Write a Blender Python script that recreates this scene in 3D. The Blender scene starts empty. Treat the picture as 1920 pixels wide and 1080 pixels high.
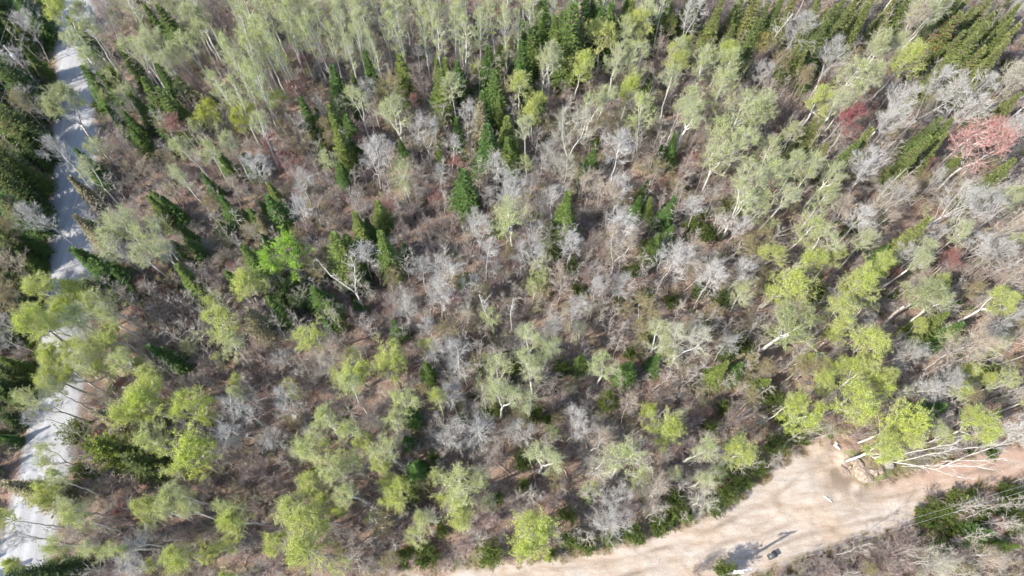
import bpy, math, random
import numpy as np
from mathutils import Vector

SC = bpy.context.scene
COL = SC.collection
# ------------------------------------------------------------------ camera, sky, sun, exposure
cam = bpy.data.cameras.new('camera')
cam.sensor_width = 36.0
cam.lens = 36.0 * 1330.0 / 1920.0
cam.clip_end = 2000.0
co = bpy.data.objects.new('camera', cam)
COL.objects.link(co)
co.location = (0, 0, 80.0)
co.rotation_euler = (math.radians(23.0), 0, 0)
SC.camera = co
SUN_EL = 43.0                       # degrees above the horizon
SUN_AZ = 180.0 + 27.0               # where the sun stands, counter-clockwise from +X
w = bpy.data.worlds.new('World')
SC.world = w
w.use_nodes = True
sky = w.node_tree.nodes.new('ShaderNodeTexSky')
sky.sky_type = 'NISHITA'
sky.sun_disc = False
sky.sun_elevation = math.radians(SUN_EL)
sky.sun_rotation = math.radians(90.0 - SUN_AZ)
bg = w.node_tree.nodes['Background']
bg.inputs['Strength'].default_value = 0.15
w.node_tree.links.new(sky.outputs['Color'], bg.inputs['Color'])
sun = bpy.data.lights.new('sun', 'SUN')
sun.energy = 3.5
sun.angle = math.radians(0.6)
sun.color = (1.0, 0.955, 0.89)
so = bpy.data.objects.new('sun', sun)
COL.objects.link(so)
sv = Vector((math.cos(math.radians(SUN_AZ)) * math.cos(math.radians(SUN_EL)), math.sin(math.radians(SUN_AZ)) * math.cos(math.radians(SUN_EL)), math.sin(math.radians(SUN_EL))))
so.rotation_euler = sv.to_track_quat('Z', 'Y').to_euler()
so.location = sv * 200
SC.view_settings.view_transform = 'Standard'
SC.view_settings.look = 'None'
SC.view_settings.gamma = 1.0
SC.view_settings.exposure = 1.2
SC.render.engine = 'CYCLES'
SC.cycles.max_bounces = 4
SC.cycles.diffuse_bounces = 2
SC.cycles.transmission_bounces = 2
SC.cycles.adaptive_threshold = 0.045
SC.cycles.caustics_reflective = False
SC.cycles.caustics_refractive = False

DATA=[
('C',-46.0,69.9,9.8,4.0,0,'tall dark green fir, third above left of the two roadside lime trees'),
('C',-58.3,69.0,8.5,3.6,0,'medium dark green fir above right of the transformer pole'),
('C',-54.2,60.8,8.5,3.6,0,'medium dark green fir, second right of the transformer pole'),
('C',-44.3,59.6,9.8,4.0,0,'tall dark green fir, nearest above left of the two roadside lime trees'),
('C',-45.5,57.8,9.8,4.2,0,'tall dark green fir, second above left of the two roadside lime trees'),
('C',-42.7,55.7,10.4,3.7,0,'tall dark green fir left of the two roadside lime trees'),
('C',-50.6,55.4,7.3,3.0,0,'medium dark green fir, nearest below right of the transformer pole'),
('C',-48.7,54.9,7.3,3.3,0,'medium dark green fir, fifth left of the two roadside lime trees'),
('C',-47.5,56.9,6.1,2.7,0,'small dark green fir left of the two roadside lime trees'),
('C',-45.3,55.7,7.3,3.2,0,'medium dark green fir, second left of the two roadside lime trees'),
('C',-25.9,55.5,9.2,3.4,0,'tall dark green fir right of the two roadside lime trees'),
('C',-22.7,59.6,9.8,3.8,0,'tall dark green fir, second left of the purple brown bare tree'),
('C',-22.1,54.1,9.8,3.7,0,'tall dark green fir, nearest left of the purple brown bare tree'),
('C',-21.5,51.5,9.8,3.9,0,'tall dark green fir above the tan budding tree'),
('C',-21.4,54.4,7.3,3.1,0,'medium dark green fir, second left of the purple brown bare tree'),
('C',-24.3,51.7,5.5,2.2,0,'small dark green fir, second above the tan budding tree'),
('C',-33.2,49.7,6.1,2.5,0,'small dark green fir below the two roadside lime trees'),
('C',-29.9,45.6,6.1,2.5,0,'small dark green fir above left of the tan budding tree'),
('C',-43.6,44.4,6.1,2.8,0,'small dark green fir, second below left of the two roadside lime trees'),
('C',-53.4,49.4,7.3,3.2,0,'medium dark green fir, second below right of the transformer pole'),
('C',-52.6,48.1,7.3,2.9,0,'medium dark green fir, third below right of the transformer pole'),
('C',-53.0,45.4,7.3,3.2,0,'medium dark green fir, fourth below right of the transformer pole'),
('C',-36.6,49.9,7.3,2.8,0,'medium dark green fir, nearest below left of the two roadside lime trees'),
('C',-50.3,63.9,8.5,3.5,0,'medium dark green fir, fifth right of the transformer pole'),
('C',-48.8,71.1,8.5,3.2,0,'medium dark green fir, second above left of the two roadside lime trees'),
('C',-27.8,66.3,4.9,2.0,0,'small dark green fir above right of the two roadside lime trees'),
('C',-66.2,73.1,8.8,3.7,0,'tall dark green fir above right of the transformer pole'),
('W',-66.2,72.9,6.3,3.2,0,'medium bare grey-white tree above right of the transformer pole'),
('W',-65.1,68.2,9.0,3.6,0,'large bare grey-white tree above right of the transformer pole'),
('W',-64.4,63.4,9.0,3.5,0,'medium bare grey-white tree, nearest below right of the transformer pole'),
('C',-64.4,65.5,7.2,3.0,0,'medium dark green fir, nearest right of the transformer pole'),
('C',-64.3,64.8,4.1,1.7,0,'small dark green fir below right of the transformer pole'),
('F',-62.8,59.4,10.9,3.5,0,'medium broad olive evergreen, second below the transformer pole'),
('W',-62.7,58.4,6.9,3.4,0,'medium bare grey-white tree, second below right of the transformer pole'),
('C',-63.2,53.6,10.3,4.3,0,'tall dark green fir, second below the transformer pole'),
('W',-62.5,58.0,4.0,2.5,0,'small bare grey-white tree below right of the transformer pole'),
('F',-61.3,52.8,10.9,3.6,0,'large broad olive evergreen, nearest below the transformer pole'),
('F',-61.3,52.3,6.3,3.1,0,'medium broad olive evergreen, fifth below the transformer pole'),
('F',-61.0,47.9,11.5,3.3,0,'medium broad olive evergreen, sixth below the transformer pole'),
('C',-61.0,51.2,4.7,2.0,0,'small dark green fir, second below the transformer pole'),
('C',-60.3,47.5,7.8,3.3,0,'medium dark green fir, third below the transformer pole'),
('O',-60.4,48.2,4.0,2.6,0,'large tan budding tree, third below the transformer pole'),
('F',-60.4,44.9,11.5,3.1,0,'medium broad olive evergreen, ninth below the transformer pole'),
('Y',-58.4,68.6,13.1,3.3,0,'medium lime green leafing tree above right of the transformer pole'),
('A',-56.8,69.7,10.4,2.9,0,'medium pale green leafing aspen above right of the transformer pole'),
('W',-54.5,69.6,9.8,4.4,0,'large bare grey-white tree right of the transformer pole'),
('A',-55.1,66.5,9.7,3.1,0,'medium pale green leafing aspen, second right of the transformer pole'),
('A',-55.4,63.8,11.2,3.1,0,'medium pale green leafing aspen, nearest right of the transformer pole'),
('A',-53.7,61.5,10.4,2.3,0,'small pale green leafing aspen right of the transformer pole'),
('A',-48.3,63.3,10.4,3.0,0,'medium pale green leafing aspen above left of the two roadside lime trees'),
('A',-45.9,60.6,11.5,2.4,0,'small pale green leafing aspen, fifth above left of the two roadside lime trees'),
('A',-45.4,64.2,10.8,3.2,0,'large pale green leafing aspen, nearest above left of the two roadside lime trees'),
('W',-51.0,71.1,9.2,3.4,0,'medium bare grey-white tree right of the transformer pole'),
('A',-52.2,60.3,7.4,3.3,0,'large pale green leafing aspen right of the transformer pole'),
('A',-50.1,58.6,7.4,2.8,0,'medium pale green leafing aspen, second left of the two roadside lime trees'),
('A',-44.1,70.8,10.8,3.9,0,'large pale green leafing aspen, second above left of the two roadside lime trees'),
('A',-41.4,68.7,11.2,3.0,0,'medium pale green leafing aspen, second above the two roadside lime trees'),
('A',-40.7,68.2,9.8,3.1,0,'large pale green leafing aspen above the two roadside lime trees'),
('A',-41.0,63.7,11.8,2.5,0,'small pale green leafing aspen, fourth above left of the two roadside lime trees'),
('A',-40.5,65.9,9.8,2.5,0,'medium pale green leafing aspen, nearest above the two roadside lime trees'),
('B',-40.8,72.3,9.0,4.0,0,'large bare brown twiggy shrub above the two roadside lime trees'),
('B',-39.0,72.9,9.0,3.2,0,'medium bare brown twiggy shrub, second above the two roadside lime trees'),
('N',-33.4,67.2,14.7,2.5,0,'medium narrow white-stemmed aspen, eighth above the two roadside lime trees'),
('N',-32.1,67.5,15.0,2.4,0,'medium narrow white-stemmed aspen, ninth above the two roadside lime trees'),
('N',-31.6,68.7,12.7,2.5,0,'large narrow white-stemmed aspen, second above the two roadside lime trees'),
('N',-29.5,67.7,14.8,2.5,0,'medium narrow white-stemmed aspen, third above right of the two roadside lime trees'),
('N',-28.6,68.3,13.6,2.7,0,'large narrow white-stemmed aspen, third above right of the two roadside lime trees'),
('N',-26.9,67.1,14.2,2.5,0,'medium narrow white-stemmed aspen, fourth above right of the two roadside lime trees'),
('N',-26.3,69.9,12.6,2.5,0,'large narrow white-stemmed aspen, fourth above right of the two roadside lime trees'),
('N',-24.7,68.6,12.7,2.5,0,'large narrow white-stemmed aspen, second above left of the purple brown bare tree'),
('N',-23.4,69.4,13.1,2.5,0,'medium narrow white-stemmed aspen, fifth above left of the purple brown bare tree'),
('N',-21.4,64.3,15.3,2.2,0,'small narrow white-stemmed aspen, fifth above left of the purple brown bare tree'),
('N',-34.3,64.9,13.2,2.5,0,'medium narrow white-stemmed aspen, sixth above the two roadside lime trees'),
('N',-32.0,62.8,14.7,2.6,0,'large narrow white-stemmed aspen, nearest above the two roadside lime trees'),
('N',-30.5,63.5,15.2,2.4,0,'medium narrow white-stemmed aspen, seventh above the two roadside lime trees'),
('N',-29.1,62.6,15.2,2.4,0,'medium narrow white-stemmed aspen, nearest above right of the two roadside lime trees'),
('N',-28.6,65.4,13.6,2.2,0,'small narrow white-stemmed aspen, fourth above right of the two roadside lime trees'),
('N',-27.4,65.3,13.6,2.7,0,'large narrow white-stemmed aspen, second above right of the two roadside lime trees'),
('N',-25.5,64.6,14.1,2.4,0,'medium narrow white-stemmed aspen, second above right of the two roadside lime trees'),
('N',-23.8,63.1,14.8,2.2,0,'small narrow white-stemmed aspen, sixth above left of the purple brown bare tree'),
('N',-23.0,63.5,12.9,2.2,0,'small narrow white-stemmed aspen, fourth above left of the purple brown bare tree'),
('N',-35.1,60.9,14.7,2.4,0,'medium narrow white-stemmed aspen, fifth above the two roadside lime trees'),
('N',-33.8,59.9,14.8,2.4,0,'medium narrow white-stemmed aspen, fourth above the two roadside lime trees'),
('N',-32.3,58.7,15.0,2.4,0,'medium narrow white-stemmed aspen, third above the two roadside lime trees'),
('N',-32.1,61.8,12.7,2.7,0,'large narrow white-stemmed aspen, nearest above right of the two roadside lime trees'),
('N',-31.5,56.8,15.2,2.3,0,'small narrow white-stemmed aspen, second above the two roadside lime trees'),
('N',-30.5,61.5,12.9,2.2,0,'small narrow white-stemmed aspen, second above right of the two roadside lime trees'),
('N',-29.0,61.7,13.6,2.2,0,'small narrow white-stemmed aspen, third above right of the two roadside lime trees'),
('N',-35.2,56.9,14.3,2.3,0,'medium narrow white-stemmed aspen, second above the two roadside lime trees'),
('N',-33.5,54.3,15.2,2.1,0,'small narrow white-stemmed aspen, nearest above the two roadside lime trees'),
('N',-33.2,55.6,13.6,2.4,0,'medium narrow white-stemmed aspen, nearest above the two roadside lime trees'),
('N',-29.7,55.4,15.2,2.1,0,'small narrow white-stemmed aspen, nearest above right of the two roadside lime trees'),
('A',-42.8,59.6,10.9,2.2,0,'small pale green leafing aspen, second above left of the two roadside lime trees'),
('A',-42.1,62.4,10.4,2.5,0,'small pale green leafing aspen, third above left of the two roadside lime trees'),
('Y',-37.9,55.7,7.2,3.6,0,'bright lime leafing tree, rounder of two lime trees by the road'),
('Y',-33.5,54.7,8.8,3.5,0,'bright lime leafing tree, taller of two lime trees by the road'),
('A',-30.8,51.1,10.4,2.6,0,'medium pale green leafing aspen below right of the two roadside lime trees'),
('Y',-29.6,57.6,7.2,2.4,0,'small lime green leafing tree, second right of the two roadside lime trees'),
('A',-40.2,54.5,6.6,2.2,0,'small pale green leafing aspen left of the two roadside lime trees'),
('A',-34.2,49.2,10.1,2.3,0,'small pale green leafing aspen below the two roadside lime trees'),
('A',-39.4,49.5,9.9,2.8,0,'medium pale green leafing aspen, second below left of the two roadside lime trees'),
('A',-36.9,48.3,10.0,3.3,0,'large pale green leafing aspen, nearest below left of the two roadside lime trees'),
('A',-38.3,44.0,11.2,2.3,0,'small pale green leafing aspen below left of the two roadside lime trees'),
('W',-30.2,45.8,10.6,3.5,0,'medium bare grey-white tree below right of the two roadside lime trees'),
('W',-25.3,44.6,9.0,3.5,0,'medium bare grey-white tree above left of the tan budding tree'),
('W',-30.6,54.9,8.7,2.4,0,'small bare grey-white tree right of the two roadside lime trees'),
('R',-42.0,53.8,7.0,3.1,0,'large red budding maple left of the two roadside lime trees'),
('R',-30.9,52.6,5.0,2.6,0,'large red budding maple below right of the two roadside lime trees'),
('R',-28.7,60.7,5.0,2.4,0,'medium red budding maple right of the two roadside lime trees'),
('R',-27.0,64.8,6.0,2.5,0,'medium red budding maple above right of the two roadside lime trees'),
('R',-29.3,50.9,4.0,3.4,0,'large red budding maple, second above left of the tan budding tree'),
('R',-27.7,49.2,4.0,3.1,0,'large red budding maple, nearest above left of the tan budding tree'),
('O',-26.3,52.8,6.0,3.7,0,'large tan budding tree, nearest above the tan budding tree'),
('O',-29.3,55.3,6.0,3.3,0,'large tan budding tree, nearest right of the two roadside lime trees'),
('O',-46.1,48.6,7.0,4.4,0,'large tan budding tree, second below left of the two roadside lime trees'),
('B',-50.8,52.9,7.0,3.7,0,'large bare brown twiggy shrub, third left of the two roadside lime trees'),
('B',-48.9,50.7,7.0,3.5,0,'large bare brown twiggy shrub, second left of the two roadside lime trees'),
('O',-49.9,70.6,6.0,2.7,0,'large tan budding tree above left of the two roadside lime trees'),
('O',-25.5,60.1,6.0,3.3,0,'large tan budding tree, second right of the two roadside lime trees'),
('B',-42.2,58.1,7.0,3.6,0,'large bare brown twiggy shrub, nearest left of the two roadside lime trees'),
('B',-42.2,66.1,8.0,3.9,0,'large bare brown twiggy shrub, second above left of the two roadside lime trees'),
('B',-42.2,62.2,8.0,4.1,0,'large bare brown twiggy shrub, nearest above left of the two roadside lime trees'),
('O',-43.2,49.7,6.0,3.4,0,'large tan budding tree, nearest below left of the two roadside lime trees'),
('Y',-54.4,53.0,12.3,4.4,1,'large lime green leafing tree below right of the transformer pole'),
('W',-53.2,46.5,12.0,4.0,0,'large bare grey-white tree below right of the transformer pole'),
('A',-51.1,46.0,9.8,2.6,0,'medium pale green leafing aspen, second below right of the transformer pole'),
('N',-49.0,68.8,15.4,2.4,0,'medium narrow white-stemmed aspen above right of the transformer pole'),
('N',-48.4,72.2,14.1,2.7,0,'large narrow white-stemmed aspen above right of the transformer pole'),
('N',-45.3,71.5,13.7,2.5,0,'large narrow white-stemmed aspen above left of the two roadside lime trees'),
('N',-43.9,75.3,13.3,2.6,0,'large narrow white-stemmed aspen, third above the two roadside lime trees'),
('N',-41.0,70.6,14.3,2.2,0,'small narrow white-stemmed aspen, third above the two roadside lime trees'),
('N',-37.8,71.7,14.9,2.2,0,'small narrow white-stemmed aspen, fourth above the two roadside lime trees'),
('N',-35.7,71.3,13.9,2.4,0,'medium narrow white-stemmed aspen, tenth above the two roadside lime trees'),
('N',-33.5,71.2,13.8,2.3,0,'medium narrow white-stemmed aspen, eleventh above the two roadside lime trees'),
('N',-31.9,74.8,12.8,2.3,0,'small narrow white-stemmed aspen, fifth above the two roadside lime trees'),
('N',-28.6,72.7,15.2,2.7,0,'large narrow white-stemmed aspen, sixth above right of the two roadside lime trees'),
('N',-27.2,73.4,12.7,2.6,0,'large narrow white-stemmed aspen, fifth above right of the two roadside lime trees'),
('N',-25.2,74.0,14.0,2.2,0,'small narrow white-stemmed aspen, eighth above left of the purple brown bare tree'),
('N',-21.0,68.8,14.9,2.0,0,'small narrow white-stemmed aspen, seventh above left of the purple brown bare tree'),
('N',-20.6,76.1,13.0,2.7,0,'large narrow white-stemmed aspen, third above left of the purple brown bare tree'),
('N',-17.4,70.5,14.6,2.5,0,'medium narrow white-stemmed aspen, fourth above left of the purple brown bare tree'),
('N',-14.4,70.6,15.3,2.5,0,'large narrow white-stemmed aspen, fifth above the purple brown bare tree'),
('N',-12.1,70.9,14.4,2.3,0,'small narrow white-stemmed aspen, third above the purple brown bare tree'),
('N',-9.8,69.4,14.8,2.3,0,'medium narrow white-stemmed aspen, second above the purple brown bare tree'),
('N',-8.6,72.8,12.9,2.2,0,'small narrow white-stemmed aspen, fourth above the purple brown bare tree'),
('N',-6.4,74.0,13.8,2.4,0,'medium narrow white-stemmed aspen, third left of the tallest dark spruce'),
('N',-3.8,74.3,13.0,2.8,0,'large narrow white-stemmed aspen, second left of the tallest dark spruce'),
('N',-0.7,70.6,15.0,2.6,0,'large narrow white-stemmed aspen, nearest left of the tallest dark spruce'),
('N',1.6,73.0,13.4,2.4,0,'medium narrow white-stemmed aspen, third above left of the tallest dark spruce'),
('N',3.7,72.0,13.9,2.5,0,'medium narrow white-stemmed aspen, second above left of the tallest dark spruce'),
('N',5.7,69.2,15.4,2.4,0,'medium narrow white-stemmed aspen, nearest above left of the tallest dark spruce'),
('N',8.1,68.9,15.0,2.2,0,'small narrow white-stemmed aspen above the tallest dark spruce'),
('N',10.5,73.5,15.3,2.7,0,'large narrow white-stemmed aspen, nearest above right of the tallest dark spruce'),
('N',12.7,70.3,13.9,2.5,0,'large narrow white-stemmed aspen, nearest right of the tallest dark spruce'),
('N',15.9,73.8,14.0,2.6,0,'large narrow white-stemmed aspen, second above right of the tallest dark spruce'),
('N',17.3,70.2,14.6,2.7,0,'large narrow white-stemmed aspen, second right of the tallest dark spruce'),
('N',20.0,70.1,13.9,2.1,0,'small narrow white-stemmed aspen right of the tallest dark spruce'),
('N',23.1,73.9,13.4,2.6,0,'large narrow white-stemmed aspen above left of the yellow budding tree'),
('C',3.6,72.3,9.6,3.8,0,'tall dark green fir, second above left of the tallest dark spruce'),
('C',4.4,69.4,11.7,4.3,0,'tall dark green fir, nearest above left of the tallest dark spruce'),
('C',8.3,72.9,9.8,3.8,0,'tall dark green fir above the tallest dark spruce'),
('C',9.3,69.5,11.8,5.0,0,'tall dark green fir, nearest above right of the tallest dark spruce'),
('C',11.9,71.7,10.1,4.3,0,'tall dark green fir, second above right of the tallest dark spruce'),
('C',15.9,73.9,8.7,3.6,0,'medium dark green fir right of the tallest dark spruce'),
('C',18.8,73.0,9.9,3.9,0,'tall dark green fir, sixth right of the tallest dark spruce'),
('C',20.9,71.1,10.6,4.0,0,'tall dark green fir, seventh right of the tallest dark spruce'),
('C',22.8,71.6,9.4,3.1,1,'tall dark green fir, fourth above left of the yellow budding tree'),
('C',25.0,73.3,8.5,2.9,1,'medium dark green fir, fifth above left of the yellow budding tree'),
('C',26.9,70.2,10.5,3.8,1,'tall dark green fir, third above left of the yellow budding tree'),
('C',30.1,71.8,9.6,3.6,1,'tall dark green fir, second above left of the yellow budding tree'),
('C',32.2,71.3,11.1,3.7,1,'tall dark green fir, second above the yellow budding tree'),
('C',35.5,71.9,9.9,3.6,1,'tall dark green fir, nearest above the yellow budding tree'),
('C',37.3,71.6,9.9,3.6,1,'tall dark green fir, nearest above right of the yellow budding tree'),
('C',40.4,70.6,10.9,3.9,1,'tall dark green fir, third above right of the yellow budding tree'),
('C',44.2,71.9,8.9,3.2,1,'tall dark green fir, sixth above right of the yellow budding tree'),
('C',45.8,71.8,10.1,3.7,1,'tall dark green fir, fifth left of the rust brown dead spire'),
('C',47.5,71.7,10.1,3.4,1,'tall dark green fir, second left of the rust brown dead spire'),
('C',50.3,71.3,9.6,3.5,1,'tall dark green fir, nearest left of the rust brown dead spire'),
('C',52.1,71.4,11.5,3.8,1,'tall dark green fir above left of the rust brown dead spire'),
('C',57.2,73.1,8.7,3.1,1,'medium dark green fir above left of the rust brown dead spire'),
('C',57.7,69.8,10.9,3.9,1,'tall dark green fir above the rust brown dead spire'),
('C',59.5,70.8,9.8,3.5,1,'tall dark green fir, third above right of the rust brown dead spire'),
('C',62.3,70.9,10.7,3.6,1,'tall dark green fir, fourth above right of the rust brown dead spire'),
('C',66.3,72.4,8.7,3.3,1,'medium dark green fir right of the rust brown dead spire'),
('A',4.2,75.8,11.1,3.5,0,'large pale green leafing aspen above left of the tallest dark spruce'),
('W',9.5,75.4,9.8,3.4,0,'medium bare grey-white tree, nearest above right of the tallest dark spruce'),
('W',13.7,76.8,8.7,3.2,0,'medium bare grey-white tree, second above right of the tallest dark spruce'),
('W',20.9,76.1,9.7,3.9,0,'large bare grey-white tree right of the tallest dark spruce'),
('W',24.8,74.8,9.1,3.6,0,'medium bare grey-white tree above left of the yellow budding tree'),
('A',30.6,72.1,11.2,2.8,0,'medium pale green leafing aspen above left of the yellow budding tree'),
('A',35.0,74.1,10.7,3.2,0,'large pale green leafing aspen above the yellow budding tree'),
('W',40.5,75.3,10.2,3.2,0,'medium bare grey-white tree above right of the yellow budding tree'),
('Y',46.9,73.9,9.9,2.9,0,'medium lime green leafing tree left of the rust brown dead spire'),
('A',51.6,74.2,11.4,3.4,0,'large pale green leafing aspen, third above left of the rust brown dead spire'),
('A',56.6,73.1,10.5,3.1,0,'large pale green leafing aspen, second above left of the rust brown dead spire'),
('A',61.5,73.2,11.1,3.9,0,'large pale green leafing aspen above right of the rust brown dead spire'),
('W',69.7,61.7,10.1,3.9,0,'large bare grey-white tree, third above right of the coral red maple'),
('W',66.6,57.8,10.2,4.4,0,'large bare grey-white tree, second above right of the coral red maple'),
('W',65.0,54.4,9.3,4.0,0,'large bare grey-white tree, nearest above right of the coral red maple'),
('W',64.6,49.9,10.3,3.9,0,'large bare grey-white tree right of the coral red maple'),
('W',63.1,46.1,10.3,3.5,0,'medium bare grey-white tree, nearest below right of the coral red maple'),
('W',62.9,42.9,10.0,3.8,0,'large bare grey-white tree below right of the coral red maple'),
('W',61.5,39.0,10.5,3.3,0,'medium bare grey-white tree, second below right of the coral red maple'),
('Y',59.8,35.8,10.5,3.3,0,'medium lime green leafing tree below right of the coral red maple'),
('W',60.3,33.0,9.6,3.2,0,'medium bare grey-white tree, second above right of the spreading white tree'),
('A',59.2,29.4,10.9,3.3,0,'large pale green leafing aspen above right of the spreading white tree'),
('W',58.9,27.1,9.0,3.0,0,'small bare grey-white tree right of the spreading white tree'),
('W',55.2,23.8,10.2,3.3,0,'medium bare grey-white tree, second right of the spreading white tree'),
('Y',56.4,20.8,10.4,3.0,0,'medium lime green leafing tree right of the spreading white tree'),
('Y',54.7,18.3,9.6,2.5,0,'medium lime green leafing tree below right of the spreading white tree'),
('C',-64.0,59.9,10.3,4.3,0,'tall dark green fir, nearest below the transformer pole'),
('O',-62.2,56.4,8.0,2.2,0,'medium tan budding tree, nearest below the transformer pole'),
('O',-62.3,53.0,8.0,3.0,0,'large tan budding tree, second below the transformer pole'),
('O',-62.2,49.7,8.0,2.1,0,'medium tan budding tree, second below the transformer pole'),
('F',-60.8,46.5,11.5,2.3,0,'small broad olive evergreen, second below the transformer pole'),
('F',-59.6,44.6,8.0,2.2,0,'small broad olive evergreen, third below the transformer pole'),
('O',-59.1,41.3,8.0,2.8,0,'large tan budding tree, fifth below the transformer pole'),
('F',-58.9,37.5,11.5,2.5,0,'small broad olive evergreen, fifth below the transformer pole'),
('C',-58.1,36.1,5.7,2.4,0,'small dark green fir, sixth below the transformer pole'),
('F',-57.6,33.0,6.9,2.5,0,'small broad olive evergreen, sixth above left of the yellow tipped evergreen'),
('F',-57.1,30.9,4.0,2.0,0,'small broad olive evergreen, fourth above left of the yellow tipped evergreen'),
('F',-56.7,27.8,5.2,1.9,0,'small broad olive evergreen, third above left of the yellow tipped evergreen'),
('F',-56.0,22.0,8.0,2.6,0,'small broad olive evergreen, second above left of the yellow tipped evergreen'),
('C',-55.8,19.8,5.2,2.2,0,'small dark green fir, second above left of the yellow tipped evergreen'),
('O',-55.5,17.6,4.0,2.3,0,'medium tan budding tree left of the yellow tipped evergreen'),
('C',-42.8,56.5,7.3,2.8,0,'medium dark green fir, nearest left of the two roadside lime trees'),
('C',-42.6,60.1,7.3,2.9,0,'medium dark green fir, nearest above left of the two roadside lime trees'),
('C',-47.8,52.8,7.3,2.9,0,'medium dark green fir, fourth left of the two roadside lime trees'),
('C',-51.5,61.3,7.3,2.9,0,'medium dark green fir, fourth right of the transformer pole'),
('C',-37.9,46.9,6.1,2.4,0,'small dark green fir, nearest below left of the two roadside lime trees'),
('C',-48.0,57.6,7.3,3.0,0,'medium dark green fir, third left of the two roadside lime trees'),
('C',-21.4,48.4,6.1,2.6,0,'small dark green fir, nearest above the tan budding tree'),
('C',-52.6,60.4,7.3,3.1,0,'medium dark green fir, third right of the transformer pole'),
('N',-20.6,67.1,14.3,2.5,0,'medium narrow white-stemmed aspen, third above left of the purple brown bare tree'),
('N',-19.4,68.7,13.3,2.5,0,'medium narrow white-stemmed aspen, second above left of the purple brown bare tree'),
('N',-19.5,63.0,15.1,2.2,0,'small narrow white-stemmed aspen, third above left of the purple brown bare tree'),
('N',-18.8,65.7,12.6,2.7,0,'large narrow white-stemmed aspen, nearest above left of the purple brown bare tree'),
('N',-16.9,62.2,13.7,2.0,0,'small narrow white-stemmed aspen, nearest above left of the purple brown bare tree'),
('N',-16.7,67.1,13.4,2.3,0,'small narrow white-stemmed aspen, second above left of the purple brown bare tree'),
('N',-14.7,67.2,13.7,2.9,0,'large narrow white-stemmed aspen, second above the purple brown bare tree'),
('N',-15.2,69.6,12.9,2.5,0,'large narrow white-stemmed aspen, fourth above the purple brown bare tree'),
('N',-13.3,63.0,14.9,2.2,0,'small narrow white-stemmed aspen, nearest above the purple brown bare tree'),
('N',-11.8,67.9,13.6,2.7,0,'large narrow white-stemmed aspen, third above the purple brown bare tree'),
('N',-11.3,65.7,12.7,2.3,0,'small narrow white-stemmed aspen, second above the purple brown bare tree'),
('N',-9.9,66.6,14.3,2.9,0,'large narrow white-stemmed aspen, nearest above the purple brown bare tree'),
('N',-9.5,64.9,12.9,2.5,0,'medium narrow white-stemmed aspen, nearest above the purple brown bare tree'),
('N',-7.8,65.5,14.1,2.2,0,'small narrow white-stemmed aspen, nearest above right of the purple brown bare tree'),
('N',-7.2,67.2,13.6,2.3,0,'small narrow white-stemmed aspen, second above right of the purple brown bare tree'),
('N',-6.0,63.5,14.2,2.7,0,'large narrow white-stemmed aspen, nearest above right of the purple brown bare tree'),
('N',-6.6,66.4,15.3,2.0,0,'small narrow white-stemmed aspen, third above right of the purple brown bare tree'),
('N',-4.2,65.8,14.9,2.7,0,'large narrow white-stemmed aspen, second above right of the purple brown bare tree'),
('N',-2.0,67.8,13.8,2.5,0,'medium narrow white-stemmed aspen, second left of the tallest dark spruce'),
('N',-0.6,65.3,14.9,2.2,0,'small narrow white-stemmed aspen, second left of the tallest dark spruce'),
('N',2.2,66.9,14.4,2.5,0,'medium narrow white-stemmed aspen, nearest left of the tallest dark spruce'),
('N',0.9,65.1,13.6,1.8,0,'small narrow white-stemmed aspen, nearest left of the tallest dark spruce'),
('N',-20.7,62.5,13.0,2.4,0,'medium narrow white-stemmed aspen, nearest above left of the purple brown bare tree'),
('W',-12.7,65.2,6.8,2.3,0,'small bare grey-white tree, nearest above the purple brown bare tree'),
('W',-11.3,65.1,6.8,2.1,0,'small bare grey-white tree, second above the purple brown bare tree'),
('W',-17.7,65.8,6.8,2.3,0,'small bare grey-white tree above left of the purple brown bare tree'),
('C',-18.5,62.0,9.8,3.9,0,'tall dark green fir, second above left of the purple brown bare tree'),
('C',-13.9,61.6,9.8,3.9,0,'tall dark green fir, nearest above left of the purple brown bare tree'),
('C',-13.5,60.9,6.1,2.8,0,'small dark green fir above left of the purple brown bare tree'),
('C',-9.7,61.8,8.5,3.7,0,'medium dark green fir, nearest above right of the purple brown bare tree'),
('C',-8.6,61.9,8.5,3.5,0,'medium dark green fir, second above right of the purple brown bare tree'),
('C',-7.0,61.8,8.5,3.4,0,'medium dark green fir, third above right of the purple brown bare tree'),
('C',-9.1,58.9,9.8,4.1,0,'tall dark green fir, nearest above right of the purple brown bare tree'),
('C',-20.7,61.7,6.1,2.4,0,'small dark green fir, nearest left of the purple brown bare tree'),
('C',-3.2,63.0,9.8,3.6,0,'tall dark green fir, second above right of the purple brown bare tree'),
('C',-2.4,59.1,10.4,4.1,0,'tall dark green fir, third above the largest fir of the file'),
('C',-3.6,56.1,9.8,3.9,0,'tall dark green fir, second above the largest fir of the file'),
('C',-1.5,55.9,8.5,3.2,0,'medium dark green fir above right of the largest fir of the file'),
('C',-3.0,50.4,11.0,4.4,0,'largest dark fir at the near end of the file of firs'),
('C',-0.6,52.2,9.8,4.1,0,'tall dark green fir, nearest above right of the largest fir of the file'),
('C',-0.4,50.1,8.5,3.4,0,'medium dark green fir right of the largest fir of the file'),
('C',-3.8,53.2,11.0,4.2,0,'tall dark green fir, nearest above the largest fir of the file'),
('C',-6.8,53.1,8.5,3.3,0,'medium dark green fir left of the largest fir of the file'),
('C',-9.4,51.4,5.5,2.3,0,'small dark green fir above the crimson shrub'),
('C',-5.9,44.8,9.8,4.2,0,'lone bright green fir standing in the bare glade'),
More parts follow.
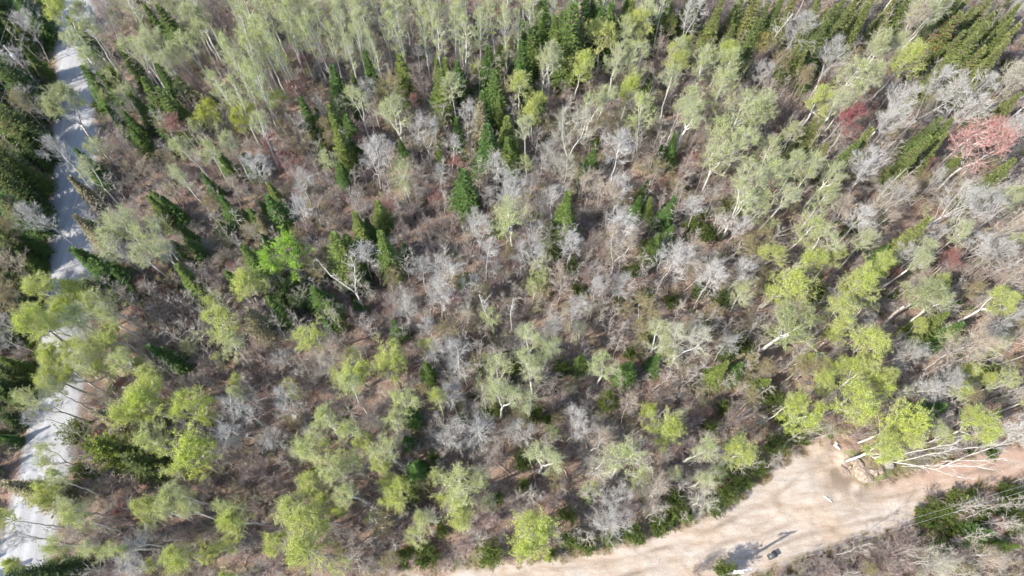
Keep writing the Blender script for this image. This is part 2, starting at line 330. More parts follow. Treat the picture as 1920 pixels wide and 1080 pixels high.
('C',1.4,62.9,11.0,4.2,0,'tall dark green fir, fourth below left of the tallest dark spruce'),
('C',2.7,65.7,9.8,4.2,0,'tall dark green fir, third below left of the tallest dark spruce'),
('C',5.8,64.9,9.8,4.1,0,'tall dark green fir, second below left of the tallest dark spruce'),
('C',3.7,59.2,6.1,2.6,0,'small dark green fir above right of the largest fir of the file'),
('C',-1.5,63.0,7.3,2.9,0,'medium dark green fir above the largest fir of the file'),
('C',0.1,67.4,7.3,3.3,0,'medium dark green fir, nearest below left of the tallest dark spruce'),
('C',-1.6,65.6,7.3,3.0,0,'medium dark green fir, second below left of the tallest dark spruce'),
('C',8.1,66.3,6.1,2.6,0,'small dark green fir below the tallest dark spruce'),
('C',7.1,65.0,14.6,5.4,0,'tallest dark spruce among the spruces at the far edge'),
('C',5.6,66.6,11.0,4.7,0,'tall dark green fir, nearest below left of the tallest dark spruce'),
('C',4.4,69.6,9.8,3.9,0,'tall dark green fir left of the tallest dark spruce'),
('C',6.6,66.3,12.2,4.5,0,'tall dark green fir, second above right of the largest fir of the file'),
('C',11.5,68.1,11.0,4.3,0,'tall dark green fir, third right of the tallest dark spruce'),
('C',12.9,67.4,12.2,4.4,0,'tall dark green fir, fourth right of the tallest dark spruce'),
('C',10.8,70.2,9.8,4.0,0,'tall dark green fir, second right of the tallest dark spruce'),
('C',15.9,70.3,9.8,3.8,0,'tall dark green fir, fifth right of the tallest dark spruce'),
('C',-14.0,52.0,5.5,2.3,0,'small dark green fir, second below the purple brown bare tree'),
('C',18.5,62.7,4.9,2.3,0,'small dark green fir, second below right of the tallest dark spruce'),
('C',10.1,50.0,6.1,2.7,0,'small dark green fir, second right of the largest fir of the file'),
('C',20.3,51.2,7.3,2.8,0,'medium dark green fir below left of the yellow budding tree'),
('C',18.6,50.6,5.5,2.4,0,'small dark green fir above the fan shaped bare tree'),
('C',9.4,48.4,6.1,2.5,0,'small dark green fir, nearest right of the largest fir of the file'),
('C',8.8,68.1,11.0,4.6,0,'tall dark green fir, nearest right of the tallest dark spruce'),
('C',1.3,68.4,8.5,3.6,0,'medium dark green fir left of the tallest dark spruce'),
('C',-21.5,59.7,6.1,2.5,0,'small dark green fir, second left of the purple brown bare tree'),
('C',-20.6,53.5,8.5,3.3,0,'medium dark green fir, nearest left of the purple brown bare tree'),
('C',-21.2,51.8,6.1,2.5,0,'small dark green fir, third above the tan budding tree'),
('C',7.6,46.8,4.3,2.1,0,'small dark green fir, second below right of the largest fir of the file'),
('A',-7.4,57.6,10.4,3.4,0,'large pale green leafing aspen right of the purple brown bare tree'),
('A',-14.0,53.0,11.0,3.8,0,'large pale green leafing aspen below left of the purple brown bare tree'),
('A',-18.9,54.9,10.7,2.9,0,'medium pale green leafing aspen left of the purple brown bare tree'),
('Y',0.9,57.2,9.9,3.0,0,'medium lime green leafing tree, nearest above right of the largest fir of the file'),
('A',-0.7,64.3,7.4,1.8,0,'small pale green leafing aspen above the largest fir of the file'),
('A',3.8,61.6,10.7,3.0,0,'medium pale green leafing aspen below left of the tallest dark spruce'),
('A',4.9,60.0,11.0,2.7,0,'medium pale green leafing aspen, nearest below the tallest dark spruce'),
('Y',8.1,60.3,10.4,4.0,0,'large lime green leafing tree below the tallest dark spruce'),
('Y',11.8,65.4,10.1,4.6,0,'large lime green leafing tree, nearest below right of the tallest dark spruce'),
('A',14.4,66.4,10.0,3.8,0,'large pale green leafing aspen, nearest below right of the tallest dark spruce'),
('Y',16.9,67.1,10.1,3.9,0,'large lime green leafing tree right of the tallest dark spruce'),
('A',17.7,69.1,10.4,3.3,0,'large pale green leafing aspen right of the tallest dark spruce'),
('A',13.0,60.7,10.9,3.7,0,'large pale green leafing aspen, second below right of the tallest dark spruce'),
('A',15.4,62.3,10.4,4.0,0,'large pale green leafing aspen, third below right of the tallest dark spruce'),
('Y',14.6,58.0,9.2,3.5,0,'large lime green leafing tree, second below right of the tallest dark spruce'),
('A',16.6,53.3,10.9,4.8,0,'large pale green leafing aspen, fourth below right of the tallest dark spruce'),
('Y',21.3,62.8,9.5,3.6,0,'large lime green leafing tree left of the yellow budding tree'),
('A',21.1,64.3,10.5,3.0,0,'medium pale green leafing aspen left of the yellow budding tree'),
('A',19.9,57.7,11.3,2.4,0,'small pale green leafing aspen left of the yellow budding tree'),
('Y',2.7,54.7,8.0,3.3,0,'medium lime green leafing tree right of the largest fir of the file'),
('Y',3.4,56.9,7.2,2.6,0,'medium lime green leafing tree, second above right of the largest fir of the file'),
('A',1.9,49.8,11.0,2.3,0,'small pale green leafing aspen right of the largest fir of the file'),
('Y',-0.4,50.2,5.6,2.6,0,'medium lime green leafing tree below right of the largest fir of the file'),
('A',1.8,48.9,6.6,2.2,0,'small pale green leafing aspen below right of the largest fir of the file'),
('Y',-4.5,63.9,5.6,2.5,0,'medium lime green leafing tree right of the purple brown bare tree'),
('A',20.5,54.5,9.8,2.2,0,'small pale green leafing aspen, second below left of the yellow budding tree'),
('A',11.0,56.5,10.3,2.7,0,'medium pale green leafing aspen, second below the tallest dark spruce'),
('A',9.5,54.7,10.7,2.4,0,'small pale green leafing aspen below the tallest dark spruce'),
('W',-10.8,51.2,10.4,4.0,0,'large bare grey-white tree below the purple brown bare tree'),
('W',-17.1,48.0,10.3,4.2,0,'large bare grey-white tree above right of the tan budding tree'),
('W',-5.4,53.6,9.7,2.9,0,'small bare grey-white tree above left of the largest fir of the file'),
('W',-2.1,46.9,8.7,3.1,0,'medium bare grey-white tree above right of the lone bright fir'),
('W',0.0,44.9,10.1,4.4,0,'large bare grey-white tree right of the lone bright fir'),
('W',7.2,49.9,12.8,5.1,1,'large bare grey-white tree, second right of the largest fir of the file'),
('W',12.6,47.6,11.9,4.6,0,'large bare grey-white tree, third right of the largest fir of the file'),
('W',9.3,44.1,9.5,3.5,0,'medium bare grey-white tree, second below right of the largest fir of the file'),
('W',11.9,43.8,9.7,3.2,0,'medium bare grey-white tree above left of the fan shaped bare tree'),
('W',6.1,45.9,9.3,3.0,1,'medium bare grey-white tree, nearest below right of the largest fir of the file'),
('W',-7.9,50.6,7.6,2.9,0,'small bare grey-white tree below left of the largest fir of the file'),
('W',3.8,50.7,6.8,3.7,0,'large bare grey-white tree, nearest right of the largest fir of the file'),
('W',-8.4,45.7,10.0,2.1,0,'small bare grey-white tree above the crimson shrub'),
('A',-13.5,46.9,7.4,2.9,0,'medium pale green leafing aspen above left of the crimson shrub'),
('W',-17.9,57.4,9.9,2.7,0,'small bare grey-white tree left of the purple brown bare tree'),
('B',-11.7,59.8,10.0,4.0,0,'purple brown bare tree with upright fan of twigs'),
('O',-15.8,59.0,8.0,3.8,0,'large tan budding tree, nearest left of the purple brown bare tree'),
('O',-16.7,58.1,7.0,3.0,0,'large tan budding tree, second left of the purple brown bare tree'),
('B',-0.9,61.8,6.5,3.4,0,'large bare brown twiggy shrub above right of the largest fir of the file'),
('B',5.2,59.2,5.9,3.9,0,'large bare brown twiggy shrub, nearest right of the largest fir of the file'),
('B',7.7,59.5,5.9,3.6,0,'large bare brown twiggy shrub, second right of the largest fir of the file'),
('O',4.1,69.5,7.5,3.2,0,'large tan budding tree below left of the tallest dark spruce'),
('O',12.3,54.6,6.6,3.2,0,'large tan budding tree right of the largest fir of the file'),
('B',12.2,58.4,5.8,2.6,0,'small bare brown twiggy shrub below the tallest dark spruce'),
('B',-6.2,62.7,6.4,2.3,0,'small bare brown twiggy shrub right of the purple brown bare tree'),
('B',19.4,65.4,11.0,3.9,0,'large bare brown twiggy shrub below right of the tallest dark spruce'),
('B',21.1,71.5,11.0,3.9,0,'large bare brown twiggy shrub right of the tallest dark spruce'),
('O',18.2,48.5,6.4,3.7,0,'large tan budding tree above left of the fan shaped bare tree'),
('O',-3.2,72.6,7.5,3.2,0,'large tan budding tree left of the tallest dark spruce'),
('R',-12.8,58.1,6.0,1.6,0,'small red budding maple below left of the purple brown bare tree'),
('R',-18.9,53.1,5.0,2.4,0,'medium red budding maple below left of the purple brown bare tree'),
('R',-9.2,46.6,3.5,2.3,0,'crimson budding shrub just left of the lone bright fir'),
('R',-7.0,49.9,4.0,2.1,0,'medium red budding maple above the lone bright fir'),
('R',20.8,47.5,4.0,1.8,0,'small red budding maple above the fan shaped bare tree'),
('W',23.5,69.4,10.0,3.9,0,'large bare grey-white tree left of the yellow budding tree'),
('B',28.0,72.4,10.0,4.3,0,'large bare brown twiggy shrub above left of the yellow budding tree'),
('W',37.0,67.4,11.0,4.8,0,'large bare grey-white tree above right of the yellow budding tree'),
('W',39.4,59.5,13.6,3.8,0,'large bare grey-white tree above the crimson maple'),
('W',31.6,60.8,9.5,2.7,0,'small bare grey-white tree below the yellow budding tree'),
('W',45.0,52.8,14.4,4.1,0,'large bare grey-white tree above right of the crimson maple'),
('W',45.1,50.4,14.4,3.8,0,'pinkish white bare tree on a thick white birch trunk'),
('W',50.4,54.1,15.3,5.1,0,'large bare grey-white tree, second above left of the coral red maple'),
('W',54.3,53.0,13.6,4.2,0,'large bare grey-white tree, nearest above left of the coral red maple'),
('W',41.9,44.3,11.9,4.3,0,'large bare grey-white tree, nearest below right of the thick white birch trunk'),
('W',46.6,44.3,9.2,3.0,0,'medium bare grey-white tree, nearest below right of the thick white birch trunk'),
('B',21.9,47.6,7.0,3.7,0,'large bare brown twiggy shrub above the fan shaped bare tree'),
('B',22.9,52.4,8.0,3.7,0,'large bare brown twiggy shrub below left of the yellow budding tree'),
('W',62.9,59.4,11.0,4.4,1,'large bare grey-white tree, second above the coral red maple'),
('A',46.3,63.9,11.4,2.7,0,'medium pale green leafing aspen left of the rust brown dead spire'),
('W',50.0,66.4,12.8,3.7,0,'large bare grey-white tree left of the rust brown dead spire'),
('A',52.6,66.9,13.1,3.7,0,'large pale green leafing aspen left of the rust brown dead spire'),
('A',54.9,69.9,11.7,3.3,0,'large pale green leafing aspen, nearest above left of the rust brown dead spire'),
('W',67.7,72.5,8.9,3.2,0,'medium bare grey-white tree right of the rust brown dead spire'),
('W',64.5,71.4,9.6,2.3,0,'small bare grey-white tree right of the rust brown dead spire'),
('A',23.7,60.0,10.9,4.2,0,'large pale green leafing aspen left of the yellow budding tree'),
('A',27.3,61.0,10.8,4.7,0,'large pale green leafing aspen, nearest below left of the yellow budding tree'),
('Y',27.3,64.0,9.3,3.1,0,'medium lime green leafing tree left of the yellow budding tree'),
('A',22.5,55.5,10.1,3.6,0,'large pale green leafing aspen, fourth below left of the yellow budding tree'),
('A',26.4,57.5,11.0,4.9,0,'large pale green leafing aspen, second below left of the yellow budding tree'),
('A',28.0,54.3,11.5,4.5,0,'large pale green leafing aspen, third below left of the yellow budding tree'),
('A',30.0,53.9,9.9,4.6,0,'large pale green leafing aspen, nearest below the yellow budding tree'),
('A',25.9,51.1,10.2,4.8,0,'large pale green leafing aspen, fifth below left of the yellow budding tree'),
('A',27.3,49.2,11.5,4.2,0,'large pale green leafing aspen, second below the yellow budding tree'),
('A',24.3,46.7,11.4,3.9,0,'large pale green leafing aspen, second above the fan shaped bare tree'),
('A',30.2,54.3,11.2,2.8,0,'medium pale green leafing aspen below the yellow budding tree'),
('A',31.3,48.4,9.8,3.5,0,'large pale green leafing aspen left of the crimson maple'),
('A',30.0,44.3,11.3,4.6,0,'large pale green leafing aspen, second left of the thick white birch trunk'),
('A',32.5,44.1,11.8,2.9,0,'medium pale green leafing aspen, nearest left of the thick white birch trunk'),
('A',27.6,42.1,11.9,3.3,0,'large pale green leafing aspen, second above right of the fan shaped bare tree'),
('A',35.3,45.1,11.2,3.4,0,'large pale green leafing aspen, nearest left of the thick white birch trunk'),
('A',37.0,44.6,9.8,2.8,0,'medium pale green leafing aspen, nearest below left of the thick white birch trunk'),
('A',21.1,52.3,11.5,3.0,0,'medium pale green leafing aspen below left of the yellow budding tree'),
('Y',22.6,65.0,9.1,2.4,0,'small lime green leafing tree, nearest left of the yellow budding tree'),
('Y',21.6,62.1,9.9,2.1,0,'small lime green leafing tree, second left of the yellow budding tree'),
('A',42.2,58.3,11.8,4.9,0,'large pale green leafing aspen above the crimson maple'),
('A',44.8,58.3,11.3,2.9,0,'medium pale green leafing aspen above right of the crimson maple'),
('Y',49.5,62.1,11.2,4.5,0,'large lime green leafing tree below left of the rust brown dead spire'),
('A',50.2,64.8,10.0,2.5,0,'medium pale green leafing aspen below left of the rust brown dead spire'),
('A',46.5,63.3,10.4,3.0,0,'medium pale green leafing aspen, second above the crimson maple'),
('Y',38.3,56.5,9.6,4.0,0,'large lime green leafing tree above left of the crimson maple'),
('A',38.8,53.9,11.7,2.8,0,'medium pale green leafing aspen above left of the crimson maple'),
('A',41.7,56.3,10.0,2.9,0,'medium pale green leafing aspen, nearest above the crimson maple'),
('O',38.2,61.4,7.0,2.3,0,'medium tan budding tree, second below right of the yellow budding tree'),
('L',34.3,66.4,8.0,2.8,0,'small yellow budding tree with pale fork'),
('O',35.2,64.4,7.2,2.6,0,'medium tan budding tree, nearest below right of the yellow budding tree'),
('C',34.0,71.1,8.5,3.0,1,'medium dark green fir above the yellow budding tree'),
('C',31.4,66.3,11.0,3.5,1,'tall dark green fir, nearest above left of the yellow budding tree'),
('C',29.7,71.1,7.3,2.7,1,'medium dark green fir, second above left of the yellow budding tree'),
('C',29.4,68.6,7.3,2.5,1,'medium dark green fir, nearest above left of the yellow budding tree'),
('C',41.9,70.8,8.5,2.8,1,'medium dark green fir above right of the yellow budding tree'),
('C',39.6,66.0,11.0,3.7,1,'tall dark green fir, second above right of the yellow budding tree'),
('C',42.9,67.8,11.0,3.5,1,'tall dark green fir, fifth above right of the yellow budding tree'),
('C',45.3,69.3,9.8,3.1,1,'tall dark green fir, fourth left of the rust brown dead spire'),
('C',45.8,69.0,11.0,3.8,1,'tall dark green fir, third left of the rust brown dead spire'),
('C',42.4,69.9,9.8,3.5,1,'tall dark green fir, fourth above right of the yellow budding tree'),
('C',36.9,64.2,8.5,3.2,1,'medium dark green fir, nearest right of the yellow budding tree'),
('C',38.0,64.2,7.3,2.5,1,'medium dark green fir, second right of the yellow budding tree'),
('C',35.5,54.2,6.1,2.3,1,'small dark green fir left of the crimson maple'),
('C',35.0,50.6,5.5,2.0,1,'small dark green fir, second below left of the crimson maple'),
('C',39.6,51.4,5.5,2.1,1,'small dark green fir, nearest below left of the crimson maple'),
('C',42.0,49.6,11.0,3.8,1,'tall dark green fir right of the crimson maple'),
('C',40.8,48.7,9.8,3.7,1,'tall dark green fir above the thick white birch trunk'),
('C',51.6,52.3,9.8,3.3,1,'tall dark green fir, second above left of the coral red maple'),
('C',48.8,48.6,11.0,3.5,1,'tall dark green fir, second left of the coral red maple'),
('C',53.2,52.3,9.8,3.5,1,'tall dark green fir, nearest above left of the coral red maple'),
('C',51.9,50.0,9.8,3.2,1,'tall dark green fir, nearest left of the coral red maple'),
('C',58.0,64.3,13.4,4.6,1,'tall dark green fir, second right of the rust brown dead spire'),
('C',57.9,65.4,9.8,3.4,1,'tall dark green fir, nearest below right of the rust brown dead spire'),
('C',60.0,63.1,9.8,3.6,1,'tall dark green fir, second below right of the rust brown dead spire'),
('C',62.5,65.7,12.2,4.2,1,'tall dark green fir, sixth right of the rust brown dead spire'),
('C',61.1,62.3,12.2,4.2,1,'tall dark green fir, fifth right of the rust brown dead spire'),
('C',63.0,64.6,12.2,4.0,1,'tall dark green fir, eighth right of the rust brown dead spire'),
('C',62.6,65.4,9.8,3.4,1,'tall dark green fir, fourth right of the rust brown dead spire'),
('C',63.4,57.2,8.5,2.9,1,'medium dark green fir above right of the coral red maple'),
('C',63.4,57.2,6.1,2.4,1,'small dark green fir above right of the coral red maple'),
('C',58.3,45.5,11.0,3.8,1,'tall dark green fir below right of the coral red maple'),
('C',57.3,45.1,8.5,2.8,1,'medium dark green fir, nearest below the coral red maple'),
('C',53.5,60.4,4.9,1.8,1,'small dark green fir above right of the crimson maple'),
('C',56.2,65.0,7.3,2.6,1,'medium dark green fir below the rust brown dead spire'),
('C',39.4,62.3,6.1,2.4,1,'small dark green fir below right of the yellow budding tree'),
('C',62.1,68.7,9.8,3.2,1,'tall dark green fir, third right of the rust brown dead spire'),
('C',59.8,69.6,9.8,3.5,1,'tall dark green fir, second above right of the rust brown dead spire'),
('C',57.2,67.5,11.0,3.9,1,'tall dark green fir, nearest above right of the rust brown dead spire'),
('C',58.7,66.0,11.0,3.5,1,'tall dark green fir, nearest right of the rust brown dead spire'),
('C',37.7,53.8,7.3,2.7,1,'medium dark green fir, second left of the crimson maple'),
('C',38.4,53.0,7.3,2.5,1,'medium dark green fir, nearest left of the crimson maple'),
('C',26.0,72.6,7.3,2.5,1,'medium dark green fir, third above left of the yellow budding tree'),
('C',24.8,72.0,7.3,2.7,1,'medium dark green fir, fourth above left of the yellow budding tree'),
('C',54.6,61.2,9.8,3.2,1,'tall dark green fir below the rust brown dead spire'),
('C',65.8,69.6,9.8,3.6,1,'tall dark green fir, seventh right of the rust brown dead spire'),
('R',40.7,52.0,11.0,3.9,0,'crimson flowering maple with one grey trunk'),
('R',54.4,46.9,15.0,6.3,0,'big coral red maple with spreading pale limbs'),
('R',55.1,50.6,9.0,2.5,0,'medium red budding maple left of the coral red maple'),
('B',34.4,58.5,8.0,3.3,0,'large bare brown twiggy shrub, second below the yellow budding tree'),
('B',36.7,57.1,8.0,3.8,0,'large bare brown twiggy shrub, nearest left of the crimson maple'),
('B',35.0,56.4,7.0,3.8,0,'large bare brown twiggy shrub, second left of the crimson maple'),
('B',33.5,60.7,7.0,3.6,0,'large bare brown twiggy shrub, nearest below the yellow budding tree'),
('K',57.1,68.1,10.0,3.9,0,'rust brown dead conifer spire among green spruces'),
('D',58.9,58.9,9.0,2.7,0,'tall white dead snag above the coral red maple'),
('D',49.2,47.8,8.0,2.4,0,'medium white dead snag, second right of the thick white birch trunk'),
('D',46.8,45.9,8.0,2.4,0,'medium white dead snag, nearest right of the thick white birch trunk'),
('D',35.5,71.7,6.0,1.8,0,'small white dead snag above the yellow budding tree'),
('D',34.9,68.2,12.0,3.6,0,'tall white dead snag above the yellow budding tree'),
('D',40.6,47.5,6.0,1.8,0,'small white dead snag below left of the thick white birch trunk'),
('C',-50.0,39.4,9.8,3.7,0,'tall dark green fir, fourth below the transformer pole'),
('C',-49.7,40.1,7.3,3.2,0,'medium dark green fir, fourth below left of the two roadside lime trees'),
('C',-42.5,42.2,8.5,3.2,0,'medium dark green fir, third below left of the two roadside lime trees'),
('C',-41.5,42.7,7.3,3.1,0,'medium dark green fir, second below left of the two roadside lime trees'),
('C',-34.0,42.0,8.5,3.2,0,'medium dark green fir below the two roadside lime trees'),
('C',-35.1,40.5,6.1,2.5,0,'small dark green fir, fifth above left of the round bright green tree'),
('C',-31.3,41.7,6.1,2.8,0,'small dark green fir, third above left of the round bright green tree'),
('C',-28.7,42.4,8.5,3.6,0,'medium dark green fir left of the tan budding tree'),
('C',-32.7,42.4,4.9,2.1,0,'small dark green fir, fourth above left of the round bright green tree'),
('C',-29.5,34.5,11.0,4.0,0,'tall dark green fir, nearest left of the round bright green tree'),
('C',-33.0,33.9,5.5,2.6,0,'small dark green fir, nearest left of the round bright green tree'),
('C',-37.0,32.6,9.2,3.8,0,'tall dark green fir, second left of the round bright green tree'),
('C',-48.1,34.5,11.0,4.5,0,'tall dark green fir, fifth below the transformer pole'),
('C',-46.7,33.4,9.8,3.6,0,'tall dark green fir above the yellow tipped evergreen'),
('C',-48.0,34.7,9.8,4.0,0,'tall dark green fir below left of the two roadside lime trees'),
('C',-44.7,32.9,8.5,3.4,0,'medium dark green fir left of the round bright green tree'),
('C',-50.2,32.1,7.3,2.9,0,'medium dark green fir, second above the yellow tipped evergreen'),
('C',-49.2,32.7,6.1,2.5,0,'small dark green fir, second above the yellow tipped evergreen'),
('C',-19.6,35.4,11.0,4.4,0,'tall dark green fir, nearest below right of the tan budding tree'),
('C',-29.0,27.8,8.5,3.4,0,'medium dark green fir, second below left of the round bright green tree'),
('C',-26.5,29.1,8.5,3.4,0,'medium dark green fir, nearest below left of the round bright green tree'),
('C',-38.4,23.8,8.5,3.2,0,'medium dark green fir, nearest above the yellow tipped evergreen'),
('C',-22.2,30.9,7.3,3.2,0,'medium dark green fir below right of the round bright green tree'),
('C',-20.4,29.4,7.3,3.1,0,'medium dark green fir left of the forked dead snag'),
('F',-26.3,33.0,3.6,4.2,0,'large broad olive evergreen below the round bright green tree'),
('F',-24.4,31.8,4.0,2.9,0,'medium broad olive evergreen, nearest below the round bright green tree'),
('C',-39.6,39.8,6.1,2.7,0,'small dark green fir, third below left of the two roadside lime trees'),
('F',-27.2,31.7,3.6,2.7,0,'medium broad olive evergreen, second below the round bright green tree'),
('Y',-25.0,34.8,10.4,5.5,0,'round bright green leafing tree above dark evergreens'),
('Y',-29.7,30.7,8.8,4.0,0,'large lime green leafing tree, nearest below left of the round bright green tree'),
('Y',-31.9,25.9,10.4,4.0,0,'large lime green leafing tree, second below left of the round bright green tree'),
('Y',-21.5,25.7,9.6,3.6,0,'large lime green leafing tree below left of the forked dead snag'),
('A',-30.6,24.2,9.8,3.1,1,'large pale green leafing aspen, second below left of the round bright green tree'),
('Y',-37.8,20.3,9.5,2.9,0,'medium lime green leafing tree above right of the yellow tipped evergreen'),
('Y',-30.0,20.8,6.4,1.8,0,'small lime green leafing tree, second above right of the sunlit lime tree'),
('A',-43.9,37.6,11.6,3.7,0,'large pale green leafing aspen, third below left of the two roadside lime trees'),
('A',-40.9,37.2,10.8,4.2,0,'large pale green leafing aspen, second below left of the two roadside lime trees'),
('A',-45.8,36.2,11.0,3.3,0,'large pale green leafing aspen, fourth below left of the two roadside lime trees'),
('W',-44.9,35.2,9.7,3.1,0,'medium bare grey-white tree left of the round bright green tree'),
('A',-41.5,34.7,11.3,2.6,0,'medium pale green leafing aspen, second left of the round bright green tree'),
('A',-39.1,34.6,10.6,2.6,0,'medium pale green leafing aspen, nearest left of the round bright green tree'),
('Y',-50.2,29.9,11.5,3.2,0,'medium lime green leafing tree, fifth above the yellow tipped evergreen'),
('Y',-48.6,30.5,8.7,3.8,0,'large lime green leafing tree, second above the yellow tipped evergreen'),
('A',-45.2,29.3,10.2,3.6,1,'large pale green leafing aspen, fourth above the yellow tipped evergreen'),
('Y',-49.8,28.1,8.7,3.7,0,'large lime green leafing tree, nearest above the yellow tipped evergreen'),
('Y',-49.4,24.5,14.7,3.4,0,'large lime green leafing tree, second above left of the yellow tipped evergreen'),
('Y',-49.6,26.0,10.7,3.3,0,'medium lime green leafing tree, third above left of the yellow tipped evergreen'),
('A',-46.2,26.2,11.4,2.9,1,'medium pale green leafing aspen, third above the yellow tipped evergreen'),
('A',-46.0,25.3,9.7,3.4,1,'large pale green leafing aspen, third above the yellow tipped evergreen'),
('Y',-42.8,25.2,9.5,3.0,0,'medium lime green leafing tree, fourth above the yellow tipped evergreen'),
('A',-42.8,26.5,11.6,2.9,1,'medium pale green leafing aspen, second above the yellow tipped evergreen'),
('Y',-47.9,23.2,9.8,3.6,0,'large lime green leafing tree, nearest above left of the yellow tipped evergreen'),
('Y',-49.1,22.0,9.5,2.4,0,'small lime green leafing tree above left of the yellow tipped evergreen'),
('A',-45.3,22.0,10.7,3.3,1,'large pale green leafing aspen, nearest above the yellow tipped evergreen'),
('A',-44.0,23.6,9.9,3.5,1,'large pale green leafing aspen, second above the yellow tipped evergreen'),
('Y',-44.4,22.1,8.0,3.0,0,'medium lime green leafing tree, second above the yellow tipped evergreen'),
('A',-41.1,22.1,10.1,2.9,1,'medium pale green leafing aspen, nearest above the yellow tipped evergreen'),
('Y',-46.5,20.6,8.9,2.8,0,'medium lime green leafing tree, nearest above left of the yellow tipped evergreen'),
('Y',-48.1,20.5,9.4,2.8,0,'medium lime green leafing tree, second above left of the yellow tipped evergreen'),
('W',-51.2,36.8,15.0,3.4,0,'medium bare grey-white tree below the transformer pole'),
('W',-24.6,40.8,10.3,3.2,0,'medium bare grey-white tree left of the tan budding tree'),
('O',-31.4,39.2,6.0,2.6,0,'medium tan budding tree above left of the round bright green tree'),
('W',-20.1,23.5,8.9,3.2,0,'medium bare grey-white tree below left of the forked dead snag'),
('O',-23.0,41.9,7.0,4.0,0,'tan budding round tree beside a dark fir'),
('O',-37.2,42.7,6.0,3.1,0,'large tan budding tree below the two roadside lime trees'),
('O',-40.5,33.9,5.0,3.0,0,'large tan budding tree left of the round bright green tree'),
('B',-42.0,31.7,7.0,4.1,0,'large bare brown twiggy shrub, third left of the round bright green tree'),
('B',-34.8,32.8,8.0,3.8,0,'large bare brown twiggy shrub, nearest left of the round bright green tree'),
('B',-39.3,28.2,7.0,4.5,0,'large bare brown twiggy shrub, second below left of the round bright green tree'),
('B',-33.3,22.5,6.0,4.8,0,'large bare brown twiggy shrub above the sunlit lime tree'),
('B',-25.3,40.6,7.0,3.3,0,'large bare brown twiggy shrub below left of the tan budding tree'),
('B',-40.4,30.0,7.0,3.6,0,'large bare brown twiggy shrub, second left of the round bright green tree'),
('B',-29.2,24.6,6.0,4.4,0,'large bare brown twiggy shrub below the round bright green tree'),
('R',-41.1,35.2,5.0,2.2,0,'medium red budding maple, nearest left of the round bright green tree'),
('R',-33.9,36.2,3.0,1.2,0,'small red budding maple, nearest left of the round bright green tree'),
('R',-43.3,33.0,5.0,2.4,0,'medium red budding maple, second left of the round bright green tree'),
('C',-59.4,42.0,10.3,4.3,0,'tall dark green fir, third below the transformer pole'),
('C',-59.3,42.3,5.7,2.4,0,'small dark green fir, fourth below the transformer pole'),
('O',-58.8,38.4,8.0,3.2,0,'large tan budding tree, sixth below the transformer pole'),
('C',-58.5,38.5,6.7,2.8,0,'medium dark green fir, fifth below the transformer pole'),
('W',-58.5,35.2,7.6,3.9,0,'large bare grey-white tree below the transformer pole'),
('W',-57.8,34.2,4.6,1.8,0,'small bare grey-white tree, second above left of the yellow tipped evergreen'),
('O',-57.8,31.5,7.0,3.4,0,'large tan budding tree, third above left of the yellow tipped evergreen'),
('O',-57.0,29.3,8.0,3.2,0,'large tan budding tree, second above left of the yellow tipped evergreen'),
('W',-56.4,25.8,7.5,3.1,0,'medium bare grey-white tree above left of the yellow tipped evergreen'),
('C',-56.1,23.2,6.2,2.6,0,'medium dark green fir, nearest above left of the yellow tipped evergreen'),
('W',-56.9,27.3,6.8,2.4,0,'small bare grey-white tree, nearest above left of the yellow tipped evergreen'),
('C',-15.9,41.7,7.9,3.3,0,'medium dark green fir, second right of the tan budding tree'),
('C',-17.3,40.5,6.1,2.6,0,'small dark green fir right of the tan budding tree'),
('C',-18.3,39.6,8.5,3.7,0,'medium dark green fir, nearest right of the tan budding tree'),
('C',-14.5,35.7,12.2,4.4,0,'tall dark green fir right of the tan budding tree'),
('C',-18.6,36.3,9.8,4.0,0,'tall dark green fir, second below right of the tan budding tree'),
('C',6.5,40.3,12.2,4.5,0,'tall dark green fir below right of the largest fir of the file'),
('C',5.9,41.0,8.5,3.6,0,'medium dark green fir right of the lone bright fir'),
('C',15.3,43.2,6.1,2.7,0,'medium dark green fir, fourth above left of the fan shaped bare tree'),
('C',18.7,42.0,8.5,3.2,0,'medium dark green fir, third above left of the fan shaped bare tree'),
('C',19.0,39.3,6.1,2.5,0,'medium dark green fir, nearest above left of the fan shaped bare tree'),
('C',16.8,37.5,7.3,2.8,0,'medium dark green fir, second above left of the fan shaped bare tree'),
('C',-13.2,27.5,6.1,2.5,0,'medium dark green fir below right of the forked dead snag'),
('F',-17.8,33.8,6.0,2.3,0,'small broad olive evergreen above right of the forked dead snag'),
('C',-9.3,22.2,7.3,2.8,0,'medium dark green fir above left of the white limbed bare tree'),
('G',5.7,23.0,4.0,2.3,0,'small leafy green shrub below right of the two tall white snags'),
('C',7.7,23.4,5.5,2.4,0,'small dark green fir below right of the two tall white snags'),
('C',12.7,22.2,7.3,3.3,0,'medium dark green fir above left of the round lime tree'),
('C',15.9,23.6,6.1,2.5,0,'medium dark green fir above the round lime tree'),
('G',14.3,25.1,4.0,2.1,0,'small leafy green shrub, nearest above the round lime tree'),
('G',0.8,24.3,4.0,2.1,0,'small leafy green shrub below the two tall white snags'),
('W',-17.2,35.1,9.2,3.8,0,'large bare grey-white tree above the forked dead snag'),
('W',-6.5,31.5,12.8,4.4,0,'big silvery bare tree in the open glade'),
('W',-10.5,33.4,9.5,2.8,0,'small bare grey-white tree left of the silvery bare tree'),
('W',-3.9,38.0,9.2,3.4,0,'medium bare grey-white tree, second below the lone bright fir'),
('W',-3.2,35.3,10.0,3.3,0,'medium bare grey-white tree above right of the silvery bare tree'),
('A',0.0,38.9,11.3,4.7,0,'large pale green leafing aspen below right of the lone bright fir'),
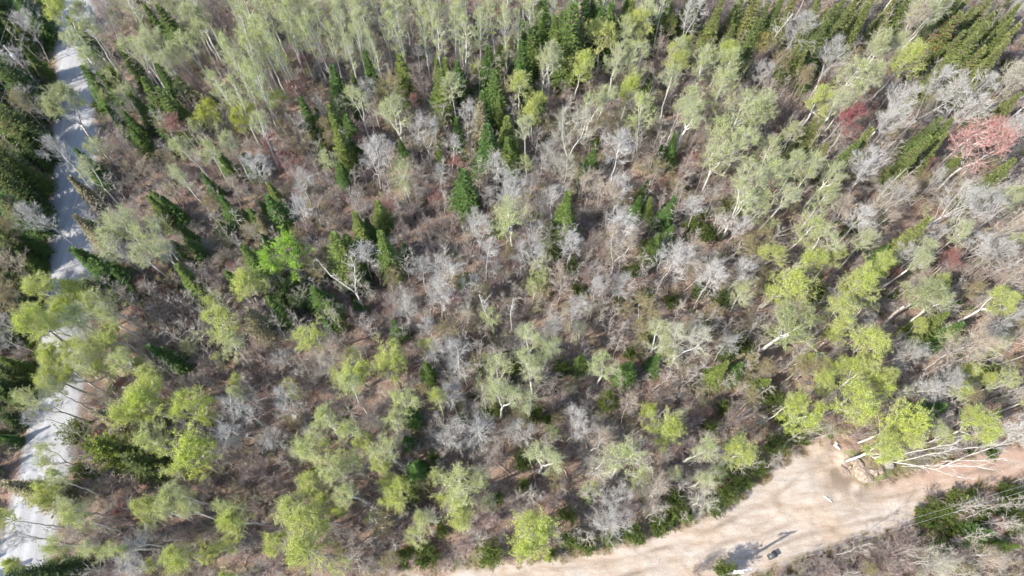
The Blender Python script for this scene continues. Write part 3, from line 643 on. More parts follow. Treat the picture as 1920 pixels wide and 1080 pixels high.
('W',2.1,38.3,9.0,3.9,0,'large bare grey-white tree below right of the lone bright fir'),
('W',2.4,35.3,9.1,4.3,0,'large bare grey-white tree, nearest above right of the two tall white snags'),
('W',5.5,31.8,9.9,3.9,0,'large bare grey-white tree, second above right of the two tall white snags'),
('A',2.5,32.2,6.6,3.2,0,'large pale green leafing aspen above right of the two tall white snags'),
('W',6.6,35.8,10.4,3.3,0,'medium bare grey-white tree above right of the two tall white snags'),
('W',12.8,38.7,9.9,5.2,0,'large bare grey-white tree, third above left of the fan shaped bare tree'),
('W',12.3,35.8,9.5,4.9,0,'large bare grey-white tree left of the fan shaped bare tree'),
('W',9.4,29.7,10.5,2.5,0,'small bare grey-white tree, third right of the two tall white snags'),
('W',12.6,31.4,8.5,3.5,0,'medium bare grey-white tree left of the fan shaped bare tree'),
('W',17.5,33.1,11.9,5.0,0,'large bare grey-white tree, second above left of the fan shaped bare tree'),
('W',-8.3,29.8,9.3,3.5,0,'medium bare grey-white tree below left of the silvery bare tree'),
('W',-12.1,27.8,8.7,2.8,0,'small bare grey-white tree, nearest below right of the forked dead snag'),
('W',-9.1,26.2,8.8,2.1,0,'small bare grey-white tree below left of the silvery bare tree'),
('D',-2.0,28.1,12.0,3.6,0,'tall white birch snag, first of two tall white snags'),
('D',0.1,28.1,11.0,3.3,0,'tall white birch snag, second of two tall white snags'),
('W',4.0,25.7,10.1,2.5,0,'small bare grey-white tree, nearest right of the two tall white snags'),
('W',-5.7,22.3,9.4,4.4,0,'large bare grey-white tree above the white limbed bare tree'),
('W',7.1,28.8,8.7,2.8,0,'small bare grey-white tree, second right of the two tall white snags'),
('O',14.5,28.8,8.0,3.7,0,'large tan budding tree left of the fan shaped bare tree'),
('W',11.4,42.2,9.7,2.7,0,'small bare grey-white tree above left of the fan shaped bare tree'),
('W',0.0,42.4,10.5,3.4,0,'medium bare grey-white tree right of the lone bright fir'),
('W',5.0,42.3,9.6,3.0,0,'small bare grey-white tree, third right of the lone bright fir'),
('D',-17.5,24.4,6.0,1.8,0,'medium white dead snag below the forked dead snag'),
('D',8.1,25.8,5.0,1.5,0,'small white dead snag right of the two tall white snags'),
('D',-17.6,30.7,12.0,3.6,0,'forked white dead snag among dark firs'),
('Y',-12.8,24.0,9.3,3.6,0,'large lime green leafing tree, nearest below right of the forked dead snag'),
('Y',-16.7,21.4,8.8,4.0,0,'large lime green leafing tree below the forked dead snag'),
('Y',-12.7,21.2,8.8,4.0,0,'large lime green leafing tree, second below right of the forked dead snag'),
('Y',-9.4,24.5,6.4,2.1,0,'small lime green leafing tree below the silvery bare tree'),
('A',1.9,24.1,11.7,2.9,0,'medium pale green leafing aspen, nearest below right of the two tall white snags'),
('A',3.5,23.2,10.8,2.7,0,'medium pale green leafing aspen, second below right of the two tall white snags'),
('A',2.4,20.5,11.7,3.2,0,'large pale green leafing aspen, second below right of the two tall white snags'),
('A',-1.7,20.9,9.8,3.5,0,'large pale green leafing aspen above the white limbed bare tree'),
('A',9.9,21.9,10.2,3.3,0,'large pale green leafing aspen above left of the round lime tree'),
('A',15.6,24.6,9.8,3.1,0,'large pale green leafing aspen below left of the fan shaped bare tree'),
('A',-1.0,23.5,6.6,1.3,0,'small pale green leafing aspen, nearest below the two tall white snags'),
('A',17.6,24.7,10.6,2.1,0,'small pale green leafing aspen below left of the fan shaped bare tree'),
('G',7.3,35.7,4.0,2.5,0,'medium leafy green shrub, second above right of the two tall white snags'),
('G',-1.8,41.2,4.0,3.0,0,'large leafy green shrub below right of the lone bright fir'),
('G',3.8,34.0,4.0,2.9,0,'large leafy green shrub above right of the two tall white snags'),
('G',5.2,37.7,3.5,2.5,0,'medium leafy green shrub, nearest above right of the two tall white snags'),
('G',16.9,38.1,4.0,3.5,0,'large leafy green shrub above left of the fan shaped bare tree'),
('G',14.6,35.2,4.0,2.7,0,'large leafy green shrub left of the fan shaped bare tree'),
('G',12.9,31.0,3.0,2.4,0,'medium leafy green shrub left of the fan shaped bare tree'),
('G',0.0,23.3,3.5,2.8,0,'large leafy green shrub below the two tall white snags'),
('G',-5.8,34.4,2.5,2.5,0,'medium leafy green shrub below right of the silvery bare tree'),
('G',8.1,32.9,3.0,2.2,0,'small leafy green shrub right of the two tall white snags'),
('G',19.1,31.6,2.5,2.2,0,'small leafy green shrub below left of the fan shaped bare tree'),
('R',-9.6,45.6,3.5,2.6,0,'large red budding maple left of the lone bright fir'),
('R',-14.8,44.3,4.0,2.5,0,'large red budding maple left of the crimson shrub'),
('R',-6.6,30.7,5.0,1.9,0,'small red budding maple below the silvery bare tree'),
('B',-9.4,37.5,6.0,3.3,0,'large bare brown twiggy shrub above left of the silvery bare tree'),
('B',-5.5,37.2,7.0,3.0,0,'medium bare brown twiggy shrub above right of the silvery bare tree'),
('B',-2.3,36.1,6.0,2.8,0,'small bare brown twiggy shrub right of the silvery bare tree'),
('B',-13.3,39.4,6.0,3.3,0,'large bare brown twiggy shrub below left of the crimson shrub'),
('B',-7.8,41.4,6.0,3.3,0,'large bare brown twiggy shrub below the crimson shrub'),
('B',-10.4,41.1,6.0,3.1,0,'medium bare brown twiggy shrub, nearest below left of the crimson shrub'),
('B',15.5,40.4,6.0,2.6,0,'small bare brown twiggy shrub above left of the fan shaped bare tree'),
('B',9.8,38.9,7.0,2.8,0,'medium bare brown twiggy shrub above right of the two tall white snags'),
('B',-3.3,27.3,4.0,2.9,0,'medium bare brown twiggy shrub below left of the two tall white snags'),
('B',10.1,28.0,4.0,2.7,0,'small bare brown twiggy shrub, second right of the two tall white snags'),
('B',-2.1,32.5,4.0,2.6,0,'small bare brown twiggy shrub above the two tall white snags'),
('B',-16.6,27.6,5.0,2.9,0,'medium bare brown twiggy shrub below the forked dead snag'),
('B',-18.6,29.1,5.0,2.7,0,'small bare brown twiggy shrub below the forked dead snag'),
('A',28.9,41.1,9.8,4.6,0,'large pale green leafing aspen, nearest above right of the fan shaped bare tree'),
('A',34.0,38.5,10.3,4.5,0,'large pale green leafing aspen, second below left of the thick white birch trunk'),
('A',34.9,36.6,10.6,3.3,0,'large pale green leafing aspen, third below left of the thick white birch trunk'),
('A',36.2,41.6,10.4,3.4,0,'large pale green leafing aspen, nearest below left of the thick white birch trunk'),
('A',39.7,36.0,9.8,3.1,0,'large pale green leafing aspen below the thick white birch trunk'),
('Y',33.8,34.1,9.6,3.1,0,'medium lime green leafing tree above the broadest lime crown'),
('Y',36.6,34.3,8.7,2.3,0,'small lime green leafing tree above right of the broadest lime crown'),
('Y',29.8,31.1,12.0,4.9,0,'large lime green leafing tree above the broadest lime crown'),
('Y',29.0,35.2,8.0,2.8,0,'medium lime green leafing tree above right of the fan shaped bare tree'),
('Y',37.3,30.5,11.2,4.5,0,'large lime green leafing tree above right of the broadest lime crown'),
('Y',40.2,32.1,10.5,2.9,0,'medium lime green leafing tree above right of the broadest lime crown'),
('Y',34.9,27.0,11.2,3.6,0,'large lime green leafing tree right of the broadest lime crown'),
('Y',29.2,25.7,12.0,5.8,1,'broadest lime leafing crown, pale dotted, with white trunk below'),
('Y',37.0,22.9,12.0,4.5,0,'large lime green leafing tree, second above the lime tree on the cut bank'),
('Y',35.2,22.0,9.0,3.0,0,'medium lime green leafing tree, nearest below right of the broadest lime crown'),
('Y',37.1,20.8,9.6,2.9,0,'medium lime green leafing tree above left of the lime tree on the cut bank'),
('Y',39.4,20.5,9.4,1.7,0,'small lime green leafing tree above the lime tree on the cut bank'),
('Y',33.5,20.2,9.7,2.5,0,'medium lime green leafing tree, second below right of the broadest lime crown'),
('Y',44.3,29.1,12.0,3.8,1,'large lime green leafing tree above left of the spreading white tree'),
('Y',47.5,31.2,8.8,2.5,0,'medium lime green leafing tree above left of the spreading white tree'),
('A',46.5,28.6,10.4,2.7,0,'medium pale green leafing aspen, nearest above left of the spreading white tree'),
('Y',53.0,29.3,9.6,3.1,0,'medium lime green leafing tree above right of the spreading white tree'),
('Y',49.8,21.7,6.4,2.7,0,'medium lime green leafing tree below the spreading white tree'),
('A',46.7,35.3,10.0,2.4,0,'small pale green leafing aspen above left of the spreading white tree'),
('A',44.8,33.6,10.9,2.6,0,'medium pale green leafing aspen, second above left of the spreading white tree'),
('A',50.5,36.5,11.7,2.8,0,'medium pale green leafing aspen below the coral red maple'),
('A',30.9,41.4,11.0,2.7,0,'medium pale green leafing aspen, second below left of the thick white birch trunk'),
('A',26.3,40.4,11.6,3.3,0,'large pale green leafing aspen, nearest above the fan shaped bare tree'),
('A',58.7,41.7,10.2,2.0,0,'small pale green leafing aspen below right of the coral red maple'),
('A',26.2,30.6,8.2,3.1,0,'large pale green leafing aspen right of the fan shaped bare tree'),
('G',24.4,31.3,4.0,2.9,0,'large leafy green shrub, nearest below the fan shaped bare tree'),
('Y',45.2,27.0,7.2,1.7,0,'small lime green leafing tree left of the spreading white tree'),
('W',21.7,40.8,8.7,3.2,0,'medium bare grey-white tree above the fan shaped bare tree'),
('W',25.8,38.2,9.7,2.7,0,'small bare grey-white tree above right of the fan shaped bare tree'),
('W',38.1,40.3,9.6,3.2,0,'medium bare grey-white tree, nearest below the thick white birch trunk'),
('W',38.4,37.6,12.8,3.0,0,'medium bare grey-white tree, second below the thick white birch trunk'),
('W',43.2,40.0,9.7,4.1,0,'large bare grey-white tree, second below right of the thick white birch trunk'),
('W',48.4,38.0,9.4,2.9,0,'small bare grey-white tree, second below right of the thick white birch trunk'),
('W',44.1,35.0,9.8,2.6,0,'small bare grey-white tree, third below right of the thick white birch trunk'),
('W',52.1,41.7,10.0,5.3,0,'large bare grey-white tree below left of the coral red maple'),
('W',52.6,39.6,13.6,4.3,0,'large bare grey-white tree below the coral red maple'),
('W',54.5,37.2,13.6,3.2,0,'medium bare grey-white tree, second below the coral red maple'),
('W',21.6,30.7,11.9,4.0,0,'fan shaped bare white tree leaning over dark undergrowth'),
('W',25.3,32.4,10.4,3.0,0,'medium bare grey-white tree right of the fan shaped bare tree'),
('W',20.7,35.5,9.2,5.0,0,'large bare grey-white tree, nearest above left of the fan shaped bare tree'),
('W',18.7,23.8,12.8,5.3,1,'large bare grey-white tree below the fan shaped bare tree'),
('W',42.2,24.0,9.5,3.8,0,'large bare grey-white tree left of the spreading white tree'),
('W',47.7,23.5,13.6,5.4,0,'big spreading white bare tree with thick pale trunk'),
('W',44.7,20.6,10.2,3.9,0,'large bare grey-white tree below left of the spreading white tree'),
('W',54.4,27.8,9.1,2.6,0,'small bare grey-white tree above right of the spreading white tree'),
('W',56.8,31.9,8.9,3.5,0,'medium bare grey-white tree, nearest above right of the spreading white tree'),
('W',56.0,35.5,9.2,3.6,0,'medium bare grey-white tree, nearest above the spreading white tree'),
('W',53.9,36.4,8.8,3.4,0,'medium bare grey-white tree, second above the spreading white tree'),
('W',52.7,24.7,10.1,3.1,0,'medium bare grey-white tree, nearest right of the spreading white tree'),
('B',55.8,34.8,6.4,3.2,0,'medium bare brown twiggy shrub, nearest above the spreading white tree'),
('O',30.2,38.5,7.0,2.8,0,'large tan budding tree, second above right of the fan shaped bare tree'),
('O',26.9,37.4,7.0,3.0,0,'large tan budding tree, nearest above right of the fan shaped bare tree'),
('O',52.5,31.4,7.0,2.7,0,'large tan budding tree above the spreading white tree'),
('O',32.4,22.2,8.0,3.8,0,'large tan budding tree below right of the broadest lime crown'),
('O',31.5,22.2,6.0,2.6,0,'medium tan budding tree below the broadest lime crown'),
('C',45.5,36.9,12.2,4.0,1,'tall dark green fir below right of the thick white birch trunk'),
('C',55.1,38.6,7.3,2.8,0,'medium dark green fir, second below the coral red maple'),
('C',46.8,27.4,8.5,3.2,0,'medium dark green fir, second above left of the spreading white tree'),
('F',47.8,26.9,6.0,2.2,0,'small broad olive evergreen left of the spreading white tree'),
('C',26.5,23.4,7.3,2.9,0,'medium dark green fir, nearest below left of the broadest lime crown'),
('C',22.8,22.4,7.9,3.0,0,'medium dark green fir, third below left of the broadest lime crown'),
('C',25.0,22.4,6.1,2.6,0,'medium dark green fir, second below left of the broadest lime crown'),
('F',24.9,25.0,5.0,2.2,0,'small broad olive evergreen below left of the broadest lime crown'),
('C',43.8,36.8,6.1,2.6,0,'medium dark green fir below the thick white birch trunk'),
('G',22.5,41.0,4.0,3.0,0,'large leafy green shrub, nearest above the fan shaped bare tree'),
('G',23.9,40.3,4.0,2.5,0,'medium leafy green shrub above the fan shaped bare tree'),
('G',27.6,43.2,5.0,3.6,0,'large leafy green shrub, second above the fan shaped bare tree'),
('G',42.0,41.0,4.0,2.8,0,'large leafy green shrub below the thick white birch trunk'),
('C',27.9,21.0,6.1,2.5,0,'medium dark green fir below the broadest lime crown'),
('G',54.6,22.8,4.0,2.8,0,'large leafy green shrub below right of the spreading white tree'),
('C',48.7,26.6,8.5,3.2,0,'medium dark green fir, nearest above left of the spreading white tree'),
('G',36.3,31.7,4.0,3.4,0,'large leafy green shrub above right of the broadest lime crown'),
('G',27.1,25.5,4.0,2.4,0,'medium leafy green shrub below left of the broadest lime crown'),
('G',22.4,28.1,4.0,2.6,0,'large leafy green shrub, second below the fan shaped bare tree'),
('R',50.7,34.6,8.0,2.6,0,'large red budding maple above the spreading white tree'),
('R',44.3,34.4,6.0,1.4,0,'small red budding maple above left of the spreading white tree'),
('B',53.5,34.9,7.0,3.2,0,'medium bare brown twiggy shrub, second above the spreading white tree'),
('B',41.5,36.1,6.0,2.3,0,'small bare brown twiggy shrub below the thick white birch trunk'),
('C',-55.8,19.5,5.2,2.2,0,'small dark green fir, nearest above left of the yellow tipped evergreen'),
('F',-55.5,17.4,4.0,2.4,0,'small broad olive evergreen left of the yellow tipped evergreen'),
('C',-55.3,15.2,4.1,1.7,0,'small dark green fir, nearest left of the yellow tipped evergreen'),
('F',-55.7,20.4,7.5,2.7,0,'small broad olive evergreen, nearest above left of the yellow tipped evergreen'),
('Y',-36.8,17.1,11.2,4.8,0,'large lime green leafing tree above right of the yellow tipped evergreen'),
('Y',-39.9,16.6,10.0,2.9,0,'medium lime green leafing tree, nearest above the yellow tipped evergreen'),
('Y',-32.3,17.0,11.2,4.2,0,'large lime green leafing tree above the sunlit lime tree'),
('Y',-39.4,18.7,8.7,2.3,0,'small lime green leafing tree, second above the yellow tipped evergreen'),
('Y',-32.4,11.8,11.2,5.2,0,'lime leafing tree with strongly sunlit flank beside a dark evergreen'),
('A',-36.7,13.8,10.2,4.0,1,'large pale green leafing aspen right of the yellow tipped evergreen'),
('F',-40.8,13.1,11.0,4.2,1,'broad dark evergreen with yellow green sunlit tip near the road'),
('F',-38.6,11.9,9.0,3.5,0,'medium broad olive evergreen below right of the yellow tipped evergreen'),
('Y',-46.7,8.0,9.2,3.5,0,'large lime green leafing tree below left of the yellow tipped evergreen'),
('Y',-48.0,6.1,12.2,2.2,0,'small lime green leafing tree, nearest below left of the yellow tipped evergreen'),
('A',-43.4,7.2,9.9,3.1,1,'medium pale green leafing aspen, nearest below left of the yellow tipped evergreen'),
('A',-41.6,5.7,10.6,2.7,1,'medium pale green leafing aspen, second below left of the yellow tipped evergreen'),
('A',-43.5,4.4,10.4,2.6,1,'medium pale green leafing aspen, third below left of the yellow tipped evergreen'),
('Y',-35.6,7.2,10.1,2.3,0,'small lime green leafing tree below right of the yellow tipped evergreen'),
('A',-33.6,6.4,10.9,2.2,1,'small pale green leafing aspen, second below left of the sunlit lime tree'),
('A',-32.5,8.3,11.7,2.6,1,'medium pale green leafing aspen, nearest below left of the sunlit lime tree'),
('A',-30.6,6.4,11.1,2.0,1,'small pale green leafing aspen, second below the sunlit lime tree'),
('Y',-26.3,6.4,10.1,3.2,0,'medium lime green leafing tree below right of the sunlit lime tree'),
('Y',-22.7,4.3,9.7,2.7,0,'medium lime green leafing tree, third left of the small round lime tree'),
('Y',-20.1,9.6,9.5,3.1,0,'medium lime green leafing tree above left of the small round lime tree'),
('Y',-20.1,6.5,11.2,4.1,0,'large lime green leafing tree left of the small round lime tree'),
('Y',-18.3,6.5,10.2,2.7,0,'medium lime green leafing tree, nearest left of the small round lime tree'),
('Y',-18.9,3.1,12.0,4.7,0,'large lime green leafing tree below left of the small round lime tree'),
('A',-20.3,13.4,11.1,3.3,1,'large pale green leafing aspen, third above left of the small round lime tree'),
('A',-17.9,14.3,11.8,3.3,1,'large pale green leafing aspen, second above left of the small round lime tree'),
('A',-17.7,11.4,11.3,2.9,1,'medium pale green leafing aspen, second above left of the small round lime tree'),
('Y',-32.1,2.7,10.0,3.0,0,'medium lime green leafing tree, second below the sunlit lime tree'),
('Y',-28.4,3.7,7.2,2.0,0,'small lime green leafing tree, nearest below the sunlit lime tree'),
('A',-28.0,7.8,10.3,1.9,1,'small pale green leafing aspen below right of the sunlit lime tree'),
('A',-48.0,17.5,11.5,2.8,1,'medium pale green leafing aspen, second above left of the yellow tipped evergreen'),
('A',-47.7,18.7,10.5,2.7,1,'medium pale green leafing aspen, nearest above left of the yellow tipped evergreen'),
('A',-47.4,12.3,10.0,2.6,1,'medium pale green leafing aspen left of the yellow tipped evergreen'),
('A',-44.4,9.4,9.9,2.4,1,'small pale green leafing aspen below left of the yellow tipped evergreen'),
('A',-28.2,18.8,10.1,1.8,1,'small pale green leafing aspen above right of the sunlit lime tree'),
('Y',-47.8,1.9,9.1,1.8,0,'small lime green leafing tree, second below left of the yellow tipped evergreen'),
('Y',-26.9,1.4,9.9,1.4,0,'small lime green leafing tree, third below the sunlit lime tree'),
('A',-37.5,3.9,10.3,2.2,1,'small pale green leafing aspen, nearest below the yellow tipped evergreen'),
('A',-39.6,3.9,9.9,2.2,1,'small pale green leafing aspen, second below the yellow tipped evergreen'),
('W',-28.1,17.0,10.1,4.4,0,'large bare grey-white tree, second above right of the sunlit lime tree'),
('W',-29.7,14.8,9.7,3.6,0,'large bare grey-white tree, nearest above right of the sunlit lime tree'),
('W',-23.2,17.8,8.7,3.9,0,'large bare grey-white tree, third above right of the sunlit lime tree'),
('W',-25.1,14.2,8.7,3.4,0,'medium bare grey-white tree right of the sunlit lime tree'),
('W',-36.3,4.2,8.9,3.4,0,'medium bare grey-white tree, nearest below the yellow tipped evergreen'),
('W',-36.5,2.4,9.3,3.2,0,'medium bare grey-white tree, second below the yellow tipped evergreen'),
('W',-47.8,15.7,10.3,3.2,0,'medium bare grey-white tree left of the yellow tipped evergreen'),
('W',-46.9,4.4,10.5,3.0,0,'small bare grey-white tree below left of the yellow tipped evergreen'),
('B',-40.7,9.4,7.0,4.0,0,'large bare brown twiggy shrub, nearest below the yellow tipped evergreen'),
('B',-40.6,6.6,7.0,4.0,0,'large bare brown twiggy shrub, second below the yellow tipped evergreen'),
('G',-47.6,15.8,5.0,3.4,0,'large leafy green shrub above left of the yellow tipped evergreen'),
('C',-42.0,16.5,9.8,3.9,0,'tall dark green fir above left of the yellow tipped evergreen'),
('F',-44.3,1.8,9.0,3.1,0,'medium broad olive evergreen below left of the yellow tipped evergreen'),
('C',-48.1,9.2,11.0,4.1,0,'tall dark green fir left of the yellow tipped evergreen'),
('G',-45.6,11.6,5.0,2.2,0,'small leafy green shrub below left of the yellow tipped evergreen'),
('F',-45.1,1.5,11.5,2.3,0,'small broad olive evergreen below left of the yellow tipped evergreen'),
('R',-44.0,15.1,5.0,1.7,0,'small red budding maple above left of the yellow tipped evergreen'),
('R',-40.5,7.9,4.0,1.7,0,'small red budding maple below the yellow tipped evergreen'),
('R',-42.7,20.2,5.0,2.0,0,'small red budding maple above the yellow tipped evergreen'),
('B',-27.6,11.5,7.0,4.9,0,'large bare brown twiggy shrub, second right of the sunlit lime tree'),
('B',-25.3,10.2,6.0,4.1,0,'large bare brown twiggy shrub, third right of the sunlit lime tree'),
('B',-29.6,13.0,7.0,3.7,0,'large bare brown twiggy shrub, nearest right of the sunlit lime tree'),
('B',-33.0,6.0,5.0,3.2,0,'medium bare brown twiggy shrub below the sunlit lime tree'),
('B',-40.6,1.9,6.0,3.1,0,'medium bare brown twiggy shrub below the yellow tipped evergreen'),
('B',-24.6,16.5,6.0,3.2,0,'medium bare brown twiggy shrub right of the sunlit lime tree'),
('B',-26.7,8.2,4.0,3.1,0,'medium bare brown twiggy shrub, second below right of the sunlit lime tree'),
('B',-24.8,2.2,5.0,4.0,0,'large bare brown twiggy shrub below left of the small round lime tree'),
('B',-27.9,3.2,4.0,2.8,0,'medium bare brown twiggy shrub, third below right of the sunlit lime tree'),
('B',-46.8,13.8,5.0,3.2,0,'medium bare brown twiggy shrub left of the yellow tipped evergreen'),
('Y',-7.7,18.0,9.3,2.3,0,'small lime green leafing tree above left of the white limbed bare tree'),
('Y',-14.2,13.8,9.3,2.1,0,'small lime green leafing tree, second above the small round lime tree'),
('A',-11.8,15.4,9.7,3.0,1,'medium pale green leafing aspen left of the white limbed bare tree'),
('A',-11.8,12.4,11.0,3.3,1,'large pale green leafing aspen above the small round lime tree'),
('Y',-13.3,12.2,10.2,2.0,0,'small lime green leafing tree, nearest above the small round lime tree'),
('Y',-11.2,9.0,8.8,3.2,0,'medium lime green leafing tree above right of the small round lime tree'),
('Y',-14.1,6.7,4.8,2.3,0,'small round lime tree alone in brown brush'),
('A',-5.2,9.1,12.3,4.9,1,'large pale green leafing aspen below the white limbed bare tree'),
('Y',-5.1,5.7,10.0,2.7,0,'medium lime green leafing tree left of the yellow green tree by the track'),
('A',-7.5,6.5,9.9,2.5,1,'small pale green leafing aspen right of the small round lime tree'),
('Y',0.9,5.1,10.4,5.1,0,'big yellow green leafing tree by the sandy track'),
('A',3.0,11.7,10.9,3.3,0,'large pale green leafing aspen below right of the white limbed bare tree'),
('Y',15.3,14.8,9.6,4.4,0,'round lime leafing tree with dense dotted crown'),
('A',2.2,17.5,10.1,2.6,0,'medium pale green leafing aspen right of the white limbed bare tree'),
('A',-1.3,17.8,11.3,3.2,0,'large pale green leafing aspen above right of the white limbed bare tree'),
('A',-11.5,18.4,10.7,3.6,1,'large pale green leafing aspen left of the white limbed bare tree'),
('A',-16.3,18.2,11.7,2.8,1,'medium pale green leafing aspen below the forked dead snag'),
('A',10.8,11.2,12.3,4.8,0,'large pale green leafing aspen below left of the round lime tree'),
('Y',3.8,3.2,3.2,1.3,0,'small lime green leafing tree below right of the yellow green tree by the track'),
('A',-16.2,14.3,11.4,2.7,1,'medium pale green leafing aspen, second above the small round lime tree'),
('A',-16.7,12.0,10.0,2.9,1,'medium pale green leafing aspen, nearest above left of the small round lime tree'),
('A',-3.1,10.4,10.4,1.9,0,'small pale green leafing aspen, nearest below the white limbed bare tree'),
('A',-15.4,8.6,11.7,2.4,1,'small pale green leafing aspen, nearest above left of the small round lime tree'),
('W',-6.7,14.8,9.5,3.8,0,'large bare grey-white tree left of the white limbed bare tree'),
('W',-6.1,18.2,9.5,2.8,0,'small bare grey-white tree, nearest above left of the white limbed bare tree'),
('W',-3.2,15.1,12.8,4.2,0,'bare tree with bold white forked limbs'),
('W',1.1,14.7,9.5,3.0,0,'small bare grey-white tree right of the white limbed bare tree'),
('W',7.4,15.4,10.1,4.0,0,'large bare grey-white tree left of the round lime tree'),
('W',8.6,14.0,10.4,3.3,0,'medium bare grey-white tree left of the round lime tree'),
('W',8.0,11.5,11.0,3.5,1,'medium bare grey-white tree above the starburst white tree'),
('W',9.0,5.9,10.2,4.6,0,'starburst of white bare branches beside the sandy track'),
('W',15.1,8.8,10.2,4.2,0,'large bare grey-white tree below the round lime tree'),
('D',-12.1,4.5,7.0,2.1,0,'medium white dead snag below right of the small round lime tree'),
('D',6.5,7.9,3.0,0.9,0,'small white dead snag above left of the starburst white tree'),
('W',9.9,8.2,9.7,2.5,0,'small bare grey-white tree, second above the starburst white tree'),
('D',5.1,5.3,3.0,0.9,0,'small white dead snag right of the yellow green tree by the track'),
('B',5.0,18.5,7.0,3.6,0,'large bare brown twiggy shrub right of the white limbed bare tree'),
('B',6.5,16.6,7.0,3.2,0,'medium bare brown twiggy shrub left of the round lime tree'),
('W',12.3,17.2,10.5,2.6,0,'small bare grey-white tree above left of the round lime tree'),
('B',16.4,19.7,6.0,3.2,0,'medium bare brown twiggy shrub above the round lime tree'),
('B',-15.7,17.7,6.0,3.2,0,'medium bare brown twiggy shrub above the small round lime tree'),
('B',-2.1,13.0,7.0,3.1,0,'medium bare brown twiggy shrub below the white limbed bare tree'),
('B',3.7,15.1,5.0,2.5,0,'small bare brown twiggy shrub right of the white limbed bare tree'),
('B',-3.0,8.7,4.0,3.3,0,'large bare brown twiggy shrub above left of the yellow green tree by the track'),
('B',-2.6,6.7,4.0,3.1,0,'medium bare brown twiggy shrub, nearest left of the yellow green tree by the track'),
('B',-15.8,4.3,4.0,3.2,0,'medium bare brown twiggy shrub below left of the small round lime tree'),
('B',-9.9,6.8,3.5,2.5,0,'small bare brown twiggy shrub, nearest right of the small round lime tree'),
('B',-11.3,5.7,3.5,2.9,0,'medium bare brown twiggy shrub right of the small round lime tree'),
('B',-14.3,8.9,4.0,2.7,0,'small bare brown twiggy shrub above the small round lime tree'),
('B',4.5,8.7,4.0,2.9,0,'medium bare brown twiggy shrub above right of the yellow green tree by the track'),
('B',12.9,8.2,4.0,2.9,0,'medium bare brown twiggy shrub above right of the starburst white tree'),
('B',-5.2,4.3,3.0,3.0,0,'medium bare brown twiggy shrub, second left of the yellow green tree by the track'),
('G',10.7,19.2,5.0,2.5,0,'medium leafy green shrub above left of the round lime tree'),
('G',-5.5,17.3,4.0,1.8,0,'small leafy green shrub left of the white limbed bare tree'),
('G',-8.3,13.2,4.0,2.0,0,'small leafy green shrub below left of the white limbed bare tree'),
('C',-10.0,11.1,8.5,3.5,0,'medium dark green fir above right of the small round lime tree'),
('G',-10.6,9.5,4.0,2.6,0,'large leafy green shrub above right of the small round lime tree'),
('G',-2.4,3.4,3.5,3.2,0,'large leafy green shrub below left of the yellow green tree by the track'),
('G',-7.3,5.6,3.0,1.9,0,'small leafy green shrub right of the small round lime tree'),
('G',-9.3,3.8,2.5,2.3,0,'medium leafy green shrub, nearest below right of the small round lime tree'),
('G',6.1,4.8,3.5,2.8,0,'large leafy green shrub below left of the starburst white tree'),
('G',8.0,8.8,3.0,1.7,0,'small leafy green shrub above left of the starburst white tree'),
('G',15.5,6.3,3.0,3.0,0,'large leafy green shrub right of the starburst white tree'),
('G',12.7,5.2,3.0,2.8,0,'large leafy green shrub below right of the starburst white tree'),
('G',2.4,17.6,5.0,2.9,0,'large leafy green shrub right of the white limbed bare tree'),
('G',1.2,12.8,4.0,2.7,0,'large leafy green shrub below right of the white limbed bare tree'),
('C',-10.9,17.4,7.3,2.8,0,'medium dark green fir left of the white limbed bare tree'),
('G',5.6,7.1,3.5,2.2,0,'small leafy green shrub left of the starburst white tree'),
('G',7.6,4.3,2.5,2.4,0,'medium leafy green shrub below left of the starburst white tree'),
('G',10.2,4.7,2.5,2.1,0,'small leafy green shrub below the starburst white tree'),
('G',17.3,7.2,3.0,2.6,0,'medium leafy green shrub right of the starburst white tree'),
('G',-11.1,3.5,2.5,1.9,0,'small leafy green shrub below right of the small round lime tree'),
('G',3.9,3.3,3.0,1.7,0,'small leafy green shrub below right of the yellow green tree by the track'),
('G',47.7,8.8,3.5,2.6,0,'large leafy green shrub, nearest below right of the lime tree on the cut bank'),
('G',46.4,7.5,3.0,2.6,0,'medium leafy green shrub, second below right of the boulders'),
('G',51.0,7.1,3.5,2.6,0,'medium leafy green shrub, nearest below right of the lime tree on the cut bank'),
('G',52.4,6.1,3.5,2.4,0,'medium leafy green shrub, fourth below right of the lime tree on the cut bank'),
('G',49.4,6.1,3.0,2.8,0,'large leafy green shrub, second below right of the lime tree on the cut bank'),
('G',47.2,5.7,3.0,1.9,0,'small leafy green shrub, fifth below right of the boulders'),
('G',43.9,7.5,2.5,2.0,0,'small leafy green shrub, nearest below right of the boulders'),
('G',54.5,9.0,3.0,2.6,0,'large leafy green shrub, fourth below right of the lime tree on the cut bank'),
('G',49.8,4.7,3.0,2.3,0,'medium leafy green shrub, second below right of the lime tree on the cut bank'),
('Y',29.9,16.5,10.4,4.4,0,'large lime green leafing tree above left of the boulders'),
('Y',28.6,17.4,10.2,2.3,0,'small lime green leafing tree below the broadest lime crown'),
('Y',34.4,17.8,12.0,4.7,0,'large lime green leafing tree above left of the lime tree on the cut bank'),
('Y',38.6,18.7,9.4,3.5,0,'large lime green leafing tree, nearest above the lime tree on the cut bank'),
('Y',38.5,15.0,11.2,5.7,0,'big lime leafing tree with curved white trunk on the cut bank'),
('Y',36.9,13.0,10.4,3.4,0,'medium lime green leafing tree below left of the lime tree on the cut bank'),
('Y',39.7,14.4,10.4,3.4,0,'medium lime green leafing tree right of the lime tree on the cut bank'),
('Y',47.0,15.1,11.2,3.6,0,'large lime green leafing tree below the spreading white tree'),
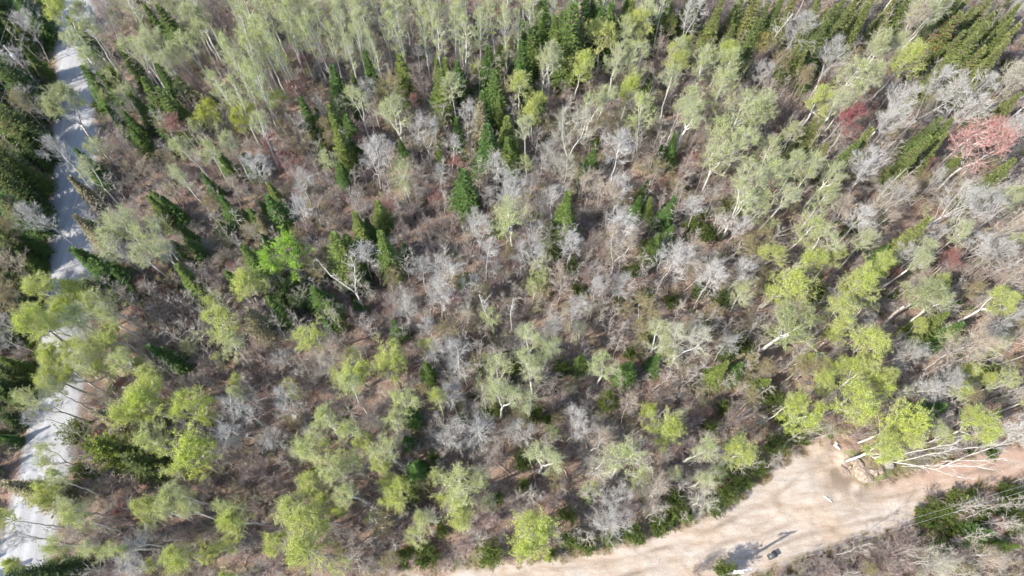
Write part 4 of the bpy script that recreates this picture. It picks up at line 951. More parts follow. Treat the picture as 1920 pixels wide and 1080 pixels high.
('A',44.2,15.6,7.4,2.2,0,'small pale green leafing aspen right of the lime tree on the cut bank'),
('Y',46.8,19.2,8.7,1.9,0,'small lime green leafing tree, second below the spreading white tree'),
('Y',23.0,12.5,10.4,3.5,0,'large lime green leafing tree right of the round lime tree'),
('A',18.8,12.9,11.8,2.9,0,'medium pale green leafing aspen right of the round lime tree'),
('A',19.1,10.2,9.8,2.5,0,'small pale green leafing aspen, nearest below right of the round lime tree'),
('W',19.1,8.0,8.5,3.1,1,'medium bare grey-white tree below right of the round lime tree'),
('G',28.3,14.1,5.0,2.7,0,'large leafy green shrub left of the boulders'),
('C',45.2,17.8,7.3,3.1,0,'medium dark green fir above right of the lime tree on the cut bank'),
('F',45.7,17.9,6.0,2.1,0,'small broad olive evergreen above right of the lime tree on the cut bank'),
('W',42.7,19.4,9.6,3.1,0,'medium bare grey-white tree above right of the lime tree on the cut bank'),
('W',48.6,15.5,13.6,3.4,0,'medium bare grey-white tree below right of the spreading white tree'),
('B',24.5,16.9,9.0,4.6,1,'large bare brown twiggy shrub right of the round lime tree'),
('O',26.2,19.4,6.0,2.3,0,'medium tan budding tree below left of the broadest lime crown'),
('R',20.9,17.4,5.0,1.5,0,'small red budding maple right of the round lime tree'),
('B',19.6,17.2,7.0,3.6,0,'large bare brown twiggy shrub above right of the round lime tree'),
('B',19.5,15.0,6.0,3.2,0,'medium bare brown twiggy shrub right of the round lime tree'),
('G',23.4,18.7,4.0,2.1,0,'small leafy green shrub, second right of the round lime tree'),
('G',29.3,19.5,4.0,2.7,0,'large leafy green shrub below the broadest lime crown'),
('G',31.4,16.3,3.5,3.4,0,'large leafy green shrub above left of the boulders'),
('G',23.0,9.3,3.0,2.8,0,'large leafy green shrub above left of the small cabinet on the sand'),
('G',21.6,8.1,2.5,2.4,0,'medium leafy green shrub above left of the crossarm pole'),
('G',24.6,10.4,3.5,2.4,0,'medium leafy green shrub above left of the small cabinet on the sand'),
('G',23.9,11.9,4.0,2.6,0,'large leafy green shrub below right of the round lime tree'),
('G',21.7,16.3,4.0,2.3,0,'small leafy green shrub, nearest right of the round lime tree'),
('G',28.2,20.7,4.0,2.5,0,'medium leafy green shrub, nearest below the broadest lime crown'),
('G',30.0,17.5,4.0,2.5,0,'medium leafy green shrub, second below the broadest lime crown'),
('G',52.6,8.4,3.0,2.8,0,'large leafy green shrub, third below right of the lime tree on the cut bank'),
('G',44.9,6.3,2.5,2.2,0,'small leafy green shrub, third below right of the boulders'),
('G',46.8,6.7,2.0,1.5,0,'small leafy green shrub, fourth below right of the boulders'),
('G',50.3,7.5,2.5,2.2,0,'small leafy green shrub, second below right of the lime tree on the cut bank'),
('G',49.5,9.0,2.5,2.0,0,'small leafy green shrub, nearest below right of the lime tree on the cut bank'),
('G',53.7,7.3,3.0,2.4,0,'medium leafy green shrub, third below right of the lime tree on the cut bank'),
('C',47.9,5.2,6.1,2.8,0,'medium dark green fir below right of the lime tree on the cut bank'),
('G',48.2,5.4,2.5,1.5,0,'small leafy green shrub, seventh below right of the boulders'),
('G',45.3,8.1,2.5,2.4,0,'medium leafy green shrub, nearest below right of the boulders'),
('G',53.4,9.9,2.5,2.2,0,'small leafy green shrub, third below right of the lime tree on the cut bank'),
('R',50.3,6.3,4.0,1.9,0,'small red budding maple below right of the lime tree on the cut bank'),
('W',42.4,2.5,6.8,4.7,1,'large bare grey-white tree, nearest below right of the boulders'),
('W',47.2,3.0,6.8,4.3,0,'large bare grey-white tree, second below right of the boulders'),
('D',50.3,5.4,6.0,1.8,0,'medium white dead snag below right of the lime tree on the cut bank'),
('B',39.4,3.2,4.0,4.6,0,'large bare brown twiggy shrub below right of the boulders'),
('B',36.8,3.6,3.5,3.8,0,'large bare brown twiggy shrub, nearest below the boulders'),
('B',34.1,3.1,3.0,3.6,0,'large bare brown twiggy shrub, nearest right of the small cabinet on the sand'),
('B',35.4,1.7,4.0,4.0,0,'large bare brown twiggy shrub, second right of the small cabinet on the sand'),
('B',38.9,1.7,4.0,3.4,0,'large bare brown twiggy shrub, second below the boulders'),
('B',31.5,2.8,3.0,2.8,0,'medium bare brown twiggy shrub, nearest right of the small cabinet on the sand'),
('G',21.5,1.7,5.0,2.5,0,'medium leafy green shrub left of the crossarm pole'),
('O',51.3,1.9,4.0,2.2,0,'medium tan budding tree below right of the boulders'),
('B',41.1,5.3,3.5,3.1,0,'medium bare brown twiggy shrub, nearest below right of the boulders'),
('B',19.2,1.7,4.0,2.6,0,'small bare brown twiggy shrub left of the crossarm pole'),
('B',30.2,1.6,3.0,3.2,0,'medium bare brown twiggy shrub below right of the small cabinet on the sand'),
('B',46.2,4.3,4.0,2.8,0,'medium bare brown twiggy shrub, third below right of the boulders'),
('B',47.8,8.0,3.0,2.5,0,'small bare brown twiggy shrub, second below right of the lime tree on the cut bank'),
('B',50.7,8.9,3.0,2.7,0,'small bare brown twiggy shrub, third below right of the lime tree on the cut bank'),
('B',45.2,9.0,2.5,2.5,0,'small bare brown twiggy shrub, nearest below right of the lime tree on the cut bank'),
('B',32.5,1.6,4.0,3.0,0,'medium bare brown twiggy shrub, second right of the small cabinet on the sand'),
('B',42.2,4.5,3.5,2.8,0,'medium bare brown twiggy shrub, second below right of the boulders'),
('G',46.6,1.6,3.0,2.3,0,'small leafy green shrub, eighth below right of the boulders'),
('G',43.6,6.8,2.0,1.5,0,'small leafy green shrub, second below right of the boulders'),
('C',-56.4,-0.2,6.9,2.8,0,'medium dark green fir below left of the yellow tipped evergreen'),
('C',-56.7,1.9,4.1,1.9,0,'small dark green fir, second below left of the yellow tipped evergreen'),
('C',-56.2,3.6,3.9,1.8,0,'small dark green fir, nearest below left of the yellow tipped evergreen'),
('G',-56.7,7.7,2.1,2.4,0,'medium leafy green shrub below left of the yellow tipped evergreen'),
('C',-57.1,11.8,4.8,2.1,0,'small dark green fir, third left of the yellow tipped evergreen'),
('C',-59.9,12.7,7.0,2.9,0,'medium dark green fir, nearest left of the yellow tipped evergreen'),
('C',-57.6,15.7,5.1,2.2,0,'small dark green fir, second left of the yellow tipped evergreen'),
('C',-60.5,17.8,7.9,3.2,0,'medium dark green fir, second left of the yellow tipped evergreen'),
('F',-57.9,19.6,7.1,3.4,0,'medium broad olive evergreen above left of the yellow tipped evergreen'),
('F',-60.0,19.8,5.5,2.9,0,'medium broad olive evergreen left of the yellow tipped evergreen'),
('O',-60.0,22.8,6.0,3.2,0,'large tan budding tree, nearest above left of the yellow tipped evergreen'),
('C',-63.7,22.5,6.4,2.7,0,'medium dark green fir, third above left of the yellow tipped evergreen'),
('F',-61.1,25.7,5.6,2.5,0,'small broad olive evergreen, fifth above left of the yellow tipped evergreen'),
('F',-63.2,26.2,5.7,2.4,0,'small broad olive evergreen, seventh above left of the yellow tipped evergreen'),
('C',-59.0,27.5,7.3,3.0,0,'medium dark green fir, second above left of the yellow tipped evergreen'),
('F',-61.1,29.6,7.9,4.0,0,'large broad olive evergreen, nearest above left of the yellow tipped evergreen'),
('F',-62.2,30.2,8.8,3.8,0,'large broad olive evergreen, second above left of the yellow tipped evergreen'),
('F',-63.8,30.2,8.0,4.0,0,'large broad olive evergreen, third above left of the yellow tipped evergreen'),
('C',-60.0,34.0,3.8,1.8,0,'small dark green fir, third above left of the yellow tipped evergreen'),
('O',-62.1,34.6,6.0,3.2,0,'large tan budding tree, seventh below the transformer pole'),
('F',-64.7,33.6,7.9,4.3,0,'large broad olive evergreen, fifth below the transformer pole'),
('C',-66.6,32.9,5.2,2.3,0,'small dark green fir, fourth above left of the yellow tipped evergreen'),
('F',-59.7,36.0,7.0,3.2,0,'medium broad olive evergreen, tenth below the transformer pole'),
('F',-62.1,36.3,6.7,3.5,0,'medium broad olive evergreen, eleventh below the transformer pole'),
('F',-65.8,36.5,7.0,3.8,0,'large broad olive evergreen, fourth below the transformer pole'),
('F',-67.9,36.1,5.9,2.5,0,'small broad olive evergreen, sixth below the transformer pole'),
('G',-60.4,39.0,2.1,2.4,0,'medium leafy green shrub, second below the transformer pole'),
('C',-63.0,39.6,5.1,2.2,0,'small dark green fir, fifth below the transformer pole'),
('F',-65.7,39.4,7.7,3.7,0,'large broad olive evergreen, third below the transformer pole'),
('G',-61.0,42.7,2.1,2.4,0,'medium leafy green shrub, nearest below the transformer pole'),
('F',-63.7,41.0,5.9,2.7,0,'small broad olive evergreen, fourth below the transformer pole'),
('O',-65.8,42.5,6.0,3.2,0,'large tan budding tree, fourth below the transformer pole'),
('F',-68.6,42.4,8.9,4.1,0,'large broad olive evergreen, seventh below left of the transformer pole'),
('C',-64.7,45.7,7.3,3.0,0,'medium dark green fir, fourth below the transformer pole'),
('C',-67.4,44.4,5.5,2.4,0,'small dark green fir, third below the transformer pole'),
('F',-70.4,45.6,7.0,3.2,0,'medium broad olive evergreen below left of the transformer pole'),
('F',-64.7,48.4,9.0,3.9,0,'large broad olive evergreen, second below the transformer pole'),
('F',-66.8,47.7,6.8,3.3,0,'medium broad olive evergreen, eighth below the transformer pole'),
('C',-69.1,46.4,7.2,3.0,0,'medium dark green fir, second below left of the transformer pole'),
('F',-65.4,49.8,6.0,3.1,0,'medium broad olive evergreen, seventh below the transformer pole'),
('F',-67.3,50.5,6.0,2.6,0,'small broad olive evergreen, nearest below the transformer pole'),
('O',-70.7,49.9,6.0,3.2,0,'large tan budding tree below left of the transformer pole'),
('C',-63.5,52.2,5.8,2.5,0,'small dark green fir, nearest below the transformer pole'),
('F',-69.3,53.6,7.9,3.6,0,'large broad olive evergreen, fifth below left of the transformer pole'),
('F',-70.8,52.8,9.4,4.8,0,'large broad olive evergreen, sixth below left of the transformer pole'),
('F',-64.1,56.0,5.6,3.0,0,'medium broad olive evergreen, fourth below the transformer pole'),
('O',-65.9,55.2,6.0,3.2,0,'large tan budding tree, nearest below the transformer pole'),
('C',-69.2,56.0,8.9,3.5,0,'tall dark green fir, nearest below left of the transformer pole'),
('C',-72.0,55.6,8.9,3.5,0,'tall dark green fir, second below left of the transformer pole'),
('C',-66.8,57.3,8.3,3.3,0,'medium dark green fir, second below the transformer pole'),
('F',-69.3,58.4,9.2,4.1,0,'large broad olive evergreen, third below left of the transformer pole'),
('F',-72.8,57.1,7.2,3.7,0,'large broad olive evergreen, fourth below left of the transformer pole'),
('F',-66.9,60.9,5.7,3.0,0,'medium broad olive evergreen, third below the transformer pole'),
('F',-70.1,59.9,9.1,4.2,0,'large broad olive evergreen, second below left of the transformer pole'),
('C',-73.2,59.8,8.1,3.3,0,'medium dark green fir, nearest below left of the transformer pole'),
('C',-66.0,63.8,7.1,2.9,0,'medium dark green fir, nearest below the transformer pole'),
('F',-67.4,62.8,6.3,3.4,0,'medium broad olive evergreen, nearest below the transformer pole'),
('F',-70.6,62.7,7.2,3.7,0,'large broad olive evergreen, nearest below left of the transformer pole'),
('F',-73.1,63.2,9.1,4.1,0,'large broad olive evergreen, second left of the transformer pole'),
('G',-66.1,66.0,2.1,2.4,0,'medium leafy green shrub below right of the transformer pole'),
('F',-72.4,67.2,8.8,4.3,0,'large broad olive evergreen, nearest left of the transformer pole'),
('C',-74.9,67.0,6.6,2.8,0,'medium dark green fir left of the transformer pole'),
('C',-67.5,69.3,7.4,3.0,0,'medium dark green fir, nearest above the transformer pole'),
('F',-70.0,69.2,6.9,3.2,0,'medium broad olive evergreen, nearest above left of the transformer pole'),
('F',-75.5,68.8,8.4,4.1,0,'large broad olive evergreen, third left of the transformer pole'),
('C',-68.3,71.3,5.5,2.4,0,'small dark green fir above right of the transformer pole'),
('C',-70.9,71.5,7.1,2.9,0,'medium dark green fir above left of the transformer pole'),
('F',-73.8,71.7,6.4,3.4,0,'medium broad olive evergreen, second above left of the transformer pole'),
('F',-75.5,70.6,5.8,2.7,0,'small broad olive evergreen, nearest above left of the transformer pole'),
('C',-67.7,73.3,7.0,2.9,0,'medium dark green fir, second above the transformer pole'),
('F',-71.1,73.8,9.2,4.8,0,'large broad olive evergreen above the transformer pole'),
('F',-74.2,75.2,5.7,2.7,0,'small broad olive evergreen, second above left of the transformer pole'),
('F',-75.8,74.2,8.0,4.3,0,'large broad olive evergreen above left of the transformer pole'),
('F',-69.6,77.0,5.9,2.8,0,'medium broad olive evergreen, nearest above the transformer pole'),
('C',-71.1,76.8,5.4,2.3,0,'small dark green fir, nearest above the transformer pole'),
('C',-77.5,75.9,5.3,2.3,0,'small dark green fir above left of the transformer pole'),
('C',-69.2,79.2,4.1,1.9,0,'small dark green fir, second above the transformer pole'),
('F',-74.8,78.8,6.7,3.4,0,'medium broad olive evergreen, second above the transformer pole'),
('F',-77.3,79.9,6.1,3.0,0,'medium broad olive evergreen, third above left of the transformer pole'),
('F',-70.8,82.6,4.3,2.2,0,'small broad olive evergreen above the transformer pole'),
('B',-3.0,48.3,5.5,3.3,0,'large bare brown twiggy shrub above right of the lone bright fir'),
('B',-7.2,9.2,3.7,2.2,0,'small bare brown twiggy shrub, second right of the small round lime tree'),
('O',29.4,34.6,4.2,2.1,0,'small tan budding tree, second right of the fan shaped bare tree'),
('B',-47.1,19.5,3.9,2.4,0,'small bare brown twiggy shrub above left of the yellow tipped evergreen'),
('A',-2.7,23.8,4.9,1.9,0,'small pale green leafing aspen, second below the two tall white snags'),
('O',-5.9,19.0,3.8,1.4,0,'small tan budding tree, nearest above left of the white limbed bare tree'),
('B',11.5,63.7,4.8,2.9,0,'medium bare brown twiggy shrub below the tallest dark spruce'),
('A',60.6,68.9,4.6,1.9,0,'small pale green leafing aspen below the rust brown dead spire'),
('B',-24.7,5.6,5.1,3.1,0,'medium bare brown twiggy shrub, second left of the small round lime tree'),
('W',59.2,44.3,7.8,3.4,0,'medium bare grey-white tree, nearest below the coral red maple'),
('C',-25.6,57.7,4.1,1.9,0,'small dark green fir right of the two roadside lime trees'),
('O',39.6,16.6,4.3,1.9,0,'small tan budding tree left of the lime tree on the cut bank'),
('R',-40.8,33.0,3.0,1.8,0,'small red budding maple, second left of the round bright green tree'),
('B',37.9,15.7,4.5,2.7,0,'small bare brown twiggy shrub left of the lime tree on the cut bank'),
('O',-23.5,53.3,4.9,2.2,0,'medium tan budding tree above the tan budding tree'),
('A',15.5,54.2,6.2,2.2,0,'small pale green leafing aspen below right of the tallest dark spruce'),
('O',-25.8,40.1,4.5,2.0,0,'small tan budding tree above the round bright green tree'),
('A',-36.4,25.1,5.2,2.1,1,'small pale green leafing aspen, second above the sunlit lime tree'),
('O',14.1,25.2,5.4,2.4,0,'medium tan budding tree above the round lime tree'),
('A',-36.4,57.8,5.6,2.7,0,'medium pale green leafing aspen above right of the two roadside lime trees'),
('O',-15.2,55.0,5.2,1.9,0,'small tan budding tree below left of the purple brown bare tree'),
('B',-34.4,5.2,5.4,3.3,0,'large bare brown twiggy shrub below the sunlit lime tree'),
('O',10.1,55.0,4.4,2.1,0,'medium tan budding tree, nearest right of the largest fir of the file'),
('W',-19.7,21.7,7.1,3.1,0,'medium bare grey-white tree below the forked dead snag'),
('A',-52.1,51.3,6.9,2.8,0,'medium pale green leafing aspen, nearest below right of the transformer pole'),
('O',28.6,33.3,3.9,1.9,0,'small tan budding tree, nearest right of the fan shaped bare tree'),
('W',-6.8,24.4,6.5,2.9,0,'small bare grey-white tree below left of the two tall white snags'),
('B',-13.6,19.4,4.3,2.6,0,'small bare brown twiggy shrub left of the white limbed bare tree'),
('O',26.1,57.6,5.5,2.5,0,'medium tan budding tree below left of the yellow budding tree'),
('C',16.0,23.5,4.0,1.9,0,'small dark green fir above the round lime tree'),
('W',-4.9,32.2,7.4,3.1,0,'medium bare grey-white tree below right of the silvery bare tree'),
('B',52.7,35.3,5.6,3.4,0,'large bare brown twiggy shrub above the spreading white tree'),
('B',-1.9,33.5,5.3,3.2,0,'medium bare brown twiggy shrub, nearest above the two tall white snags'),
('A',2.4,23.2,7.4,3.5,0,'large pale green leafing aspen, nearest below right of the two tall white snags'),
('O',46.6,66.9,4.9,1.8,0,'small tan budding tree above the crimson maple'),
('O',-44.4,71.0,5.1,2.3,0,'medium tan budding tree above left of the two roadside lime trees'),
('G',17.2,8.8,3.5,2.6,0,'medium leafy green shrub below the round lime tree'),
('O',3.4,32.0,4.6,2.1,0,'medium tan budding tree above right of the two tall white snags'),
('A',16.2,72.1,5.1,2.2,0,'small pale green leafing aspen right of the tallest dark spruce'),
('A',-23.7,19.9,6.5,2.8,1,'medium pale green leafing aspen below left of the forked dead snag'),
('B',47.9,33.2,4.3,2.6,0,'small bare brown twiggy shrub above left of the spreading white tree'),
('W',-3.1,44.9,5.6,2.2,0,'small bare grey-white tree, nearest right of the lone bright fir'),
('Y',-21.5,5.9,6.9,2.4,0,'medium lime green leafing tree, second left of the small round lime tree'),
('O',11.4,50.1,5.1,1.9,0,'small tan budding tree right of the largest fir of the file'),
('W',-31.7,13.2,5.2,2.0,0,'small bare grey-white tree right of the sunlit lime tree'),
('B',-30.6,5.2,4.1,2.5,0,'small bare brown twiggy shrub, second below the sunlit lime tree'),
('C',-5.0,72.6,5.3,2.4,0,'small dark green fir above right of the purple brown bare tree'),
('O',-42.6,45.2,4.9,2.4,0,'medium tan budding tree below left of the two roadside lime trees'),
('O',54.5,58.6,5.9,2.3,0,'medium tan budding tree above left of the coral red maple'),
('A',-50.1,32.9,4.8,2.0,1,'small pale green leafing aspen above the yellow tipped evergreen'),
('Y',-36.7,1.9,4.4,1.7,0,'small lime green leafing tree, second below the sunlit lime tree'),
('O',56.4,23.4,4.2,1.9,0,'small tan budding tree below right of the spreading white tree'),
('B',1.2,30.3,3.7,2.2,0,'small bare brown twiggy shrub, nearest right of the two tall white snags'),
('C',-38.3,38.0,5.5,2.5,0,'small dark green fir, second left of the round bright green tree'),
('R',52.7,49.8,4.7,2.8,0,'large red budding maple right of the thick white birch trunk'),
('O',-50.0,65.2,4.5,2.0,0,'small tan budding tree above left of the two roadside lime trees'),
('R',-40.6,7.4,4.3,2.6,0,'large red budding maple below the yellow tipped evergreen'),
('A',-3.6,10.2,5.1,1.9,1,'small pale green leafing aspen, second below the white limbed bare tree'),
('R',-43.8,30.3,3.4,2.1,0,'medium red budding maple above the yellow tipped evergreen'),
('Y',52.5,21.5,5.3,2.0,0,'small lime green leafing tree, nearest below the spreading white tree'),
('A',0.7,65.8,5.5,2.7,0,'medium pale green leafing aspen above right of the largest fir of the file'),
('A',-18.8,20.8,6.5,2.3,1,'small pale green leafing aspen, second below the forked dead snag'),
('B',-13.2,42.7,5.3,3.2,0,'medium bare brown twiggy shrub, second below left of the crimson shrub'),
('O',-44.3,54.6,5.6,2.5,0,'medium tan budding tree left of the two roadside lime trees'),
('O',1.3,16.8,6.2,2.5,0,'medium tan budding tree right of the white limbed bare tree'),
('O',-7.2,26.8,6.1,3.0,0,'large tan budding tree left of the two tall white snags'),
('C',-12.8,37.6,5.3,2.4,0,'small dark green fir above left of the silvery bare tree'),
('W',-15.9,51.0,7.3,2.9,0,'small bare grey-white tree, second above left of the crimson shrub'),
('B',-41.5,32.0,3.6,2.1,0,'small bare brown twiggy shrub, nearest left of the round bright green tree'),
('C',-29.9,38.9,5.5,2.5,0,'small dark green fir, nearest above left of the round bright green tree'),
('O',30.0,54.9,5.6,2.4,0,'medium tan budding tree below the yellow budding tree'),
('G',26.4,26.8,3.2,2.4,0,'medium leafy green shrub left of the broadest lime crown'),
('A',-2.7,19.5,6.6,2.5,0,'small pale green leafing aspen, second above the white limbed bare tree'),
('B',64.6,56.5,4.0,2.4,0,'small bare brown twiggy shrub above right of the coral red maple'),
('Y',14.9,17.6,5.8,2.4,0,'small lime green leafing tree above left of the round lime tree'),
('A',60.0,38.6,5.5,2.1,0,'small pale green leafing aspen below the coral red maple'),
('O',-12.5,2.6,4.9,2.1,0,'medium tan budding tree below the small round lime tree'),
('R',22.9,49.6,4.6,2.8,0,'large red budding maple above the fan shaped bare tree'),
('C',-40.3,37.9,5.3,2.4,0,'small dark green fir, third left of the round bright green tree'),
('A',3.7,36.6,6.3,2.5,0,'small pale green leafing aspen above right of the two tall white snags'),
('O',36.3,2.0,4.2,2.1,0,'small tan budding tree below the boulders'),
('C',56.8,67.4,3.7,1.6,1,'small dark green fir, second below left of the rust brown dead spire'),
('O',28.9,14.6,4.0,1.7,0,'small tan budding tree left of the boulders'),
('A',-36.5,6.2,6.6,2.5,1,'medium pale green leafing aspen, second below left of the sunlit lime tree'),
('Y',-48.5,25.1,5.7,2.9,0,'medium lime green leafing tree, third above the yellow tipped evergreen'),
('O',-23.8,16.4,5.0,2.1,0,'medium tan budding tree right of the sunlit lime tree'),
('A',-43.2,59.2,6.3,3.1,0,'medium pale green leafing aspen, nearest left of the two roadside lime trees'),
('G',15.7,32.0,3.0,2.2,0,'small leafy green shrub left of the fan shaped bare tree'),
('G',25.4,40.4,2.7,2.0,0,'small leafy green shrub above the fan shaped bare tree'),
('A',55.0,25.0,6.5,2.7,0,'medium pale green leafing aspen right of the spreading white tree'),
('B',41.1,44.4,4.4,2.7,0,'small bare brown twiggy shrub below left of the thick white birch trunk'),
('W',60.8,60.1,7.9,3.6,0,'large bare grey-white tree, nearest above the coral red maple'),
('O',29.5,71.0,4.9,1.8,0,'small tan budding tree left of the yellow budding tree'),
('O',-13.0,6.9,6.2,2.5,0,'medium tan budding tree right of the small round lime tree'),
('C',-9.2,62.0,3.5,1.7,0,'small dark green fir right of the purple brown bare tree'),
('A',-38.2,55.0,5.8,2.8,0,'medium pale green leafing aspen, nearest below left of the two roadside lime trees'),
('W',-8.3,24.1,8.1,3.0,0,'medium bare grey-white tree below left of the two tall white snags'),
('O',25.5,48.7,6.0,2.6,0,'medium tan budding tree, second above the fan shaped bare tree'),
('W',-25.2,23.6,6.8,2.5,0,'small bare grey-white tree below left of the forked dead snag'),
('B',-27.2,22.6,5.3,3.2,0,'medium bare brown twiggy shrub below the round bright green tree'),
('A',3.3,34.3,6.5,2.6,0,'medium pale green leafing aspen above right of the two tall white snags'),
('O',12.8,29.4,5.3,2.3,0,'medium tan budding tree left of the fan shaped bare tree'),
('A',-33.7,8.6,6.1,2.3,1,'small pale green leafing aspen, nearest below the sunlit lime tree'),
('B',-25.9,42.2,5.1,3.1,0,'medium bare brown twiggy shrub left of the tan budding tree'),
('A',-9.3,4.8,6.3,2.4,1,'small pale green leafing aspen below right of the small round lime tree'),
('B',-26.1,5.0,3.7,2.2,0,'small bare brown twiggy shrub, third below right of the sunlit lime tree'),
('Y',20.8,70.5,6.7,2.8,0,'medium lime green leafing tree right of the tallest dark spruce'),
('B',53.8,49.6,4.6,2.7,0,'small bare brown twiggy shrub below left of the coral red maple'),
('O',-24.0,53.9,6.2,2.8,0,'large tan budding tree, second above the tan budding tree'),
('O',-31.1,36.3,5.0,2.3,0,'medium tan budding tree left of the round bright green tree'),
('B',-34.4,16.1,4.0,2.4,0,'small bare brown twiggy shrub above the sunlit lime tree'),
('G',46.9,5.2,3.0,2.3,0,'small leafy green shrub, sixth below right of the boulders'),
('A',40.0,13.4,5.9,2.5,0,'medium pale green leafing aspen below the lime tree on the cut bank'),
('B',-20.6,14.9,4.8,2.9,0,'medium bare brown twiggy shrub above left of the small round lime tree'),
('W',-5.1,40.1,7.2,3.3,0,'medium bare grey-white tree, nearest below the lone bright fir'),
('O',13.2,44.3,5.5,2.4,0,'medium tan budding tree above left of the fan shaped bare tree'),
('W',-7.3,13.9,6.8,2.7,0,'small bare grey-white tree below left of the white limbed bare tree'),
('G',22.3,32.6,3.5,2.6,0,'large leafy green shrub below left of the fan shaped bare tree'),
('C',50.5,4.0,5.4,2.5,0,'small dark green fir below right of the lime tree on the cut bank'),
('W',63.5,53.8,7.4,2.8,0,'small bare grey-white tree above right of the coral red maple'),
('W',64.3,65.3,5.4,2.4,0,'small bare grey-white tree below right of the rust brown dead spire'),
('B',-32.7,10.4,5.0,3.0,0,'medium bare brown twiggy shrub, nearest below right of the sunlit lime tree'),
('O',-22.0,37.1,4.5,2.2,0,'medium tan budding tree right of the round bright green tree'),
('Y',-2.4,51.0,4.5,2.2,0,'small lime green leafing tree below the largest fir of the file'),
('O',-9.4,10.4,4.4,1.8,0,'small tan budding tree above right of the small round lime tree'),
('O',-0.4,37.0,5.3,2.0,0,'small tan budding tree right of the silvery bare tree'),
('W',-12.7,30.3,7.0,3.3,0,'medium bare grey-white tree right of the forked dead snag'),
('O',23.7,22.8,4.0,1.9,0,'small tan budding tree below left of the broadest lime crown'),
('A',-21.4,69.7,6.0,2.1,0,'small pale green leafing aspen above left of the purple brown bare tree'),
('A',-15.9,57.8,6.2,2.4,0,'small pale green leafing aspen below left of the purple brown bare tree'),
('B',0.9,38.0,5.4,3.2,0,'medium bare brown twiggy shrub, second above the two tall white snags'),
('A',8.0,27.1,5.2,2.0,0,'small pale green leafing aspen right of the two tall white snags'),
('C',57.3,59.9,4.0,1.7,1,'small dark green fir above left of the coral red maple'),
('C',-1.4,51.6,4.3,2.0,0,'small dark green fir, nearest below right of the largest fir of the file'),
('B',49.4,57.0,4.7,2.8,0,'medium bare brown twiggy shrub right of the crimson maple'),
('G',-2.2,18.2,3.4,2.5,0,'medium leafy green shrub above right of the white limbed bare tree'),
('B',28.2,34.6,4.8,2.9,0,'medium bare brown twiggy shrub right of the fan shaped bare tree'),
('A',25.3,42.0,4.7,1.7,0,'small pale green leafing aspen above the fan shaped bare tree'),
('Y',50.2,17.8,4.4,1.5,0,'small lime green leafing tree, third below the spreading white tree'),
('A',-19.7,8.7,5.2,2.4,1,'small pale green leafing aspen left of the small round lime tree'),
('O',-3.6,31.8,5.9,2.3,0,'medium tan budding tree above left of the two tall white snags'),
('B',40.8,4.6,4.4,2.6,0,'small bare brown twiggy shrub, nearest below right of the boulders'),
('O',-29.9,64.4,5.9,2.6,0,'medium tan budding tree, second above right of the two roadside lime trees'),
('O',50.7,50.6,4.7,1.7,0,'small tan budding tree right of the thick white birch trunk'),
('Y',35.7,25.8,6.7,2.5,0,'medium lime green leafing tree right of the broadest lime crown'),
('B',-38.4,49.5,4.0,2.4,0,'small bare brown twiggy shrub below the two roadside lime trees'),
('C',17.5,41.2,4.2,2.0,0,'small dark green fir, nearest above left of the fan shaped bare tree'),
('A',-7.3,10.8,7.1,2.4,1,'small pale green leafing aspen below left of the white limbed bare tree'),
('B',-18.7,60.2,4.3,2.6,0,'small bare brown twiggy shrub left of the purple brown bare tree'),
('O',45.7,2.1,4.3,1.7,0,'small tan budding tree below right of the boulders'),
('C',16.6,46.3,4.9,2.3,0,'small dark green fir, third above left of the fan shaped bare tree'),
('O',34.4,43.5,4.3,2.0,0,'small tan budding tree, second below left of the thick white birch trunk'),
('B',-49.0,33.5,5.3,3.2,0,'medium bare brown twiggy shrub above the yellow tipped evergreen'),
('Y',-7.0,8.3,4.9,1.9,0,'small lime green leafing tree right of the small round lime tree'),
('A',-2.2,8.3,6.2,2.2,0,'small pale green leafing aspen above left of the yellow green tree by the track'),
('O',-44.6,24.9,4.9,2.2,0,'medium tan budding tree above the yellow tipped evergreen'),
('O',5.7,41.2,6.0,2.8,0,'large tan budding tree right of the lone bright fir'),
('Y',-18.0,8.0,4.7,2.2,0,'small lime green leafing tree, nearest left of the small round lime tree'),
('A',4.5,15.4,4.9,2.3,0,'small pale green leafing aspen, nearest right of the white limbed bare tree'),
('O',-32.5,60.3,4.5,1.8,0,'small tan budding tree above right of the two roadside lime trees'),
('B',-32.9,7.5,3.9,2.4,0,'small bare brown twiggy shrub, nearest below the sunlit lime tree'),
('A',48.5,26.1,6.9,2.9,0,'medium pale green leafing aspen left of the spreading white tree'),
('G',44.5,3.9,3.5,2.6,0,'large leafy green shrub below right of the boulders'),
('Y',32.4,23.9,5.6,2.1,0,'small lime green leafing tree, nearest below right of the broadest lime crown'),
('O',-13.3,5.4,4.2,2.0,0,'small tan budding tree below right of the small round lime tree'),
('A',-15.8,12.0,6.4,2.8,1,'medium pale green leafing aspen, nearest above the small round lime tree'),
('Y',2.4,6.5,6.3,2.9,0,'medium lime green leafing tree above right of the yellow green tree by the track'),
('W',3.3,48.9,5.4,2.5,0,'small bare grey-white tree, nearest below right of the largest fir of the file'),
('C',-30.9,44.1,4.3,2.0,0,'small dark green fir left of the tan budding tree'),
('B',-29.7,21.7,4.9,3.0,0,'medium bare brown twiggy shrub above right of the sunlit lime tree'),
('O',-5.4,50.8,5.2,1.8,0,'small tan budding tree above the lone bright fir'),
('O',51.2,19.4,4.3,2.1,0,'small tan budding tree below the spreading white tree'),
('Y',-31.1,3.6,5.2,2.6,0,'medium lime green leafing tree, nearest below the sunlit lime tree'),
('B',37.5,22.2,3.4,2.0,0,'small bare brown twiggy shrub above left of the lime tree on the cut bank'),
